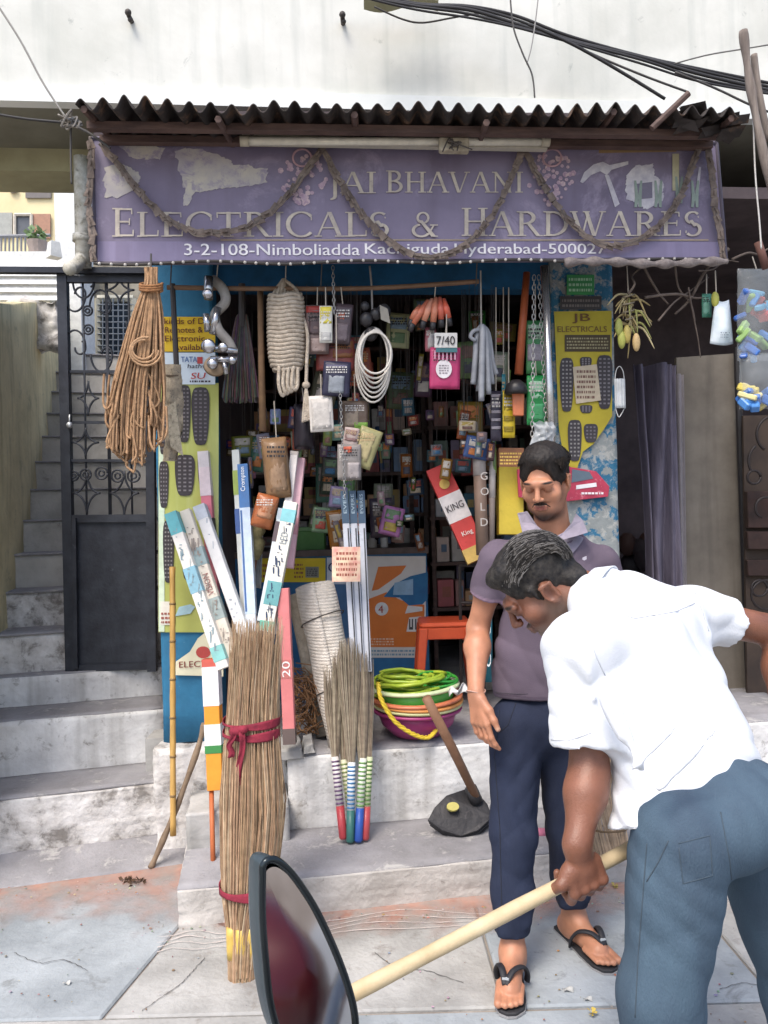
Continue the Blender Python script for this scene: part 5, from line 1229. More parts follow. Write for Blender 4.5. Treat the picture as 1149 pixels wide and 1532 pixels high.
part('sheet', MB().prism([PF(x, y, D1 - .001) for x, y in ((262, 1010), (334, 1012), (334, 962), (310, 944), (296, 955), (284, 975), (263, 990))], V(0, .001, 0)), mat('cream scrap', '#e2ddc2', '#d3ceb0', 5, .7), po)
say(po, 'ELECTRIC', 268, 999, 62, 9, D1 - .003, '#8f3a30', 2); part('red_emblem', MB().prism([PF(304 + 11 * math.cos(a), 976 + 9 * math.sin(a), D1 - .003) for a in [-i * .45 for i in range(14)]], V(0, .001, 0)), plain('#c23b33'), po)
D2 = 3.606
po = thing('yellow_poster', PF(875, 700, D2), 'torn yellow poster of remote controls on the right pillar', 'poster')
part('sheet', MB().prism([PF(x, y, D2) for x, y in ((836, 640), (845, 692), (862, 705), (872, 676), (888, 664), (905, 640), (916, 622), (915, 465), (829, 466))], V(0, .002, 0)), mat('mustard poster', '#b9a933', '#a2932a', 3, .6), po)
say(po, 'JB', 856, 484, 28, 15, D2 - .002, '#6e4a1c', 3); say(po, 'ELECTRICALS', 834, 497, 78, 9, D2 - .002, '#7b5b20', 2)
kp_ = part('panel_print', quad_on(845, 501, 913, 526, D2 - .003, .001), plain('#4c3d22'), po); scribble(po, 848, 504, 910, 523, D2 - .006, '#a69c72', 4, 8)
for i, r in enumerate(((838, 535, 858, 616), (868, 534, 885, 552), (893, 531, 916, 612), (868, 606, 886, 618), (850, 628, 870, 690), (874, 634, 894, 662))): remote(po, *r, D2 - .004, 20 + i)
po = thing('paper_note', PF(880, 603, D2), 'handwritten beige paper note pinned over the yellow poster', 'note')
part('sheet', MB().prism([PF(x, y, D2 - .009) for x, y in ((862, 604), (899, 599), (893, 545), (857, 549))], V(0, .002, 0)), plain('#c8b79a', .8), po); scribble(po, 863, 552, 891, 598, D2 - .0105, '#7c5a4c', 6, 12)
po = thing('green_card', PF(870, 440, D2), 'small green printed card at the top of the right pillar', 'card')
part('sheet', quad_on(848, 411, 889, 441, D2), plain('#2f9a4e'), po); scribble(po, 851, 414, 887, 438, D2 - .003, '#a8d6ae', 3, 13)
po = thing('dark_card', PF(870, 462, D2), 'dim printed strip between the green card and the yellow poster', 'card'); part('sheet', quad_on(838, 443, 900, 463, D2), plain('#3d3a3c'), po); scribble(po, 841, 446, 898, 461, D2 - .003, '#77706c', 2, 14)
po = thing('iron_pack', PF(850, 745, D2), 'pink and white appliance pack hung on the right pillar', 'pack')
part('pack', MB().prism([PF(x, y, D2 - .02) for x, y in ((776, 744), (850, 750), (910, 743), (912, 728), (892, 705), (850, 698), (774, 702))], V(0, .018, 0)), mat('pink red pack', '#b83d54', '#9c3147', 14, .5, spots='#d98a94', spot_scale=22, spot_cut=.6, detail=9), po, bevel=.002)
part('window', MB().prism([PF(x, y, D2 - .0225) for x, y in ((855, 722), (888, 716), (882, 706), (856, 702))], V(0, .001, 0)), plain('#5b6d7d', .3), po)
part('white_stripe', MB().prism([PF(x, y, D2 - .0225) for x, y in ((862, 732), (893, 728), (892, 722), (862, 726))], V(0, .001, 0)), plain('#e3dfe0'), po); scribble(po, 870, 735, 903, 741, D2 - .0225, '#f0e6e8', 1, 15)
part('blue_stripe', MB().prism([PF(x, y, D2 - .0225) for x, y in ((778, 726), (798, 724), (798, 716), (778, 718))], V(0, .001, 0)), plain('#35505f'), po)

# ================================================================ long cartons and tubes leaning about
def carton(name, top, bot, w, label, base_col, bands=(), cat='carton', group='long cartons leaning at the shop front', round_=False, texts=(), depth=None):
    a, c = P(*top), P(*bot); d = (c - a).normalized(); L = (c - a).length; ex = d.cross(V(0, 1, 0)); ex = -ex.normalized() if ex.x > 0 else ex.normalized(); ex = -ex if ex.x < 0 else ex
    ey = ex.cross(d).normalized(); ey = -ey if ey.y < 0 else ey
    t = thing(name, c, label, cat, group); depth = depth or w
    def seg(t0, t1, grow):
        p, q = a + d * (L * t0), a + d * (L * t1); b = MB()
        if round_: b.bar(p, q, w / 2 + grow, 16)
        else: b.box((p + q) / 2, w + 2 * grow, depth + 2 * grow, (q - p).length, ex, ey, d)
        return b
    part('carton_body', seg(0, 1, 0), mat('card ' + str(base_col), base_col, tuple(x * .82 for x in rgb(base_col)), 9, .6, bump=.15, bscale=30, spots=tuple(x * .55 for x in rgb(base_col)), spot_scale=16, spot_cut=.62, detail=9), t, round_, bevel=0 if round_ else .002)
    for i, (t0, t1, colr) in enumerate(bands): part('printed_band', seg(t0, t1, .0012 + .0003 * i), plain(colr, .5), t, round_)
    for (txt, t0, t1, colr, hgt) in texts:       # printed along the carton, reading upwards
        b = MB(); e1 = -d; e2 = -ex if e1.cross(-ex).dot(V(0, -1, 0)) > 0 else ex
        o_ = a + d * (L * t1) - ey * (depth / 2) - e2 * (hgt / 2); lettering(b, txt, o_, e1, e2, L * (t1 - t0), hgt, .003, bold=1); part('lettering', b, plain(colr, .6), t)
    return t
def marks(t, top, bot, w, colr, seed, rows=40):
    a, c = P(*top), P(*bot); d = (c - a); rg = random.Random(seed); b = MB(); ex = V(1, 0, 0)
    for i in range(rows):
        p = a + d * rg.uniform(.1, .9) - V(0, w / 2 + .003, 0); k = rg.uniform(.0025, .006); j = rg.uniform(.006, .03) if rg.random() < .5 else rg.uniform(.0012, .003); o_ = rg.uniform(-.3, .3) * w
        if j > .005: k = rg.uniform(.0012, .0035)
        b.add([p + V(o_ - k, 0, -j), p + V(o_ + k, 0, -j), p + V(o_ + k, 0, j), p + V(o_ - k, 0, j)], [(0, 1, 2, 3)])
    o = part('small_print', b, plain(colr), t); o['kind'] = 'stuff'
W1 = .050
t = carton('tube_carton', (257, 768, 3.34), (336, 1000, 3.22), W1, 'long white and teal carton, leftmost of the slanting fan', '#e6e0d6', [(0, .14, '#58b4ba'), (.36, .52, '#7fb4c6'), (.86, .95, '#7fc3bd')]); marks(t, (257, 768, 3.34), (336, 1000, 3.22), W1, '#8aa3ab', 1)
t = carton('tube_carton', (278, 764, 3.38), (350, 985, 3.26), W1 * .9, 'cream printed carton second in the slanting fan', '#ddd2c2', [(.26, .38, '#8ea3a4'), (.6, .74, '#9aa8a4')], texts=[('VISION', .44, .58, '#a5645a', .026)]); marks(t, (278, 764, 3.38), (350, 985, 3.26), W1, '#9d8f84', 2)
t = carton('tube_carton', (299, 757, 3.42), (372, 965, 3.30), W1, 'plain white carton, rightmost of the slanting fan', '#dfdcd9', [(0, .10, '#c9cdd4')]); marks(t, (299, 757, 3.42), (372, 965, 3.30), W1, '#a9b2bd', 3, 8)
carton('tube_carton', (305, 676, 3.5), (322, 915, 3.45), .046, 'pink carton with a black label in front of the remote poster', '#e07f8d', [(0, .10, '#d9cfd0'), (.10, .28, '#e4cfd2'), (.42, .52, '#3a3035')])
carton('tube_carton', (353, 674, 3.56), (368, 940, 3.42), .034, 'narrow white carton just behind the blue one', '#dfe2dc', [(.12, .26, '#a8bf4a'), (.34, .48, '#3e63a8')])
t = carton('tube_carton', (364, 696, 3.5), (377, 945, 3.34), .044, 'blue-topped white carton reading Crompton in the middle', '#d9dde6', [(0, .27, '#2e6fb0'), (.27, .9, '#c3d3e6')], texts=[('Crompton', .02, .17, '#eef3f7', .026)])
a_, c_ = P(364, 696, 3.5), P(377, 945, 3.34); part('blue_stripe', MB().box(a_.lerp(c_, .58) + V(-.016, -.024, 0), .008, .002, (c_ - a_).length * .6, V(1, 0, 0), V(0, 1, 0), (c_ - a_).normalized()), plain('#2c5f9e'), t)
carton('tube_carton', (441, 676, 3.46), (408, 948, 3.36), .034, 'thin white carton standing tallest right of the straw broom', '#e4dcd8', [(0, .02, '#c8bdb8')])
carton('tube_carton', (450, 686, 3.5), (432, 850, 3.42), .042, 'short pale pink carton beside the thin white one', '#dfb3bb', [(.55, .7, '#cf8d95')])
t = carton('tube_carton', (436, 752, 3.36), (398, 945, 3.27), .058, 'white carton with teal and navy print leaning left over the broom', '#ece8da', [(.06, .16, '#7cc6cc'), (.62, .80, '#5fa6a8'), (.92, .99, '#63b49a')], texts=[('LED', .24, .33, '#8d959b', .03)]); marks(t, (436, 752, 3.36), (398, 945, 3.27), .058, '#3a4a6b', 6)
carton('tube_carton', (424, 762, 3.42), (392, 930, 3.33), .040, 'grey-white carton half hidden behind the teal-printed one', '#cdd3d8', [(0, .1, '#b7c4d0'), (.12, .3, '#5b4a52')])
t = carton('salmon_tube', (424, 880, 3.3), (434, 1112, 3.26), .050, 'salmon pink tube marked 20 right of the straw broom', '#d98281', [(.46, .58, '#c96f68'), (.90, 1.0, '#6b5a55')], cat='tube', texts=[('20', .47, .57, '#f0e7e2', .034)])
t = carton('flag_carton', (316, 985, 3.24), (324, 1180, 3.19), .064, 'orange and white carton with a red letter left of the straw broom', '#ec9a34', [(0, .06, '#d7553f'), (.06, .36, '#eceaea'), (.50, .66, '#e9ece6'), (.66, .72, '#2f8d3d')]); b = MB(); lettering(b, 'S', P(312, 1036, 3.205), V(1, 0, 0), UZ, None, .075, .002, bold=2); part('lettering', b, plain('#a5363a'), t)
single('orange_rod', MB().bar(P(316, 1170, 3.2), P(319, 1300, 3.02), .010, 10), mat('orange rod', '#b9683d', '#a25731', 9, .6), 'thin orange rod leaning below the orange and white carton', 'rod', smooth=True)
t = carton('red_box', (653, 700, 3.9), (716, 838, 3.8), .115, 'red slanting box with a white KING panel and yellow roundel', '#c9413d', [(.30, .58, '#e8ddd8'), (.86, 1.0, '#c9a23c')], depth=.06)
a_, c_ = P(653, 700, 3.9), P(716, 838, 3.8); dd_ = (c_ - a_).normalized(); sx_ = V(0, -1, 0).cross(dd_).normalized(); sx_ = -sx_ if sx_.x < 0 else sx_; upd = -dd_
b = MB(); cc_ = a_.lerp(c_, .18) - V(0, .036, 0); b.prism([cc_ + sx_ * (.026 * math.cos(i * .4)) + upd * (.026 * math.sin(i * .4)) for i in range(16)], V(0, .002, 0)); part('roundel', b, plain('#e2b53a'), t)
b = MB(); lettering(b, 'KING', a_.lerp(c_, .46) - V(0, .034, 0) - sx_ * .045, sx_, upd, .09, .035, .003, bold=2); part('lettering', b, plain('#4a3f42'), t)
b = MB(); lettering(b, 'King', a_.lerp(c_, .74) - V(0, .034, 0) - sx_ * .025, sx_, upd, .055, .03, .003, bold=1); part('lettering', b, plain('#efe2d8'), t)
t = carton('gold_tube', (716, 668, 3.7), (722, 830, 3.62), .060, 'brown and silver tube with white letters running down, left of the standing man', '#7c6659', [(.0, .28, '#a79d97')], round_=True, cat='tube')
for i, cch in enumerate('GOLD'):
    b = MB(); lettering(b, cch, P(724 - 5, 718 + i * 23, 3.585 - .012 * i), V(1, 0, 0), UZ, None, .036, .002, bold=1); part('lettering', b, plain('#b5aca4'), t)
carton('gold_tube', (737, 672, 3.72), (735, 820, 3.64), .030, 'thin dull silver tube between the lettered tube and the yellow box', '#8a7d76', [(.1, .5, '#b3aaa4')], round_=True, cat='tube')
t = carton('yellow_box', (763, 672, 3.75), (763, 800, 3.72), .118, 'tall yellow box with an orange top behind the standing man', '#c9b03c', [(0, .22, '#c07a48')], depth=.08); scribble(t, 748, 676, 780, 696, 3.57, '#f0c23a', 4, 31)
carton('teal_tube', (729, 868, 3.75), (730, 1020, 3.7), .045, 'teal tube with white lettering behind the standing man’s arm', '#2c6f7d', [(.1, .2, '#d5d9da')], round_=True, cat='tube', texts=[('COOL', .3, .85, '#dfe6e6', .024)])
# square aluminium battens with dark blue caps
for i, (xt, xb, nm) in enumerate(((515, 531, 'leftmost'), (527, 541, 'middle'), (540, 551, 'rightmost'))):
    t = carton('aluminium_batten', (xt, 735, 3.42 + .01 * i), (xb, 1005, 3.30 + .01 * i), .030, nm + ' of three silver battens with dark blue printed caps', '#b9bcc4', [(0, .185, '#2f4b63')], group='silver battens by the counter', texts=[('EVEREST'[:4 + i], .02, .13, '#9fb6c4', .014)])
    a_, c_ = P(xt, 735, 3.42 + .01 * i), P(xb, 1005, 3.30 + .01 * i); part('dark_slot', MB().box(a_.lerp(c_, .60) + V(.008, -.0155, 0), .006, .002, (c_ - a_).length * .78, V(1, 0, 0), V(0, 1, 0), (c_ - a_).normalized()), plain('#32333a'), t)
t = thing('price_card', P(518, 870, 3.26), 'cream and pink printed card tied to the silver battens', 'card')
part('card', MB().sheet(lambda u, v: P(497 + 42 * u, 818 + 52 * v, 3.27) + V(0, -.012 * math.sin(u * 3.1), 0), 8, 6, .002), mat('pink cream card', '#e5d9b8', '#d98f86', 16, .7), t); scribble(t, 503, 824, 534, 864, 3.235, '#a2543f', 5, 33)

# ================================================================ brooms and sticks
M_straw = attr_mat('dry straw', .8, .1, 90, 0, .2, nscale=40, namt=.2); M_grass = attr_mat('broom grass', .85, .1, 90, 0, .2, nscale=40, namt=.2)
M_redcloth = mat('red cloth strip', '#8e2a3c', '#701f30', 25, .85, bump=.4, bscale=60)
sbm = thing('straw_broom', G(362, 1462, 0), 'tall upright bundle of straw brooms tied with red cloth', 'broom')
ctr = [(362, 1462, 2.50), (364, 1400, 2.52), (372, 1330, 2.55), (378, 1200, 2.62), (376, 1085, 2.68), (382, 1000, 2.72), (385, 925, 2.76)]
cpts = [P(*c) for c in ctr]; rad = [.045, .050, .092, .112, .092, .090, .098]
def cl_at(t):
    f = t * 6; i = min(5, int(f)); return cpts[i].lerp(cpts[i + 1], f - i), rad[i] + (rad[i + 1] - rad[i]) * (f - i)
sm_ = MB(); rg = random.Random(5)
for i in range(1150):
    a0 = rg.uniform(0, 2 * math.pi); rr0 = math.sqrt(rg.random()); tw = rg.uniform(-.35, .35); t0 = rg.choice([0, 0, .02, .05, rg.uniform(0, .4)]) ; t1 = rg.uniform(.86, 1.0) if rg.random() < .8 else rg.uniform(.5, .85)
    path = []
    for k in range(7):
        t = t0 + (t1 - t0) * k / 6; c, r = cl_at(t); w = 1 + (.12 * rg.uniform(-1, 1) if t > .9 else 0)
        path.append(c + V(math.cos(a0 + tw * t) * r * rr0 * w, math.sin(a0 + tw * t) * r * rr0 * .8, rg.uniform(0, .0)) + V(mnoise.noise(V(i, t * 3, 0)) * .012 * (t > .2), mnoise.noise(V(i, t * 3, 9)) * .01, 0))
    g_ = rg.uniform(.75, 1.2); bcol = rg.choice([(.40, .275, .165), (.44, .315, .20), (.33, .215, .13), (.47, .36, .24), (.38, .24, .15)])
    r_ = rg.uniform(.0014, .0026); sm_.tube(path, [r_ * 1.3, r_ * 1.2, r_ * 1.1, r_, r_ * .8, r_ * .6, r_ * .3], 4, cap=False, col=tuple(x * g_ for x in bcol))
part('straws', sm_, M_straw, sbm, kind='stuff')
def band(t, h, m, name, grow=.006, wr=.9):
    c, r = cl_at(t); c2, r2 = cl_at(min(1, t + h)); b = MB()
    b.sheet(lambda u, v: (c.lerp(c2, v)) + V(math.cos(2 * math.pi * u) * (r * (1 - v) + r2 * v + grow), math.sin(2 * math.pi * u) * ((r * (1 - v) + r2 * v) * .82 + grow), .006 * math.sin(u * 12.56 + v * 3)), 36, 4, .003); return part(name, b, m, sbm, True)
band(.645, .014, M_redcloth, 'cloth_tie'); band(.672, .016, M_redcloth, 'cloth_tie', .009); band(.325, .022, M_redcloth, 'cloth_tie')
kc, kr = cl_at(.672); kp = kc + V(-.035, -kr * .85 - .014, 0)
kb = MB(); kb.ball(kp, .026, .016, .016); kb.ball(kp + V(.022, -.004, .006), .02, .014, .014); part('cloth_knot', kb, M_redcloth, sbm, True)
for (x0, L, dx) in ((-.012, .085, -.01), (.02, .27, -.02)):
    part('cloth_tail', MB().sheet(lambda u, v: kp + V(x0 + (u - .5) * .020 + dx * v + .006 * math.sin(v * 9), -.006 - .004 * math.sin(u * 6 + v * 7) - .004, -L * v), 4, 14, .002), M_redcloth, sbm, True)
for i, dx in enumerate((-.03, 0.0, .03)):
    b = MB(); c, r = cl_at(.085); c = c + V(dx, -.018 + .008 * abs(i - 1), 0); b.lathe(c, [(.019, 0), (.020, .03), (.020, .075), (.018, .10)], 12); part('yellow_band', b, plain('#d9b43c', .4), sbm, True)
# stiff grass hand brooms
M_bands = {}
def grass_broom(hb_, ht, tip, spread, end_col, c1, c2, label, seed, dens=260, tilt=.0):
    b0, b1, tp = P(*hb_), P(*ht), P(*tip); t = thing('grass_broom', b0, label, 'broom', 'grass hand brooms on the step'); d = (b1 - b0).normalized(); L = (b1 - b0).length
    part('handle', MB().bar(b0 + d * (L * .36), b1, .0165, 12), plain(c1, .35), t, True)
    part('handle_end', MB().tube([b0, b0 + d * .008, b0 + d * (L * .4)], [.012, .0175, .0175], 12), plain(end_col, .35), t, True)
    n_ = 11
    hs_ = MB()
    for i in range(n_):
        f = .42 + .56 * i / n_; hs_.bar(b0 + d * (L * f), b0 + d * (L * (f + .022)), .0172, 12)
    part('handle_stripes', hs_, plain(c2, .35), t, True, kind='stuff')
    g_ = MB(); rg = random.Random(seed); ax, ay = basis(d)
    for i in range(dens):
        a, q = rg.uniform(0, 6.283), math.sqrt(rg.random()); e = tp + V(math.cos(a) * spread * q, math.sin(a) * spread * .45 * q, rg.uniform(-.10, .05)); m1 = b1.lerp(e, .35) + V(math.cos(a) * spread * q * .22, 0, 0)
        tone = rg.uniform(.7, 1.15); cc = tuple(x * tone for x in rg.choice([(.30, .25, .18), (.36, .31, .23), (.26, .20, .15)]))
        g_.tube([b1 - d * .03 + V(math.cos(a) * .012 * q, math.sin(a) * .012 * q, 0), m1, b1.lerp(e, .7) + V(math.cos(a) * spread * q * .18, 0, 0), e], [.0022, .0018, .0014, .0006], 4, cap=False, col=cc)
    part('bristles', g_, M_grass, t, kind='stuff')
grass_broom((514, 1256, 3.16), (501, 1132, 3.25), (498, 1010, 3.33), .043, '#b8313a', '#d9d2cc', '#6a4a72', 'grass broom with red end and purple striped handle, leftmost on the step', 51)
grass_broom((531, 1256, 3.19), (514, 1136, 3.27), (511, 985, 3.35), .042, '#3f7e6c', '#d2cfae', '#8a9a58', 'grass broom with pale green striped handle behind the others', 52, 180)
grass_broom((524, 1261, 3.15), (526, 1140, 3.22), (521, 970, 3.30), .050, '#2d6f68', '#dfe3e6', '#2f7ab0', 'grass broom with teal end and blue striped handle in the middle', 53)
grass_broom((536, 1260, 3.15), (543, 1134, 3.23), (535, 990, 3.31), .046, '#1f52b0', '#d8dccb', '#6a9a4e', 'grass broom with blue end and green striped handle', 54)
grass_broom((546, 1257, 3.17), (552, 1132, 3.25), (546, 1000, 3.33), .04, '#bf3f44', '#cfd6a8', '#5f8a3e', 'grass broom with red end and green striped handle, rightmost on the step', 55)
b = MB(); rg = random.Random(8)
t = thing('twig_broom', P(910, 1280, 2.95), 'bundle of dark twigs leaning behind the two men', 'broom')
for i in range(120):
    x0 = rg.uniform(828, 908); x1 = 893 + (x0 - 835) * .62 + rg.uniform(-6, 6); tone = rg.uniform(.6, 1.25)
    b.tube([P(x0, 1085 + rg.uniform(-30, 10), 3.16), P((x0 + x1) / 2 + rg.uniform(-5, 5), 1180, 3.08), P(x1, 1285 + rg.uniform(-8, 4), 2.98)], [.0016, .0024, .0028], 4, cap=False, col=tuple(q_ * tone for q_ in (.36, .27, .19)))
part('twigs', b, M_straw, t, kind='stuff'); part('twine', MB().tube([P(912 + 26 * math.cos(a), 1240 + 5 * math.sin(a), 3.03 - .06 * math.sin(a)) for a in [i * .5236 for i in range(12)]], .004, 6, closed=True), plain('#6a5233'), t, True)
t = thing('lying_broom', P(812, 1252, 3.2), 'small broom with a pink handle end lying on the lower step', 'broom'); part('handle_end', MB().bar(P(794, 1246, 3.2), P(815, 1247, 3.2), .022, 12), plain('#c86a86', .4), t, True); part('handle', MB().bar(P(815, 1247, 3.2), P(900, 1244, 3.25), .019, 12), plain('#b3a489', .6), t, True)
part('white_ring', MB().bar(P(799, 1246, 3.2), P(804, 1246, 3.2), .0226, 12), plain('#e9d9dd', .4), t, True)
M_bam = mat('bamboo', '#c9a25e', '#ab8547', 6, .5, stretch=(6, 6, .6), bump=.1)
bam = thing('bamboo_pole', P(259, 1250, 3.28), 'straight yellow bamboo pole standing against the left pillar', 'pole')
b0, b1 = P(258, 848, 3.42), P(259, 1250, 3.28); part('cane', MB().tube([b0.lerp(b1, i / 24) for i in range(25)], [.0125 + .0012 * (i % 4 == 0) for i in range(25)], 12), M_bam, bam, True)
for i in range(1, 7): part('node_ring', MB().bar(b0.lerp(b1, i / 7 - .004), b0.lerp(b1, i / 7 + .004), .0145, 12), plain('#8a6a36'), bam, True)
single('crooked_stick', MB().tube(bez([P(306, 1082, 3.36), P(296, 1120, 3.35), P(268, 1198, 3.32), P(246, 1252, 3.30), P(226, 1298, 3.29)], 6), [.013 + .002 * math.sin(i * 1.1) for i in range(25)], 9), mat('grey brown stick', '#8b7864', '#6d5c4b', 9, .85, bump=.4), 'crooked grey-brown stick leaning at the corner of the steps', 'stick', smooth=True)

# ================================================================ rolls, basins, stool, spades
def wavy_mesh_mat():
    m = mat('white wire mesh', '#dad2c8', '#c4bbb0', 20, .6); nt = m.node_tree; b = nt.nodes['Principled BSDF']; w = nt.nodes.new('ShaderNodeTexWave'); w.wave_type = 'BANDS'; w.bands_direction = 'Z'
    w.inputs['Scale'].default_value = 22; w.inputs['Distortion'].default_value = 2.5; w.inputs['Detail'].default_value = 1; w.inputs['Detail Scale'].default_value = 6
    tc = nt.nodes.new('ShaderNodeTexCoord'); nt.links.new(tc.outputs['Object'], w.inputs['Vector']); bp = nt.nodes.new('ShaderNodeBump'); bp.inputs['Strength'].default_value = .6; bp.inputs['Distance'].default_value = .004
    nt.links.new(w.outputs['Fac'], bp.inputs['Height']); nt.links.new(bp.outputs[0], b.inputs['Normal']); return m
M_mesh = wavy_mesh_mat()
t = thing('mesh_roll', P(515, 1110, 3.38), 'white wire mesh roll leaning beside the grass brooms', 'roll')
a_, c_ = P(472, 876, 3.62), P(522, 1112, 3.44); d = (c_ - a_).normalized(); x_, y_ = basis(d)
part('mesh', MB().sheet(lambda u, v: a_.lerp(c_, v) + (x_ * math.cos(u * 11.5) + y_ * math.sin(u * 11.5)) * (.100 - .032 * u + .004 * math.sin(v * 12)), 60, 10, .002), M_mesh, t, True)
for f in (.22, .66): part('tie_string', MB().tube([a_.lerp(c_, f + .02 * math.sin(k * .3927)) + (x_ * math.cos(k * .3927) + y_ * math.sin(k * .3927)) * .104 for k in range(16)], .003, 5, closed=True), plain('#4a423c'), t, True)
t = thing('mesh_roll', P(470, 1110, 3.5), 'darker wire mesh roll half hidden behind the white one', 'roll')
a_, c_ = P(448, 890, 3.75), P(492, 1100, 3.56); part('mesh', MB().bar(a_, c_, .06, 18), mat('grey mesh', '#8f877c', '#766e64', 30, .7, bump=.4, bscale=80), t, True)
b = MB(); rg = random.Random(21)
for i in range(160):
    p = P(rg.uniform(436, 474), rg.uniform(1010, 1095), 3.52 + rg.uniform(-.05, .05)); b.tube(bez([p, jit(p, .05), jit(p, .07)], 4), .0025, 4, col=None)
o = single('coir_heap', b, mat('coir fibre', '#8a6747', '#6d4e35', 30, .9), 'tangle of brown coir fibre beside the mesh roll', 'coir'); o['kind'] = 'stuff'
# nested basins
BC = P(624, 1052, 3.56); BC.z = .468
def basin(z0, zr, r0, r1, colour, label, tilt=(0, 0), rim=.016):
    t = thing('plastic_basin', BC + V(0, 0, z0), label, 'basin', 'stack of plastic basins'); ax = V(tilt[0], tilt[1], 1).normalized(); c = BC + V(0, 0, z0); h = zr - z0
    part('bowl', MB().lathe(c, [(r0 * .6, 0), (r0, .008), (r1 * .88, h * .45), (r1, h), (r1 - .006, h), (r1 * .86, h * .45), (r0 - .01, .016), (.001, .014)], 44, ax), plain(colour, .35, vary=.95), t, True)
    part('rim', MB().lathe(c, [(r1 - .004, h - .008), (r1 + rim, h - .010), (r1 + rim + .004, h - .002), (r1 + rim - .002, h + .005), (r1 - .008, h + .004)], 44, ax, cap=False), plain(colour, .35, vary=.97), t, True)
    return t
basin(.0, .125, .115, .188, '#a3246f', 'magenta plastic basin at the bottom of the stack')
basin(.035, .150, .125, .190, '#c8c98a', 'pale yellow-green basin, second from the bottom of the stack', (.01, -.02))
basin(.052, .166, .125, .192, '#d98a2c', 'orange-yellow basin in the middle of the stack', (.015, -.03))
basin(.070, .182, .125, .194, '#c96a3c', 'brick-orange basin, second from the top of the stack', (-.02, -.03))
t = basin(.085, .228, .12, .186, '#4fbf2a', 'bright green basin on top of the stack', (-.045, .0)); t.children[1].data.materials[0] = plain('#c6d3a0', .35)
M_hose = mat('yellow green hose', '#a4b23a', '#7f9a2c', 12, .35); hz_ = BC.z + .228
t = thing('garden_hose', BC + V(0, 0, .22), 'coil of yellow-green hose heaped in the green basin', 'hose')
path = []; rg = random.Random(3)
for i in range(240):
    a = i * .2618; r = .115 + .035 * math.sin(i * .11) + .012 * rg.uniform(-1, 1); path.append(BC + V(-.035 + r * 1.15 * math.cos(a), r * .9 * math.sin(a), .205 + .075 * i / 240 + .012 * math.sin(i * .37)))
part('coil', MB().tube(path, .0088, 7), M_hose, t, True)
t = thing('garden_hose', BC + V(.1, 0, .22), 'thinner bright green hose coil at the right of the basin', 'hose'); path = []
for i in range(130):
    a = i * .3; r = .075 + .02 * math.sin(i * .13); path.append(BC + V(.095 + r * math.cos(a), r * .9 * math.sin(a) - .01, .225 + .045 * i / 130 + .008 * math.sin(i * .41)))
part('coil', MB().tube(path, .0058, 6), mat('green hose', '#3f9a3a', '#2f7f33', 12, .35), t, True)
t = thing('yellow_rope', P(600, 1090, 3.3), 'twisted yellow rope hanging out over the basins', 'rope'); base = bez([P(566, 1022, 3.37), P(570, 1045, 3.34), P(590, 1078, 3.335), P(618, 1098, 3.345), P(640, 1103, 3.37), P(652, 1092, 3.41)], 10)
for s_ in range(3):
    part('strand', MB().tube([p + V(.0055 * math.cos(i * .8 + s_ * 2.094), .0055 * math.sin(i * .8 + s_ * 2.094) - .002, .0055 * math.sin(i * .8 + s_ * 2.094) * .6) for i, p in enumerate(base)], .0062, 6), mat('yellow rope', '#d9bf3a', '#c2a42c', 30, .6), t, True)
single('plastic_knot', MB().sheet(lambda u, v: P(672 + 34 * u, 1036 - 8 * u + 10 * (v - .5) * (1 - .3 * math.sin(u * 9)), 3.36) + V(0, .02 * math.sin(u * 11 + v * 4), .01 * math.sin(u * 13)), 14, 4, .002), plain('#d9d6d4', .5), 'twist of white plastic strip at the basin rim', 'strip', smooth=True)
# orange stool
t = thing('plastic_stool', P(662, 1030, 4.05), 'orange-red plastic stool behind the basins', 'stool'); M_or = mat('orange red plastic', '#c2502e', '#b0452a', 8, .4); sc_ = P(664, 928, 4.05); sz = .135
part('seat', MB().box(sc_ + V(0, 0, -.010), sz * 2, sz * 2, .03), M_or, t, bevel=.012)
for a, b_ in ((-1, -1), (1, -1), (1, 1), (-1, 1)):
    tp, bt = sc_ + V(a * (sz - .022), b_ * (sz - .022), -.02), V(sc_.x + a * (sz + .02), sc_.y + b_ * (sz + .02), .462)
    q = lambda c, w: [c + V(-w, -w, 0), c + V(w, -w, 0), c + V(w, w, 0), c + V(-w, w, 0)]
    part('leg', MB().hexa(q(bt, .017), q(tp, .024)), M_or, t, bevel=.005)
for a, b_ in ((0, -1), (0, 1), (-1, 0), (1, 0)):
    c = sc_ + V(a * (sz - .012), b_ * (sz - .012), -.05); part('apron', MB().box(c, .016 if a else sz * 1.7, .016 if b_ else sz * 1.7, .06), M_or, t, bevel=.004)
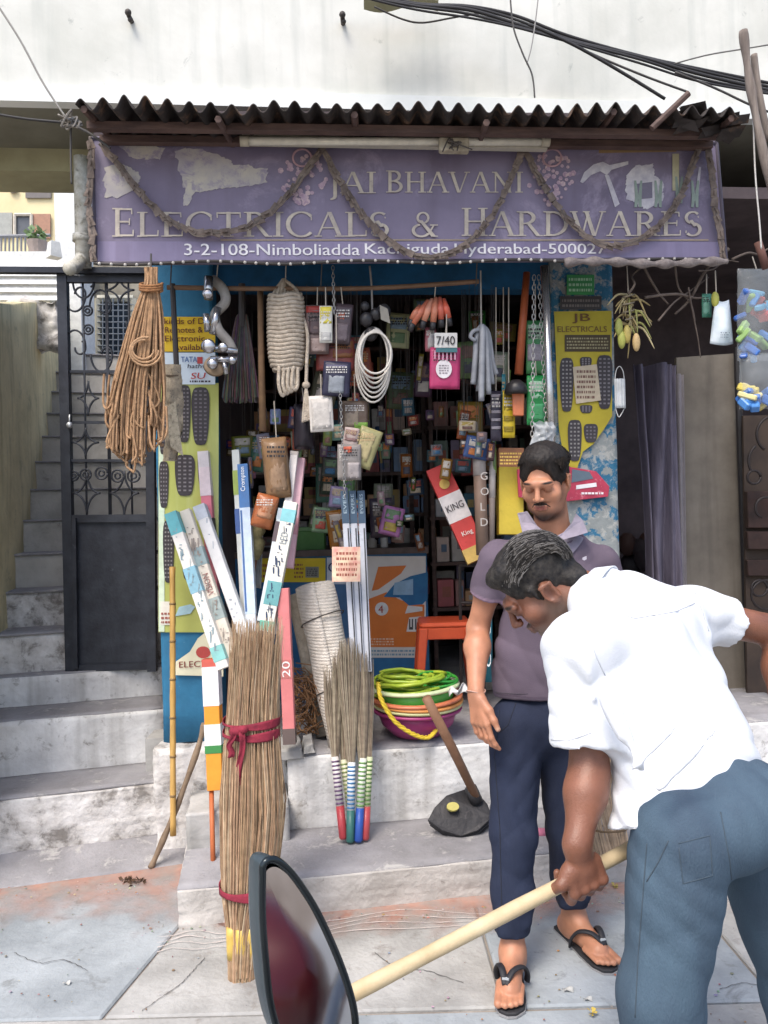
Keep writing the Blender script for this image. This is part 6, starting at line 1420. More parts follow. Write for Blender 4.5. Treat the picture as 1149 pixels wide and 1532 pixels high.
# spades
M_iron = mat('blackened iron', '#3d3c3e', '#2b2a2d', 10, .55, .4, bump=.3, bscale=50, spots='#585558', spot_scale=22, spot_cut=.64)
pl = [(640, 1227, 3.20), (650, 1208, 3.24), (668, 1190, 3.28), (697, 1180, 3.31), (716, 1188, 3.31), (729, 1202, 3.28), (737, 1222, 3.225), (716, 1242, 3.19), (690, 1251, 3.175), (662, 1243, 3.185)]
pw = [P(*p) for p in pl]; nrm = (pw[6] - pw[0]).cross(pw[3] - pw[0]).normalized(); nrm = -nrm if nrm.y > 0 else nrm
for i, nm in enumerate(('top', 'middle', 'bottom')):
    off = -nrm * (.017 * i) + V(.006 * i, 0, -.002 * i)
    t = thing('iron_spade', pw[8] + off, nm + ' of three stacked black iron spade blades on the step', 'spade', 'iron spade blades'); o = part('blade', MB().prism([p + off for p in pw], -nrm * .011), M_iron, t, bevel=.002)
    if i == 0:
        sk = P(708, 1184, 3.28); part('socket', MB().tube([sk + V(-.012, 0, .02), sk + V(.012, -.004, -.045)], [.026, .030], 12), M_iron, t, True)
        part('wooden_shaft', MB().tube([P(638, 1044, 3.12), P(676, 1118, 3.2), P(712, 1192, 3.27)], [.0195, .020, .018], 12), mat('brown shaft', '#8d6a52', '#755440', 9, .65, stretch=(1, 1, 1), bump=.2), t, True)
        cl_ = P(677, 1209, 3.225); b = MB(); ax1 = (pw[6] - pw[0]).normalized(); ax2 = nrm.cross(ax1); b.prism([cl_ + ax1 * (.026 * math.cos(k * .4)) + ax2 * (.019 * math.sin(k * .4)) + nrm * .016 for k in range(16)], -nrm * .012); part('yellow_sticker', b, plain('#b8ac4a', .6), t)
# ================================================================ counter and shelves
ct = thing('shop_counter', PF(505, 1050, 4.45), 'shop counter fronted with posters, its brown edge at the top', 'counter')
CD = 4.38
cx0, cx1 = PF(345, 900, CD).x, PF(640, 900, CD).x; cz = PF(500, 822, CD).z
part('front_panel', fbox(cx0, cx1, CD, CD + .03, .46, cz - .036), mat('counter front', '#2f6d9c', '#275b84', 5, .6), ct)
part('side_panel', fbox(cx1 - .03, cx1, CD + .031, CD + .55, .46, cz - .036), M_dark_wood, ct); part('side_panel', fbox(cx0, cx0 + .03, CD + .031, CD + .55, .46, cz - .036), M_dark_wood, ct)
part('countertop', fbox(cx0 - .02, cx1 + .01, CD - .02, CD + .58, cz - .035, cz), mat('brown counter edge', '#6a5a55', '#4d403c', 8, .5), ct)
po = thing('orange_poster', PF(595, 985, CD), 'torn orange, white and blue advertisement on the counter front', 'poster'); CQ = CD - .004
part('sheet', quad_on(548, 832, 637, 984, CQ), mat('white paper', '#ddd8d2', '#cfc9c2', 5, .6), po)
def pz(pts, m, name, lift): return part(name, MB().prism([PF(x, y, CQ - lift) for x, y in pts], V(0, .001, 0)), m, po)
M_orp = mat('orange print', '#dd7c35', '#cf6f2c', 5, .5)
pz([(550, 968), (635, 968), (635, 905), (600, 898), (578, 886), (552, 896)], M_orp, 'orange_print', .003); pz([(556, 884), (566, 882), (600, 858), (608, 846), (566, 848)], M_orp, 'orange_print', .003)
pz([(574, 893), (598, 894), (612, 906), (632, 904), (640, 896), (640, 856), (614, 862), (590, 874)], mat('blue scrap', '#2a6f9d', '#215b86', 7, .6), 'blue_scrap', .005)
pz([(588, 890), (618, 890), (618, 866), (590, 872)], plain('#8ab2cf'), 'pale_patch', .007); pz([(606, 918), (632, 914), (632, 908), (610, 906)], plain('#dfdad6'), 'white_patch', .007)
part('rosette', MB().prism([PF(571 + 10 * math.cos(a), 911 + 10 * math.sin(a), CQ - .005) for a in [-i * .35 for i in range(18)]], V(0, .001, 0)), plain('#e4e0dc'), po); say(po, '4', 566, 917, None, 11, CQ - .006, '#b8442f', 2)
pz([(608, 945), (632, 945), (630, 922), (612, 924)], plain('#e6ded6'), 'bulb_print', .006)
for x in (612, 621): pz([(x, 942), (x + 6, 942), (x + 6, 926), (x + 4, 926), (x + 4, 938), (x + 2, 938), (x + 2, 926), (x, 926)], plain('#4c4346'), 'coil_print', .008)
scribble(po, 552, 954, 590, 966, CQ - .005, '#f0c9a5', 3, 41); scribble(po, 552, 971, 634, 982, CQ - .004, '#7fa5bb', 2, 42)
po = thing('yellow_flyer', PF(465, 875, CD), 'yellow flyer with a grey printed square on the counter front', 'poster'); part('sheet', quad_on(384, 835, 487, 871, CQ), mat('yellow flyer', '#dcc023', '#cbb01b', 5, .5), po)
part('grey_square', quad_on(457, 848, 477, 864, CQ - .003, .001), plain('#8c8a7c'), po); scribble(po, 459, 850, 475, 862, CQ - .005, '#4c4a44', 4, 43); scribble(po, 440, 842, 454, 866, CQ - .004, '#a6652a', 4, 44); scribble(po, 388, 842, 420, 866, CQ - .004, '#b0562a', 3, 45)
po = thing('blue_flyer', PF(497, 870, CD), 'blue and white flyer with a round letter beside the yellow one', 'poster'); part('sheet', quad_on(489, 834, 546, 874, CQ), plain('#cfd6e2'), po); say(po, 'C', 491, 856, None, 14, CQ - .003, '#3a3d78', 2); part('blue_corner', quad_on(489, 874, 546, 960, CQ), plain('#3d6f9f'), po)
# goods on the counter
t = thing('green_box', PF(460, 822, CD + .1), 'green cardboard box standing on the counter', 'box'); part('box', MB().box(PF(462, 808, CD + .12), .19, .16, .11, FX), mat('green card', '#5c8a4c', '#4c773e', 7, .6), t, bevel=.003); part('lid', MB().box(PF(462, 791, CD + .12), .20, .17, .022, FX), plain('#6e9a5c'), t, bevel=.002)
for i, (x, y, w, h, c, lb) in enumerate(((575, 812, .045, .09, '#d7d3cb', 'small white bottle left of two on the counter'), (557, 812, .055, .07, '#b9b2a8', 'small off-white tub on the counter'), (440, 808, .055, .12, '#c9873e', 'orange-brown tin left of the green box'))):
    c0 = PF(x, 822, CD + .1); t = thing('counter_bottle', c0, lb, 'bottle', 'small goods on the counter'); part('bottle', MB().lathe(c0, [(w * .48, 0), (w * .5, .006), (w * .5, h * .75), (w * .3, h * .85), (w * .3, h)], 14), plain(c, .4), t, True); part('cap', MB().lathe(c0 + V(0, 0, h), [(w * .32, 0), (w * .32, .014), (w * .28, .016)], 12), plain('#8d8a86', .4), t, True)
# shelving along the back wall, cartons on it
sh = thing('wall_shelving', PF(575, 1000, 5.2), 'dark wooden shelving across the back of the shop', 'shelving')
SX0, SX1 = XL - .33, XR + .30; levels = [.95, 1.22, 1.49, 1.76, 2.03, 2.30, 2.57]
for z in levels: part('shelf', fbox(SX0, SX1, 4.98, 5.4, z - .022, z), M_dark_wood, sh)
for x in (SX0 + .02, -.42, .18, .72, SX1 - .02): part('upright', fbox(x - .015, x + .015, 4.97, 5.399, .46, 2.84), M_dark_wood, sh)
part('frame_post', fbox(PF(632, 700, 5.0).x, PF(640, 700, 5.0).x, 4.98, 5.02, cz + .001, 2.3), plain('#5a4c46'), ct)
ORD = ['zeroth', 'first', 'second', 'third', 'fourth', 'fifth', 'sixth', 'seventh', 'eighth', 'ninth', 'tenth', 'eleventh', 'twelfth', 'thirteenth', 'fourteenth', 'fifteenth', 'sixteenth', 'seventeenth', 'eighteenth', 'nineteenth', 'twentieth', 'twenty-first', 'twenty-second', 'twenty-third', 'twenty-fourth', 'twenty-fifth', 'twenty-sixth', 'twenty-seventh', 'twenty-eighth', 'twenty-ninth', 'thirtieth']
NAMES = ['dull maroon', 'slate blue', 'taupe', 'grey', 'dark brown', 'dark green', 'ochre brown', 'navy', 'pale grey', 'dark red', 'plum', 'mustard', 'teal', 'whitish']
cols = ['#8d625b', '#5f7896', '#a08c80', '#a8a6a4', '#7a564f', '#50655b', '#9c7249', '#454f6b', '#99928a', '#8f4142', '#6d6178', '#88702f', '#2f5a6d', '#a9a4a0']
words = ['bottom', 'second', 'third', 'fourth', 'fifth', 'sixth', 'top']
rg = random.Random(77); NBOX = 0
def goods_box(c, w, dp, h, colr, label, group, seed):
    t = thing('goods_carton', c, label, 'carton', group); q = MB().box(V(0, 0, h / 2), w, dp, h, FX); part('box', q, plain(tuple(min(.8, x_ * 1.75) for x_ in rgb(colr)), .5), t, local=True, bevel=.002)
    f = MB().box(V(0, 0, h * .55) + FN * (dp / 2 + .0006), w * rg.uniform(.4, .8), .001, h * rg.uniform(.25, .5), FX, V(0, 1, 0)); part('printed_label', f, plain(rg.choice(['#b9b2a9', '#8f8578', '#a85a45', '#5a7390', '#c0a860', '#7d7a7c']), .6), t, local=True); return t
for li, z in enumerate(levels[:-1]):
    x = SX0 + .05; cnt = 0
    while x < SX1 - .1:
        w = rg.uniform(.05, .14); h = rg.uniform(.08, .235)
        if rg.random() < .9:
            ci = rg.randrange(14); cnt += 1
            goods_box(V(x + w / 2, fy(x, 5.08 + rg.uniform(0, .05)), z + .0005), w, .16, h, cols[ci], '%s carton, %s from the left on the %s back shelf' % (NAMES[ci], ORD[cnt], words[li]), 'cartons on the back shelves', x); NBOX += 1
            if h < .12 and rg.random() < .6: goods_box(V(x + w / 2, fy(x, 5.12), z + .001 + h), w * .9, .14, h * .7, cols[(ci + 5) % 14], '%s carton lying on the %s carton from the left, %s back shelf' % (NAMES[(ci + 5) % 14], ORD[cnt], words[li]), 'cartons on the back shelves', x)
        x += w + rg.uniform(.004, .03)
# side shelving on the right inside the shop, nearer
s2 = thing('side_shelving', V(XR + .1, 4.8, .46), 'narrow dark rack inside the right door pillar', 'shelving')
for z in (.9, 1.18, 1.46, 1.74, 2.02, 2.3): part('shelf', fbox(PF(640, 700, 4.75).x, XR + .30, 4.7, 5.05, z - .02, z), M_dark_wood, s2)
for xx in (645, 720, 800): x = PF(xx, 700, 4.75).x; part('upright', fbox(x - .012, x + .012, 4.69, 5.049, .46, 2.84), M_dark_wood, s2)
for li, z in enumerate((.9, 1.18, 1.46, 1.74, 2.02)):
    x = PF(650, 700, 4.75).x; cnt = 0
    while x < XR + .2:
        w = rg.uniform(.05, .12); h = rg.uniform(.07, .2); cnt += 1; ci = rg.randrange(14); goods_box(V(x + w / 2, fy(x, 4.83), z + .0005), w, .14, h, cols[ci], '%s pack, %s from the left on the %s shelf of the narrow rack' % (NAMES[ci], ORD[cnt], words[li]), 'packs on the narrow rack', x); x += w + rg.uniform(.004, .02)
t = thing('wire_rack', PF(690, 1010, 3.95), 'black square-tube rack behind the orange stool', 'rack')
for (xa, ya, xb, yb) in ((688, 846, 690, 1030), (722, 846, 724, 1030), (688, 846, 722, 846), (689, 902, 723, 902), (690, 960, 724, 960)): part('tube', MB().bar(PF(xa, ya, 3.98), PF(xb, yb, 3.98), .009, 6), plain('#3c3432', .5, .4), t)

# ================================================================ things hanging below the sign
HD = 3.42
rod = thing('hanging_rod', PF(490, 430, HD), 'thin wooden rod slung under the sign carrying the hung goods', 'rod')
part('pole', MB().tube(bez([PF(250, 430, HD), PF(400, 432, HD), PF(560, 431, HD), PF(716, 421, HD)], 6), .011, 8), mat('rod wood', '#7d624d', '#664d3b', 10, .7), rod, True)
for x in (255, 480, 712): part('hanger_wire', MB().bar(PF(x, 428, HD), PF(x + 2, 385, HD - .05), .003, 5), M_cab2, rod)
def cord(parent, x0, y0, x1, y1, d=HD, m=None, r=.0028, name='cord'): return part(name, MB().bar(PF(x0, y0, d), PF(x1, y1, d), r, 6), m or plain('#b5aa9a'), parent)
# coir rope hank
M_coir = attr_mat('coir rope', .9, .5, 260, 0, .15, nscale=60, namt=.25)
t = thing('coir_rope', PF(205, 700, 3.18), 'large hank of brown coir rope hanging at the left end of the sign', 'rope'); b = MB(); rg = random.Random(9)
for i in range(105):
    u = rg.uniform(-1, 1); q = rg.uniform(-1, 1); low = 655 + 45 * (1 - abs(u + .1)) * rg.uniform(.5, 1) if rg.random() < .6 else rg.uniform(600, 650)
    wx = lambda y: (9 + 30 * min(1, max(0, (y - 425) / 150)) ** .8); cxx = lambda y: 226 - 22 * min(1, max(0, (y - 430) / 190))
    ys = [400, 424, 470, 530, 590, low]; pts = [PF(cxx(y) + u * wx(y) + rg.uniform(-2.5, 2.5) * (y > 430), y, 3.18 + q * .035 * min(1, (y - 380) / 120) + rg.uniform(-.006, .006)) for y in ys]
    if rg.random() < .6:
        e = pts[-1]; pts += [e + V(rg.uniform(-.02, .02), rg.uniform(-.02, .02), -.02), e + V(rg.uniform(.01, .04) * rg.choice((-1, 1)), rg.uniform(-.02, .01), .015), e + V(rg.uniform(-.03, .03), .0, .12)]
    tone = rg.uniform(.7, 1.2); b.tube(bez(pts, 4), .0048, 5, cap=False, col=tuple(x * tone for x in (.36, .22, .125)))
for k in range(3):
    cxk, cyk, rk = rg.uniform(195, 222), rg.uniform(520, 545), rg.uniform(16, 24); b.tube([PF(cxk + rk * math.cos(a), cyk + rk * .9 * math.sin(a), 3.13) for a in [i * .35 for i in range(15)]], .0048, 5, cap=False, col=(.40, .25, .145))
part('strands', b, M_coir, t, True, kind='stuff')
part('binding', MB().tube([PF(226 + 17 * math.cos(i * .5), 424 + i * .28 + 3 * math.sin(i * .5), 3.18 - .04 * math.sin(i * .5)) for i in range(40)], .0055, 6), mat('coir binding', '#9a6d47', '#7d5638', 40, .9), t, True)
part('hook', MB().bar(PF(226, 404, 3.18), PF(226, 380, 3.22), .004, 6), M_cab2, t)
# black rod with a newspaper wrapped bundle
t = thing('wrapped_bundle', PF(258, 690, 3.4), 'newspaper-wrapped bundle hanging on a dark rod over the left pillar', 'bundle'); part('dark_rod', MB().bar(PF(258, 425, 3.42), PF(264, 548, 3.40), .012, 8), plain('#3b322f'), t)
part('newspaper', MB().sheet(lambda u, v: PF(258 + (14 - 6 * abs(v - .4)) * math.cos(u * 6.283) + 6 * v * math.sin(v * 4), 545 + 145 * v, 3.39 - .035 * math.sin(u * 6.283)) + V(.008 * mnoise.noise(V(u * 7, v * 9, 0)), .02 * mnoise.noise(V(u * 5, v * 8, 5)), 0), 20, 24, .001), mat('old newspaper', '#b7a68c', '#8d8272', 26, .8, bump=.6, bscale=50, spots='#55504a', spot_scale=70, spot_cut=.56), t)
part('paper_flap', MB().prism([PF(x, y, 3.345) for x, y in ((248, 610), (262, 600), (274, 682), (255, 668))], V(0, .002, 0)), mat('newspaper flap', '#cfc2a8', '#a79b86', 40, .8, spots='#6a6158', spot_scale=90, spot_cut=.55), t)
part('tie', MB().tube([PF(258 + 12 * math.cos(a), 560 + 2 * math.sin(a), 3.39 - .035 * math.sin(a)) for a in [i * .5236 for i in range(12)]], .004, 5, closed=True), plain('#6e5d4a'), t)
# bath fittings
M_chrome = mat('dull chrome', '#c3c2c4', '#9a989a', 14, .22, .9); t = thing('tap_bunch', PF(325, 560, HD), 'bunch of chrome taps and a grey hose hung left of the rope coil', 'taps')
part('hose', MB().tube(bez([PF(318, 418, HD), PF(333, 432, HD - .02), PF(337, 452, HD - .03), PF(322, 470, HD - .02), PF(326, 492, HD - .04), PF(342, 512, HD - .03), PF(350, 530, HD - .02)], 6), .022, 10), mat('grey pvc', '#98938d', '#7f7a75', 12, .5), t, True)
for (x, y, dx, dy, r, L) in ((312, 448, 0, -1, .02, 34), (318, 500, .2, -1, .016, 40), (322, 522, 1, .1, .014, 34), (315, 538, 1, .0, .015, 40), (308, 470, .1, 1, .014, 26), (335, 540, .2, 1, .012, 20)): part('tap_body', MB().bar(PF(x, y, HD - .05), PF(x + dx * L, y + dy * L, HD - .05), r, 12), M_chrome, t, True)
for (x, y, r) in ((312, 518, .030), (334, 520, .020), (318, 545, .022), (348, 540, .017), (311, 440, .022)): part('tap_knob', MB().lathe(PF(x, y, HD - .085), [(r * .6, -.012), (r, -.008), (r, .010), (r * .7, .016)], 14, V(0, -1, 0)), M_chrome, t, True)
part('flange', MB().lathe(PF(322, 548, HD - .03), [(.05, 0), (.045, .012), (.02, .02)], 18, V(.2, -.9, .3).normalized()), mat('tan card', '#a58f78', '#8d785f', 9, .6), t, True); cord(t, 324, 418, 326, 395)
t = thing('dark_brush', PF(358, 600, HD + .1), 'dark bristle bundle hanging behind the taps', 'brush'); b = MB(); rg = random.Random(12)
for i in range(220):
    u = rg.uniform(-1, 1); b.tube([PF(362 + u * 9, 470 + rg.uniform(0, 20), HD + .12), PF(360 + u * 20, 540, HD + .10 + rg.uniform(-.03, .03)), PF(360 + u * 27 + rg.uniform(-2, 2), 600 + rg.uniform(-8, 4), HD + .1 + rg.uniform(-.04, .04))], .0024, 4, cap=False, col=tuple(x * rg.uniform(.6, 1.3) for x in (.12, .095, .09)))
part('bristles', b, M_grass, t, kind='stuff'); part('stem', MB().bar(PF(362, 425, HD + .12), PF(362, 490, HD + .12), .016, 8), plain('#3c322e'), t)
single('wooden_stick', MB().bar(PF(389, 432, HD + .05), PF(393, 645, HD + .04), .013, 8, .016), mat('raw stick', '#8b6d4f', '#6f5540', 10, .8, bump=.2), 'brown wooden stick hanging between the dark brush and the rope coil', 'stick', smooth=True)
# white rope coil
M_rope = mat('natural cotton rope', '#c2b5a4', '#a39584', 40, .85, bump=.7, bscale=120); t = thing('rope_coil', PF(428, 595, HD), 'cream cotton rope wound into a hank, tail hanging', 'rope')
prof = [(420, 8), (430, 14), (438, 22), (446, 25), (460, 26), (480, 26), (500, 26.5), (520, 26), (535, 25), (548, 22), (556, 17)]
def pr(y):
    for (ya, ra), (yb, rb_) in zip(prof, prof[1:]):
        if y <= yb: return ra + (rb_ - ra) * (y - ya) / (yb - ya)
    return prof[-1][1]
path = []; N_ = 19
for i in range(N_ * 22):
    y = 440 + 116 * i / (N_ * 22); a = i * 2 * math.pi / 22; path.append(PF(427 + (y - 440) * .02 + pr(y) * math.cos(a), y + 1.2 * math.sin(a * .5 + i), HD - pr(y) * HD / FPX * .85 * math.sin(a)))
part('windings', MB().tube(path, .0098, 7), M_rope, t, True)
tb_ = MB()
for k in range(8): tb_.tube(bez([PF(424, 418, HD), PF(414 + 4 * k, 432, HD - .02 * math.sin(k)), PF(406 + 6 * k, 446, HD - .04)], 4), .008, 6)
part('crown_turns', tb_, M_rope, t, True, kind='stuff')
for k in range(4): part('loop', MB().tube(bez([PF(418 + 7 * k, 548, HD - .05), PF(417 + 6.5 * k, 575, HD - .06), PF(423 + 6 * k, 592 - 3 * k, HD - .055), PF(430 + 5 * k, 575, HD - .05), PF(424 + 7 * k, 550, HD - .04)], 5), .0085, 6), M_rope, t, True)
part('tail', MB().tube(bez([PF(452, 470, HD), PF(460, 500, HD - .03), PF(459, 540, HD - .04), PF(458, 575, HD - .04)], 6), .008, 7), M_rope, t, True); part('tail_knot', MB().ball(PF(458, 576, HD - .045), .018, .016, .016), M_rope, t, True)
for k in range(4): part('tail_strand', MB().tube(bez([PF(458, 580, HD - .045), PF(455 + 2.4 * k, 605, HD - .05), PF(453 + 3.4 * k, 632 - k, HD - .05)], 5), .0062, 6), M_rope, t, True)
cord(t, 427, 420, 428, 393)
# packets in the middle
def packet(name, x0, y0, x1, y1, d, colr, label, bands=(), cat='packet', group='packets hung under the sign', tilt=0.0, clear=False, bulge=.010, seed=1, top=None, cord_r=.0028):
    c = PF((x0 + x1) / 2, y1, d); t = thing(name, c, label, cat, group); cx_, cy_ = (x0 + x1) / 2, (y0 + y1) / 2; ct_, st_ = math.cos(tilt), math.sin(tilt)
    def pt(x, y): return cx_ + (x - cx_) * ct_ - (y - cy_) * st_, cy_ + (x - cx_) * st_ + (y - cy_) * ct_
    def surf(xa, ya, xb, yb, lift):
        return lambda u, v: PF(*pt(xa + (xb - xa) * u, ya + (yb - ya) * v), d - lift - bulge * math.sin(math.pi * ((xa + (xb - xa) * u) - x0) / (x1 - x0)) * math.sin(math.pi * min(1, max(0, ((ya + (yb - ya) * v) - y0) / (y1 - y0)))) ** .5 - .004 * mnoise.noise(V(u * 4, v * 4, seed)))
    part('wrapper', MB().sheet(surf(x0, y0, x1, y1, 0), 8, 10, .003), mat('wrap ' + str(colr), colr, tuple(q * .8 for q in rgb(colr)), 18, .35, bump=.3, bscale=40), t, True)
    for i, (xa, ya, xb, yb, cc) in enumerate(bands): part('printed_area', MB().sheet(surf(xa, ya, xb, yb, .003 + .001 * i), 6, 6, .001), mat('print ' + str(cc), cc, tuple(q * .75 for q in rgb(cc)), 45, .5, spots=tuple(q * .5 for q in rgb(cc)), spot_scale=60, spot_cut=.6), t, True)
    if cat in ('packet', 'pack') or 'pack' in name:
        for kk in range(seed % 2): scribble(t, x0 + (x1 - x0) * .12, y0 + (y1 - y0) * (.12 + .45 * kk), x1 - (x1 - x0) * .12, y0 + (y1 - y0) * (.34 + .45 * kk), d - bulge - .006, RND.choice(['#cfc8c0', '#2e2a2c', '#b89a6a', '#d8d2cc']), 3, int(x0 + y0))
    if top: cord(t, (x0 + x1) / 2, y0 + 2, *top, d, None if cord_r > .002 else plain('#4a4440'), cord_r)
    return t
packet('packet', 457, 457, 492, 530, HD - .01, '#77635f', 'clear packet with a red header left of the yellow-white box', [(458, 458, 491, 468, '#a23a32'), (462, 474, 488, 500, '#5b4a4c'), (465, 506, 488, 526, '#a8938d')], top=(475, 430))
packet('packet', 478, 458, 497, 513, HD - .06, '#d9d7ce', 'narrow white box with a yellow top in the middle cluster', [(479, 459, 496, 484, '#d8c94c'), (480, 497, 495, 510, '#b9b7b3')], bulge=.006, top=(487, 430))
packet('packet', 500, 455, 526, 515, HD - .02, '#55474b', 'dark clear packet with a small orange mark, right of the narrow box', [(505, 468, 514, 478, '#c5603a'), (504, 484, 522, 510, '#72656a')], tilt=.1, top=(510, 430))
packet('packet', 473, 505, 530, 555, HD + .02, '#7a3a36', 'dull red packet behind the dark zip packet', [(498, 510, 528, 535, '#8a5a35')], top=(500, 432))
packet('packet', 483, 541, 524, 593, HD - .07, '#2c2a40', 'dark purple zip packet with silver items inside', [(487, 546, 518, 550, '#6f6b84'), (492, 562, 515, 588, '#8b9097')], tilt=.06, top=(503, 470))
packet('paper_list', 463, 592, 498, 646, HD - .06, '#d2cbc3', 'white sheet of small print hanging below the dark packet', [(466, 596, 495, 642, '#c9c2ba')], bulge=.004, tilt=-.06, cat='paper', top=(480, 560))
packet('packet', 512, 600, 550, 645, HD + .02, '#6b5a4e', 'brown cloth packet with a green edge under the cable coil', [(516, 610, 536, 638, '#a08f7c'), (530, 632, 550, 644, '#7ba043')], top=(530, 560))
packet('packet', 514, 640, 536, 670, HD - .04, '#b7a49c', 'small pale card of fittings on the hanging chain', [(516, 643, 534, 660, '#8d6f6b')], tilt=.15)
packet('packet', 530, 640, 564, 700, HD - .03, '#9a9468', 'greenish printed card slanting off the hanging chain', [(534, 648, 556, 690, '#b5a77c')], tilt=.35)
packet('packet', 505, 665, 540, 718, HD - .05, '#8b8480', 'cluster of small silver fittings in clear film on the chain', [(508, 672, 520, 690, '#c6c0ba'), (514, 668, 526, 678, '#c45a3c'), (520, 692, 538, 716, '#a59c9a')])
packet('black_bag', 440, 605, 470, 672, HD + .02, '#27222a', 'crumpled black plastic bag under the cotton rope', [], bulge=.05, cat='bag', top=(452, 580))
packet('paper_wrap', 395, 655, 432, 745, HD + .03, '#8c6d4f', 'brown paper wrapped bundle behind the thin white carton', [(402, 690, 428, 735, '#a3856a')], bulge=.04, tilt=-.1, top=(410, 600)); packet('paper_wrap', 380, 740, 412, 790, HD + .02, '#a8623c', 'orange and white paper twist below the brown paper bundle', [(386, 750, 408, 775, '#c08a6a')], bulge=.03, tilt=.25)
t = thing('gourd_bundle', P(384, 860, 3.5), 'greenish tied cloth bundle on a stick right of the blue carton', 'bundle'); part('cloth', MB().lathe(P(383, 838, 3.5), [(.012, 0), (.03, .03), (.045, .08), (.03, .105), (.048, .13), (.03, .17), (.012, .19)], 14), mat('olive cloth', '#8d8460', '#6d6647', 20, .9, bump=.4), t, True); part('stick', MB().bar(P(383, 838, 3.5), P(366, 930, 3.46), .007, 6), mat('brown twig', '#7d5a44', '#66483a', 9, .8), t)
t = thing('plastic_packet', P(376, 905, 3.55), 'greyish clear plastic packet behind the blue carton', 'packet'); part('film', MB().sheet(lambda u, v: P(374 + 18 * u, 760 + 120 * v, 3.56) + V(0, .02 * math.sin(u * 6 + v * 5), 0), 8, 12, .002), mat('grey film', '#a7adb0', '#8a9094', 16, .3), t, True)
CL = random.Random(91); cn = ['#a1968e', '#b9afa7', '#8a6a60', '#c4b49c', '#7f97ab', '#b5584c', '#6f8a66', '#d0c7bc', '#b39a4e', '#5a5966', '#c47a45', '#46749a']; cw = ['dusty grey', 'pale grey', 'brown', 'beige', 'bluish', 'reddish', 'greenish', 'off-white', 'khaki', 'charcoal', 'orange', 'blue']; seen_ = {}
for (xa, xb, ya, yb, n_, da, db, place) in ((450, 545, 500, 640, 20, .06, .25, 'among the packets left of the cable coil'), (545, 632, 600, 690, 14, .4, .9, 'inside the shop below the cable coil'), (640, 705, 590, 690, 14, .3, .8, 'inside the shop below the pink pack'), (690, 765, 440, 560, 12, .3, .55, 'inside the shop behind the grey hoses'), (335, 395, 610, 690, 11, .25, .55, 'inside the shop below the dark brush'), (580, 640, 440, 600, 14, .5, .9, 'inside the shop right of the cable coil'), (500, 545, 700, 800, 10, .15, .4, 'behind the silver battens'), (455, 500, 640, 790, 14, .3, .7, 'inside the shop above the green box'), (550, 630, 700, 800, 12, .4, .9, 'inside the shop above the orange poster'), (395, 450, 600, 660, 8, .15, .4, 'inside the shop below the rope coil'), (690, 740, 600, 665, 12, .1, .3, 'above the lettered tube')):
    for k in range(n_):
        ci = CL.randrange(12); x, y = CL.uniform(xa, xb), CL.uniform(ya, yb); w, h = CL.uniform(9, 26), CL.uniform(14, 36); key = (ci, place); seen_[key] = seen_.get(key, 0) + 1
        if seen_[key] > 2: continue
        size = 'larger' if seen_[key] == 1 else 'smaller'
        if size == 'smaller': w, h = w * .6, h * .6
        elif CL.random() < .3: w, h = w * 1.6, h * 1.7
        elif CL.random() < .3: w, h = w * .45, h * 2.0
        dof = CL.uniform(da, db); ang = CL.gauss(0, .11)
        packet('packet', x - w / 2, y, x + w / 2, y + h, HD + dof, tuple(q * CL.uniform(.3, 1.0) * (1 if dof < .3 else .7) for q in rgb(cn[ci])), '%s %s packet hung %s' % (size, cw[ci], place), [(x - w * .35, y + h * .1, x + w * .35, y + h * .45, CL.choice(cn)), (x - w * .3, y + h * .55, x + w * .3, y + h * .85, CL.choice(cn))], tilt=ang, bulge=CL.uniform(.004, .022), seed=k, top=(x + CL.uniform(-3, 3), 426), cord_r=.0011)  # packets hung deeper get the shop's shade put into their colour
def chain(name, x0, y0, x1, y1, d, label, n, col='#a9a6a3', sz=.012):
    a, c = PF(x0, y0, d), PF(x1, y1, d); t = thing(name, c, label, 'chain', 'metal chains under the sign'); b = MB(); dd = (c - a) / n; L = dd.length
    for i in range(n):
        m_ = a + dd * (i + .5); ex = V(1, 0, 0) if i % 2 == 0 else V(.25, 1, 0).normalized(); du = dd.normalized()
        b.tube([m_ + ex * (sz * .5 * math.cos(k * .785)) + du * (L * .66 * math.sin(k * .785)) for k in range(8)], sz * .15, 5, closed=True)
    part('links', b, plain(col, .35, .8), t, True, kind='stuff'); return t
chain('steel_chain', 498, 398, 500, 470, HD - .06, 'short steel chain carrying the middle packets', 12)
chain('steel_chain', 509, 590, 516, 745, HD - .08, 'long thin steel chain hanging down to the silver battens', 30, sz=.011)
chain('steel_chain', 799, 412, 796, 660, HD, 'left of two steel chains beside the bright pole', 34, '#b9b6b2', .015); chain('steel_chain', 806, 412, 818, 652, HD + .01, 'right of two steel chains beside the bright pole', 34, '#b9b6b2', .015)
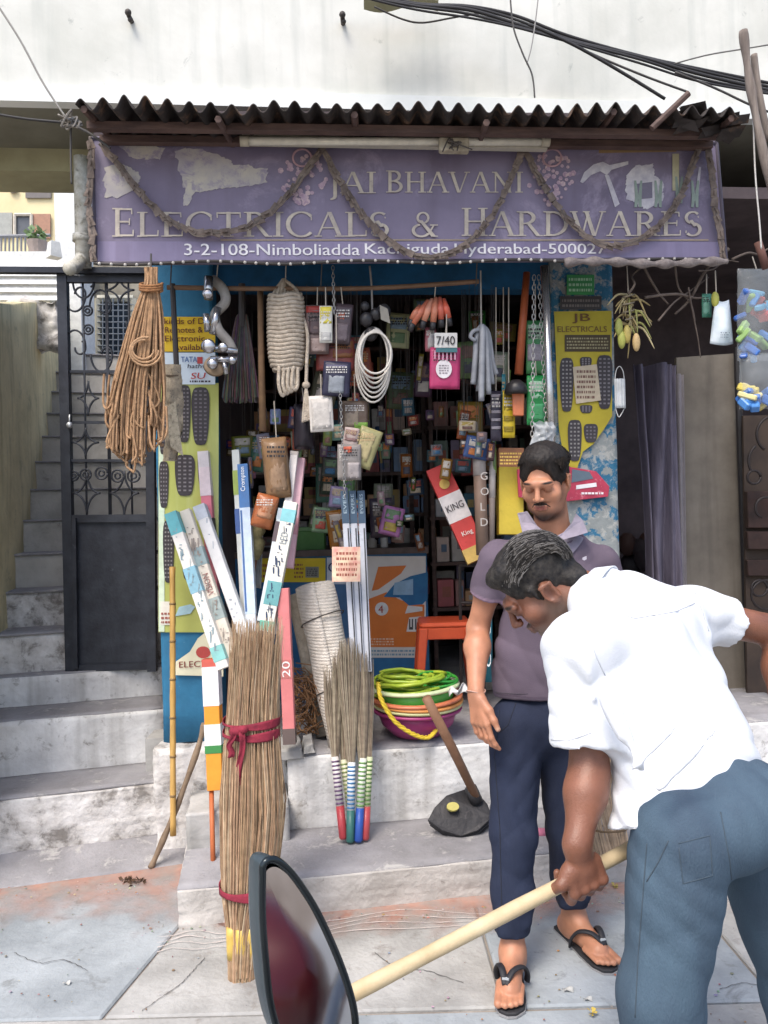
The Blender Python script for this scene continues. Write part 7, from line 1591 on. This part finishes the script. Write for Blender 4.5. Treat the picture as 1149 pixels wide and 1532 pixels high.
# cable coil with plugs
t = thing('cable_coil', PF(558, 605, HD), 'white cable coil with black plugs hanging right of centre', 'cable'); M_wc = plain('#cfc8bd', .45)
for k in range(7):
    rx, ry, cy_ = 26 - 1.6 * k % 7, 56 - 4.2 * k, 546 - 3 * k
    part('loop', MB().tube([PF(558 + k * .6 + rx * math.cos(a), cy_ + ry * math.sin(a), HD - .012 * k - .01 * math.sin(a + k)) for a in [i * .2094 for i in range(30)]], .0048, 6, closed=True), M_wc, t, True)
for (x, y, r) in ((548, 478, .030), (562, 470, .026), (574, 466, .032), (555, 500, .03), (546, 458, .02)): part('plug', MB().ball(PF(x, y, HD - .03), r, r * .8, r * 1.1), plain('#2a272a', .4), t, True)
part('cable_tail', MB().tube(bez([PF(553, 398, HD), PF(556, 430, HD), PF(557, 470, HD - .02)], 5), .005, 6), plain('#8d8782'), t, True); part('paper_tag', MB().prism([PF(x, y, HD - .06) for x, y in ((570, 478), (584, 484), (580, 462), (568, 456))], V(0, .002, 0)), plain('#8c867a'), t)
t = thing('screwdriver_bunch', PF(645, 495, HD), 'bunch of orange and black handled screwdrivers in film', 'screwdrivers')
for (xa, ya, xb, yb, cc) in ((640, 450, 618, 484, '#cf6b45'), (646, 448, 634, 480, '#d98a68'), (652, 446, 648, 482, '#d67c56'), (658, 446, 660, 478, '#cc5a3c'), (664, 448, 671, 476, '#d8552f'), (628, 458, 616, 478, '#c96f4a')):
    part('handle', MB().tube([PF(xa, ya, HD - .02), PF((xa + xb) / 2, (ya + yb) / 2, HD - .05), PF(xb, yb, HD - .04)], [.009, .016, .014], 9), plain(cc, .35), t, True); part('black_shank', MB().bar(PF(xb, yb, HD - .04), PF(xb + (xb - xa) * .25, yb + 12, HD - .03), .014, 8), plain('#2b292c', .4), t, True)
cord(t, 650, 448, 652, 424)
t = packet('price_pack', 643, 520, 688, 582, HD - .03, '#b23a68', 'pink pack with a white disc hanging under a price card', [], bulge=.012, tilt=.02, top=(668, 480))
part('white_disc', MB().prism([PF(664 + 12 * math.cos(a), 552 + 14 * math.sin(a), HD - .048) for a in [-i * .314 for i in range(20)]], V(0, .001, 0)), plain('#d9d2d4'), t); scribble(t, 657, 545, 671, 560, HD - .0495, '#8a8088', 4, 61)
for k in range(6): part('stripe', quad_on(650 + 6 * k, 524, 651.5 + 6 * k, 540 - abs(k - 3), HD - .052, .001), plain('#dfa5bd'), t)
t = thing('price_card', PF(668, 522, HD - .04), 'white card marked with black figures above the pink pack', 'card'); part('card', quad_on(650, 498, 684, 520, HD - .06), plain('#c9c6c2'), t); say(t, '7/40', 653, 516, 28, 13, HD - .062, '#2d2a30', 2); part('teal_strip', quad_on(652, 520.5, 684, 527, HD - .058), plain('#2f6a72'), t); cord(t, 668, 500, 668, 470, HD - .055)
packet('packet', 636, 490, 652, 526, HD, '#8f4f57', 'small grey and red packet behind the price card', [(640, 494, 650, 522, '#a8a2a0')])
t = thing('hose_bunch', PF(724, 600, HD), 'grey rubber hoses bunched on a string', 'hoses'); M_gh = mat('grey hose', '#8f9298', '#787a80', 14, .5)
for (xa, xb, yb, q) in ((714, 708, 575, 0), (718, 716, 585, .02), (722, 720, 600, -.03), (726, 731, 590, -.01), (728, 736, 575, .02), (730, 742, 560, .03)): part('hose', MB().tube(bez([PF(721, 488, HD + q), PF(xa, 500, HD + q - .02), PF((xa + xb) / 2, 540, HD + q - .03), PF(xb, yb, HD + q - .02)], 5), .0135, 9), M_gh, t, True)
part('curl', MB().tube(bez([PF(721, 494, HD - .03), PF(709, 495, HD - .04), PF(704, 504, HD - .04), PF(712, 510, HD - .04)], 5), .009, 8), M_gh, t, True); cord(t, 720, 490, 719, 405, HD, plain('#9d968c'), .004)
# tall handled tools by the right pillar
t = thing('wooden_tool', PF(778, 625, HD + .06), 'reddish wooden handle with a black rubber cup hanging by the chains', 'plunger'); part('handle', MB().bar(PF(788, 408, HD + .08), PF(776, 560, HD + .06), .016, 10, .02), mat('red wood', '#a5542f', '#8d4526', 9, .55, stretch=(1, 1, 1), bump=.1), t, True)
part('rubber_cup', MB().lathe(PF(772, 580, HD + .06), [(.05, -.03), (.055, -.02), (.045, .015), (.02, .035)], 18), plain('#221f22', .4), t, True); part('orange_blade', MB().prism([PF(x, y, HD + .05) for x, y in ((766, 578), (785, 578), (784, 622), (768, 622))], V(0, .02, 0)), plain('#d2703a', .45), t, bevel=.004)
packet('sachet_strip', 752, 585, 770, 655, HD + .1, '#d0b52c', 'strip of yellow sachets left of the orange blade', [(754, 588 + 16 * 0, 768, 598, '#8d7a1e'), (754, 606, 768, 614, '#8d7a1e'), (754, 622, 768, 630, '#8d7a1e'), (754, 638, 768, 646, '#8d7a1e')], bulge=.008, top=(761, 430))
packet('sachet_strip', 734, 585, 750, 660, HD + .12, '#3b3542', 'dark striped strip of sachets left of the yellow strip', [(735, 590, 749, 594, '#a9a0a6'), (735, 602, 749, 606, '#a9a0a6'), (735, 614, 749, 618, '#a9a0a6'), (735, 626, 749, 630, '#a9a0a6'), (735, 638, 749, 642, '#a9a0a6')], bulge=.008, top=(742, 430)); packet('sachet_strip', 750.5, 560, 756, 640, HD + .14, '#2f7d8a', 'thin teal strip between the dark and yellow sachets', [], bulge=.003, top=(753, 430))
packet('green_pack', 787, 480, 815, 560, HD + .08, '#3f7a4a', 'upper green and white pack behind the chains', [(790, 486, 812, 508, '#9db59c'), (789, 515, 813, 540, '#8f8a92')], bulge=.01, top=(801, 425)); packet('green_pack', 788, 562, 816, 636, HD + .07, '#2c8a4a', 'lower bright green pack with white swirls behind the chains', [(793, 570, 812, 596, '#a5cfae'), (790, 604, 814, 628, '#4fa06a')], bulge=.012, top=(801, 540))
single('steel_pole', MB().bar(PF(815, 398, HD - .02), PF(829, 760, HD - .02), .0165, 14), mat('bright steel', '#c9c8c8', '#a8a7a8', 6, .25, .8), 'bright steel pole standing left of the right pillar', 'pole', smooth=True)
single('wooden_post', MB().bar(PF(814, 398, HD + .04), PF(818, 470, HD + .04), .018, 8), mat('brown post', '#7b4a2c', '#643b23', 8, .7), 'short brown wooden stub at the top of the steel pole', 'post')
M_film = mat('milky plastic film', '#cfd3d6', '#b2b7bb', 12, .25, alpha=.55)
t = thing('plastic_bag', PF(812, 668, HD - .04), 'crumpled clear plastic bag at the foot of the chains', 'bag'); part('film', MB().sheet(lambda u, v: PF(796 + 32 * u + 4 * math.sin(v * 5), 632 + 38 * v, HD - .05) + V(0, -.03 * math.sin(u * 3.1) + .02 * mnoise.noise(V(u * 6, v * 6, 2)), .01 * mnoise.noise(V(u * 5, v * 7, 4))), 14, 14), M_film, t, True)
# bunch of dried stalks and charm, mask
t = thing('dried_stalks', PF(942, 530, 3.38), 'bunch of dried yellow stalks and peel hung right of the pillar', 'stalks'); rg = random.Random(4)
for i in range(26):
    a = rg.uniform(0, 6.28); L = rg.uniform(18, 48); x0, y0 = 942 + rg.uniform(-8, 8), rg.uniform(440, 492); dx, dy = math.cos(a) * L * .9, abs(math.sin(a)) * L * .9 + 6
    part('stalk', MB().tube(bez([PF(x0, y0, 3.38), PF(x0 + dx * .5, y0 + dy * .2 - 4, 3.36), PF(x0 + dx, y0 + dy, 3.35 + rg.uniform(-.03, .03))], 4), [.007, .007, .006, .0055, .005, .0045, .004, .003, .002], 6), plain(rg.choice(['#a8935a', '#8e7a48', '#b8a878', '#9a9a4c', '#7d6a44']), .7), t, True)
for (x, y, c) in ((930, 508, '#a5a838'), (952, 512, '#c9a86a'), (938, 500, '#b5a040'), (926, 490, '#8f9436')): part('peel', MB().ball(PF(x, y, 3.34), .018, .016, .042), plain(c, .6), t, True)
part('binding', MB().tube([PF(940 + 9 * math.cos(i * .6), 440 + i * 1.1, 3.37 - .03 * math.sin(i * .6)) for i in range(36)], .004, 5), plain('#8d8068'), t, True); cord(t, 940, 440, 938, 398, 3.38)
t = thing('face_mask', PF(927, 612, 3.5), 'white pleated face mask hanging beside the right pillar', 'mask'); part('cloth', MB().sheet(lambda u, v: PF(919 + 16 * u + 1.0 * v, 567 + 44 * v, 3.46) + V(0, -.012 * math.sin(u * 3.1) + .003 * math.sin(u * 22), 0), 24, 8, .002), plain('#c6c9ca', .8), t, True)
part('ear_loop', MB().tube(bez([PF(920, 568, 3.46), PF(922, 554, 3.46), PF(927, 548, 3.46), PF(932, 555, 3.46), PF(934, 568, 3.46)], 5), .002, 5), plain('#d2d2d0'), t); part('ear_loop', MB().tube(bez([PF(921, 611, 3.46), PF(926, 624, 3.46), PF(934, 611, 3.46)], 5), .002, 5), plain('#d2d2d0'), t)
# dry branches
M_branch = mat('dry branch', '#6b5f57', '#4c423c', 12, .9, bump=.4); rg = random.Random(15)
for i, (a, c, r, lb) in enumerate((((1090, 372), (1010, 470), .009, 'thickest grey dry branch slanting under the sign’s right end'), ((960, 392), (1000, 455), .007, 'dry branch crossing leftward below the cloth twist'), ((1010, 395), (1040, 480), .005, 'thin dry branch pointing down at the dark doorway'), ((940, 440), (960, 400), .006, 'short dry twig above the dried stalks'), ((965, 445), (1070, 440), .007, 'level dry branch above the doorway'), ((985, 480), (1060, 415), .005, 'dry twig crossing the level branch'), ((1030, 430), (1048, 535), .004, 'long thin twig hanging in the doorway'), ((1095, 388), (1149, 372), .006, 'dry branch running out to the right edge'), ((1045, 405), (1105, 392), .004, 'fine twig above the white carrier bag'))):
    p, q = PF(*a, 3.3), PF(*c, 3.36); single('dry_branch', MB().tube(bez([p, p.lerp(q, .35) + jit((0, 0, 0), .02), p.lerp(q, .7) + jit((0, 0, 0), .02), q], 5), [r * (1 - .03 * k) for k in range(16)], 7), M_branch, lb, 'branch', 'dry branches at the right end of the sign', smooth=True)
# carrier bags and toys
t = thing('carrier_bag', PF(1080, 515, 3.3), 'small white carrier bag with faint print below the branches', 'bag'); part('bag', MB().sheet(lambda u, v: PF(1062 + 8 * (1 - v) + (34 - 14 * (1 - v)) * u, 448 + 66 * v + 4 * math.sin(u * 3), 3.3) + V(0, -.035 * math.sin(u * 3.1) * math.sin(v * 2.6), 0), 12, 14, .003), mat('white bag film', '#d5dde2', '#b4c3cb', 9, .4, bump=.3), t, True); scribble(t, 1078, 496, 1092, 506, 3.258, '#7d8a96', 3, 71)
part('yellow_content', MB().ball(PF(1070, 448, 3.3), .018, .015, .035), plain('#b9b832', .5), t, True); cord(t, 1072, 448, 1070, 405, 3.3)
packet('green_pack', 1050, 440, 1064, 475, 3.34, '#3f7a66', 'small green packet left of the white carrier bag', [(1052, 446, 1062, 470, '#6fa08c')], bulge=.008, top=(1057, 410))
for k, (x0, y0, x1, y1, lb) in enumerate(((1103, 402, 1160, 540, 'upper clear bag of bright toys at the right edge'), (1106, 528, 1162, 612, 'lower clear bag of blue and yellow toys at the right edge'))):
    t = thing('toy_bag', PF((x0 + x1) / 2, y1, 3.25), lb, 'bag', 'clear toy bags'); rg = random.Random(30 + k)
    for i in range(20):
        cc = rg.choice(['#2f6fc4', '#3a8fd6', '#2f7fd0', '#2a62b8', '#c8402f', '#8fb85c', '#5fb0d8'] if k == 0 else ['#2f6fc4', '#e0c93c', '#3d86d2', '#e3d38a'])
        yy = rg.choice([(430, 475), (485, 535)][i % 2: i % 2 + 1]) if k == 0 else (575, 605); x, y = rg.uniform(x0 + 4, x1 - 10), rg.uniform(*yy); ax_ = jit((0, 0, 0), 1).normalized()
        part('toy', MB().box(PF(x, y, 3.25 + rg.uniform(-.02, .02)), rg.uniform(.05, .09), rg.uniform(.025, .045), rg.uniform(.015, .04), ax_, basis(ax_)[0], basis(ax_)[1]), plain(cc, .35), t, bevel=.005)
    part('film', MB().sheet(lambda u, v: PF(x0 + (x1 - x0) * u, y0 + (y1 - y0) * v, 3.25) + V(0, -.06 * (math.sin(u * 3.14) * math.sin(v * 3.14)) ** .5 - .006 * mnoise.noise(V(u * 8, v * 8, k)), 0), 16, 18), mat('clear film', '#e4eaee', '#c9d2d8', 9, .08, alpha=.2, bump=.6, bscale=14), t, True); cord(t, (x0 + x1) / 2, y0, (x0 + x1) / 2 - 6, y0 - 18, 3.25)

# ================================================================ the unit on the right: curtain, boarded door, iron furniture
t = thing('door_curtain', PF(990, 900, 4.0), 'grey-purple curtain gathered in the dark doorway', 'curtain')
part('cloth', MB().sheet(lambda u, v: PF(948 + 68 * u + (40 * v ** 1.3) * (1 - u) + 3 * math.sin(v * 5 + u * 4), 545 + 560 * v, 4.0) + V(0, (.03 + .02 * math.sin(u * 5)) * math.sin(u * 22 + 2.2 * math.sin(u * 7) + v * 2.5) + .03 * math.sin(u * 8 - v * 5) + .012 * mnoise.noise(V(u * 6, v * 7, 0)), 0), 70, 20, .002), mat('grey curtain', '#726b78', '#57515d', 8, .9, stretch=(4, 4, .5), bump=.1), t, True)
part('liner', MB().sheet(lambda u, v: PF(1004 + 20 * u + 8 * v, 560 + 560 * v, 4.05) + V(0, .02 * math.sin(u * 9), 0), 16, 8, .002), plain('#8a8284', .9), t, True)
t = thing('board_door', PF(1065, 900, 4.05), 'tall dull grey-brown board leaning in the right doorway', 'board'); part('board', MB().prism([PF(x, y, 4.12) for x, y in ((1025, 1250), (1130, 1250), (1108, 528), (1012, 535))], V(0, .03, 0)), mat('grey brown board', '#7d756a', '#635c53', 3, .85, bump=.2, streak='#4a443e', streak_amt=.4), t); part('frame_post', MB().bar(PF(1102, 520, 4.08), PF(1128, 1250, 4.08), .018, 8), plain('#201d20'), t)
t = thing('iron_furniture', PF(1140, 950, 3.9), 'brown iron furniture with scrolls stacked at the right edge', 'furniture'); M_ib = mat('brown iron', '#3f2d28', '#2d211e', 9, .5, .3, bump=.2)
part('panel', MB().prism([PF(x, y, 4.0) for x, y in ((1120, 1150), (1200, 1150), (1190, 620), (1112, 622))], V(0, .02, 0)), mat('brown backing', '#45382f', '#332a25', 6, .8), t)
for (y0, y1) in ((735, 790), (795, 822), (838, 862)): part('drawer', MB().prism([PF(x, y, 3.95) for x, y in ((1120, y1), (1190, y1), (1188, y0), (1118, y0))], V(0, .04, 0)), M_ib, t, bevel=.004)
for (cx_, cy_, r_, a0, a1) in ((1160, 650, 28, 2.2, 4.4), (1128, 714, 10, 0, 6.2), (1146, 760, 16, 2, 7), (1146, 890, 22, 0, 6.28), (1136, 880, 12, 0, 6.28), (1150, 690, 30, 2.6, 4)): part('scroll', MB().tube([PF(cx_ + r_ * math.cos(a0 + (a1 - a0) * i / 16), cy_ + r_ * math.sin(a0 + (a1 - a0) * i / 16), 3.9) for i in range(17)], .007, 6), plain('#2c2322', .5, .3), t, True)
t = thing('stacked_junk', PF(960, 870, 4.4), 'shadowy bundle of bags and wheels inside the right doorway', 'junk'); rg = random.Random(19)
for i in range(9): part('bag', MB().ball(PF(rg.uniform(938, 985), rg.uniform(760, 880), 4.5 + rg.uniform(0, .2)), rg.uniform(.05, .1), .08, rg.uniform(.05, .1)), plain(rg.choice(['#4c4348', '#5a5258', '#3b363c', '#5b4038']), .6), t, True)

# ================================================================ scooter mirror close to the viewer
MD = .62
def mp(x, y, d=MD): return P(x, y, d)
mc = thing('parked_motorcycle', V(.45, -.2, 0), 'maroon motorcycle at the viewer, only its black mirror in view', 'motorcycle')
out = [(392, 1296, .600), (398, 1287, .602), (412, 1286, .606), (432, 1302, .613), (452, 1328, .62), (474, 1364, .628), (500, 1420, .638), (518, 1468, .645), (529, 1510, .649), (531, 1545, .650), (522, 1580, .648), (500, 1600, .643), (470, 1598, .634), (440, 1578, .624), (418, 1548, .614), (404, 1500, .607), (397, 1440, .602), (392, 1370, .599)]
rimp = [mp(x, y, d) for x, y, d in out]; cc_ = sum(rimp, V(0, 0, 0)) / len(rimp)
nx_ = V(0, 0, 0)
for i in range(len(rimp)): nx_ += (rimp[i] - cc_).cross(rimp[(i + 1) % len(rimp)] - cc_)
nx_.normalize(); nx_ = -nx_ if nx_.dot(EYE - cc_) < 0 else nx_
rimp = [EYE + (p - EYE) * ((cc_ - EYE).dot(nx_) / (p - EYE).dot(nx_)) for p in rimp]
dense = bez(rimp + [rimp[0]], 4)[:-1]
inner = [cc_ + (p - cc_) * .93 for p in dense]
M_shell = mat('black mirror shell', '#2b3136', '#20262b', 12, .35, .1, bump=.05)
m_gl = bpy.data.materials.new('mirror glass'); m_gl.use_nodes = True; bb = m_gl.node_tree.nodes['Principled BSDF']; bb.inputs['Base Color'].default_value = (.52, .50, .50, 1); bb.inputs['Metallic'].default_value = 1; bb.inputs['Roughness'].default_value = .06
sb_ = MB(); n_ = len(dense)
rings = [(1.0, 0), (1.015, -.006), (1.0, -.014), (.88, -.022), (.5, -.028)]; vs_ = []; fs_ = []
for s_, h_ in rings: vs_ += [cc_ + (p - cc_) * s_ + nx_ * h_ + V(-.006 if h_ < 0 else 0, 0, 0) * min(1, -h_ * 50) for p in dense]
for r in range(len(rings) - 1):
    for i in range(n_): j = (i + 1) % n_; fs_.append((r * n_ + i, r * n_ + j, (r + 1) * n_ + j, (r + 1) * n_ + i))
fs_.append(tuple((len(rings) - 1) * n_ + i for i in range(n_))); sb_.add(vs_, fs_); mr = part('mirror', sb_, mat('slate mirror shell', '#414b50', '#333c41', 12, .35, .1, bump=.05), mc, True)
part('glass', MB().add([cc_ + nx_ * .001] + [p + nx_ * .0005 for p in inner], [(0, i + 1, (i + 1) % len(inner) + 1) for i in range(len(inner))]), m_gl, mr)
part('rim', MB().tube([p + nx_ * .001 for p in dense], .0030, 10, closed=True), mat('dark glossy rim', '#2b3236', '#20272b', 8, .12, .5), mr, True)
hb0 = cc_ + V(-.01, -.06, -.30)
part('mirror_stalk', MB().tube(bez([cc_ - nx_ * .026 + V(0, 0, -.04), cc_ + V(-.02, .01, -.16), hb0], 6), .006, 10), plain('#25292d', .4, .3), mc, True)
part('handlebar', MB().tube(bez([hb0 + V(-.10, -.08, -.01), hb0, V(.28, .50, hb0.z + .03), V(.60, .46, hb0.z), V(.70, .36, hb0.z - .01)], 6), .012, 10), plain('#8f9295', .2, .9), mc, True)
M_mar = mat('maroon tank paint', '#5d1a22', '#4c141b', 6, .18, coat=.6); TK = Body(.05)
TK.el(V(.46, .10, .66), (.13, .24, .10), None, .05); TK.rc(V(.46, .28, .64), V(.46, -.02, .64), .10, .09, .05); v, q = TK.mesh(.012); skin_object('fuel_tank', v, q, M_mar, mc)
for z_ in (.64, .68): part('tank_stripe', MB().tube(bez([V(.335, .26, z_), V(.326, .12, z_), V(.345, -.06, z_ - .01)], 6), .006, 8), plain('#c9bd98', .3), mc, True)
TK = Body(.05); TK.rc(V(.40, -.10, .76), V(.40, -.72, .79), .11, .10, .05, flat=(UZ, .5)); v, q = TK.mesh(.012); skin_object('seat', v, q, plain('#1e1c1d', .5), mc)
TK = Body(.04); TK.el(V(.40, .62, .78), (.10, .09, .10), None, .04); TK.rc(V(.40, -.5, .62), V(.40, -.85, .66), .09, .06, .05); v, q = TK.mesh(.012); skin_object('fairing', v, q, M_mar, mc)
TK = Body(.03); TK.rc(V(.40, .30, .60), V(.40, .05, .32), .03, .05, .03); TK.rc(V(.40, -.05, .33), V(.40, .12, .50), .11, .09, .03); TK.rc(V(.40, -.1, .33), V(.40, -.72, .36), .04, .03, .03); v, q = TK.mesh(.012); skin_object('engine', v, q, plain('#5b5c5f', .4, .7), mc)
for yw_ in (.82, -.74):
    wh = part('wheel', MB().lathe(V(.37, yw_, .30), [(.04, 0), (.20, .01), (.20, .05), (.04, .06)], 28, V(1, 0, 0)), plain('#6d6f72', .35, .8), mc, True)
    part('tyre', MB().tube([V(.40, yw_ + .25 * math.cos(i * .2244), .30 + .25 * math.sin(i * .2244)) for i in range(28)], .05, 10, closed=True), plain('#1c1c1d', .8), wh, True)
for sx_ in (-.085, .085): part('fork', MB().bar(V(.40 + sx_, .82, .30), V(.40 + sx_, .58, .90), .018, 10), plain('#8c8f92', .25, .9), mc, True)
# fallen flowers
for (x, y, c, lb) in ((399, 1506, '#c9a62a', 'yellow petal scrap beside the mirror'), (886, 1517, '#d0b22c', 'yellow flower head on the flagstone near the front edge'), (919, 1328, '#b9a24a', 'withered yellow marigold by the step behind the stooping man')):
    b = MB(); c0 = G(x, y, .004); rg = random.Random(x)
    for i in range(14):
        a = rg.uniform(0, 6.28); e = c0 + V(.012 * math.cos(a), .012 * math.sin(a), rg.uniform(.002, .016)); n2 = V(-math.sin(a), math.cos(a), .3) * .004; b.add([c0 + V(0, 0, .004), e - n2, e + V(.004 * math.cos(a), .004 * math.sin(a), .002), e + n2], [(0, 1, 2, 3)])
    single('fallen_flower', b, plain(c, .7), lb, 'flower', 'fallen yellow flowers')

# ================================================================ cracks, grit and litter on the ground
rg = random.Random(44); M_crack = plain('#4f4c49', .95)
for pts in (((308, 1432), (292, 1448), (270, 1470), (246, 1490), (214, 1512)), ((560, 1425), (590, 1445), (640, 1452), (690, 1470)), ((20, 1425), (60, 1440), (95, 1436), (130, 1452)), ((1075, 1480), (1110, 1470), (1149, 1478))):
    path = bez([G(x + rg.uniform(-3, 3), y, .0036) for x, y in pts], 10); part('crack', MB().tube([p + V(rg.uniform(-.002, .002), rg.uniform(-.003, .003), 0) for p in path], [rg.uniform(.0006, .0017) for _ in path], 4, flat=.3, updir=UZ), M_crack, ground)
gm = MB()
for i in range(420):
    if rg.random() < .6: x = rg.uniform(-20, 1149); y = (1318 - .02 * x if x < 215 else 1378 - .055 * (x - 258)) + abs(rg.gauss(0, 14))
    else: x, y = rg.uniform(-20, 1149), rg.uniform(1330, 1531)
    c = G(x, y, .0045); r = rg.choice((.0015, .002, .003, .0045)); gm.ball(c, r * rg.uniform(.8, 1.6), r, r * .6, 5, 4, col=tuple(q * rg.uniform(.6, 1.2) for q in rg.choice([(.28, .25, .22), (.4, .37, .34), (.22, .16, .11), (.35, .2, .14)])))
o = part('grit', gm, attr_mat('grit', .95, 0), None); tag(o, 'scattered grit and pebbles on the pavement along the steps', 'grit', kind='stuff')
lt = MB()
for i in range(60):
    x = rg.gauss(200, 9); c = G(x, 1314 + abs(rg.gauss(0, 3.5)), .008 + rg.random() * .012); a1, b1 = jit((0, 0, 0), .012), jit((0, 0, 0), .012); lt.add([c, c + a1, c + a1 + b1, c + b1], [(0, 1, 2, 3)])
single('leaf_litter', lt, mat('dead leaf', '#5d4532', '#43352a', 40, .9), 'small heap of dead brown leaves at the foot of the side stair', 'leaves')['kind'] = 'stuff'
for (x, y, w, lb) in ((432, 1498, .022, 'scrap of white paper on the flagstone right of the mirror'), (850, 1480, .02, 'white paper scrap between the two men’s feet'), (880, 1494, .016, 'small white scrap nearest the front joint'), (100, 1470, .014, 'tiny pale scrap on the left flagstone')):
    c = G(x, y, .005); single('paper_scrap', MB().sheet(lambda u, v: c + V((u - .5) * w * 1.6, (v - .5) * w, .004 * math.sin(u * 5 + v * 4)), 5, 4, .0006), plain('#b9b9b4', .9), lb, 'paper', 'paper scraps on the ground', smooth=True)
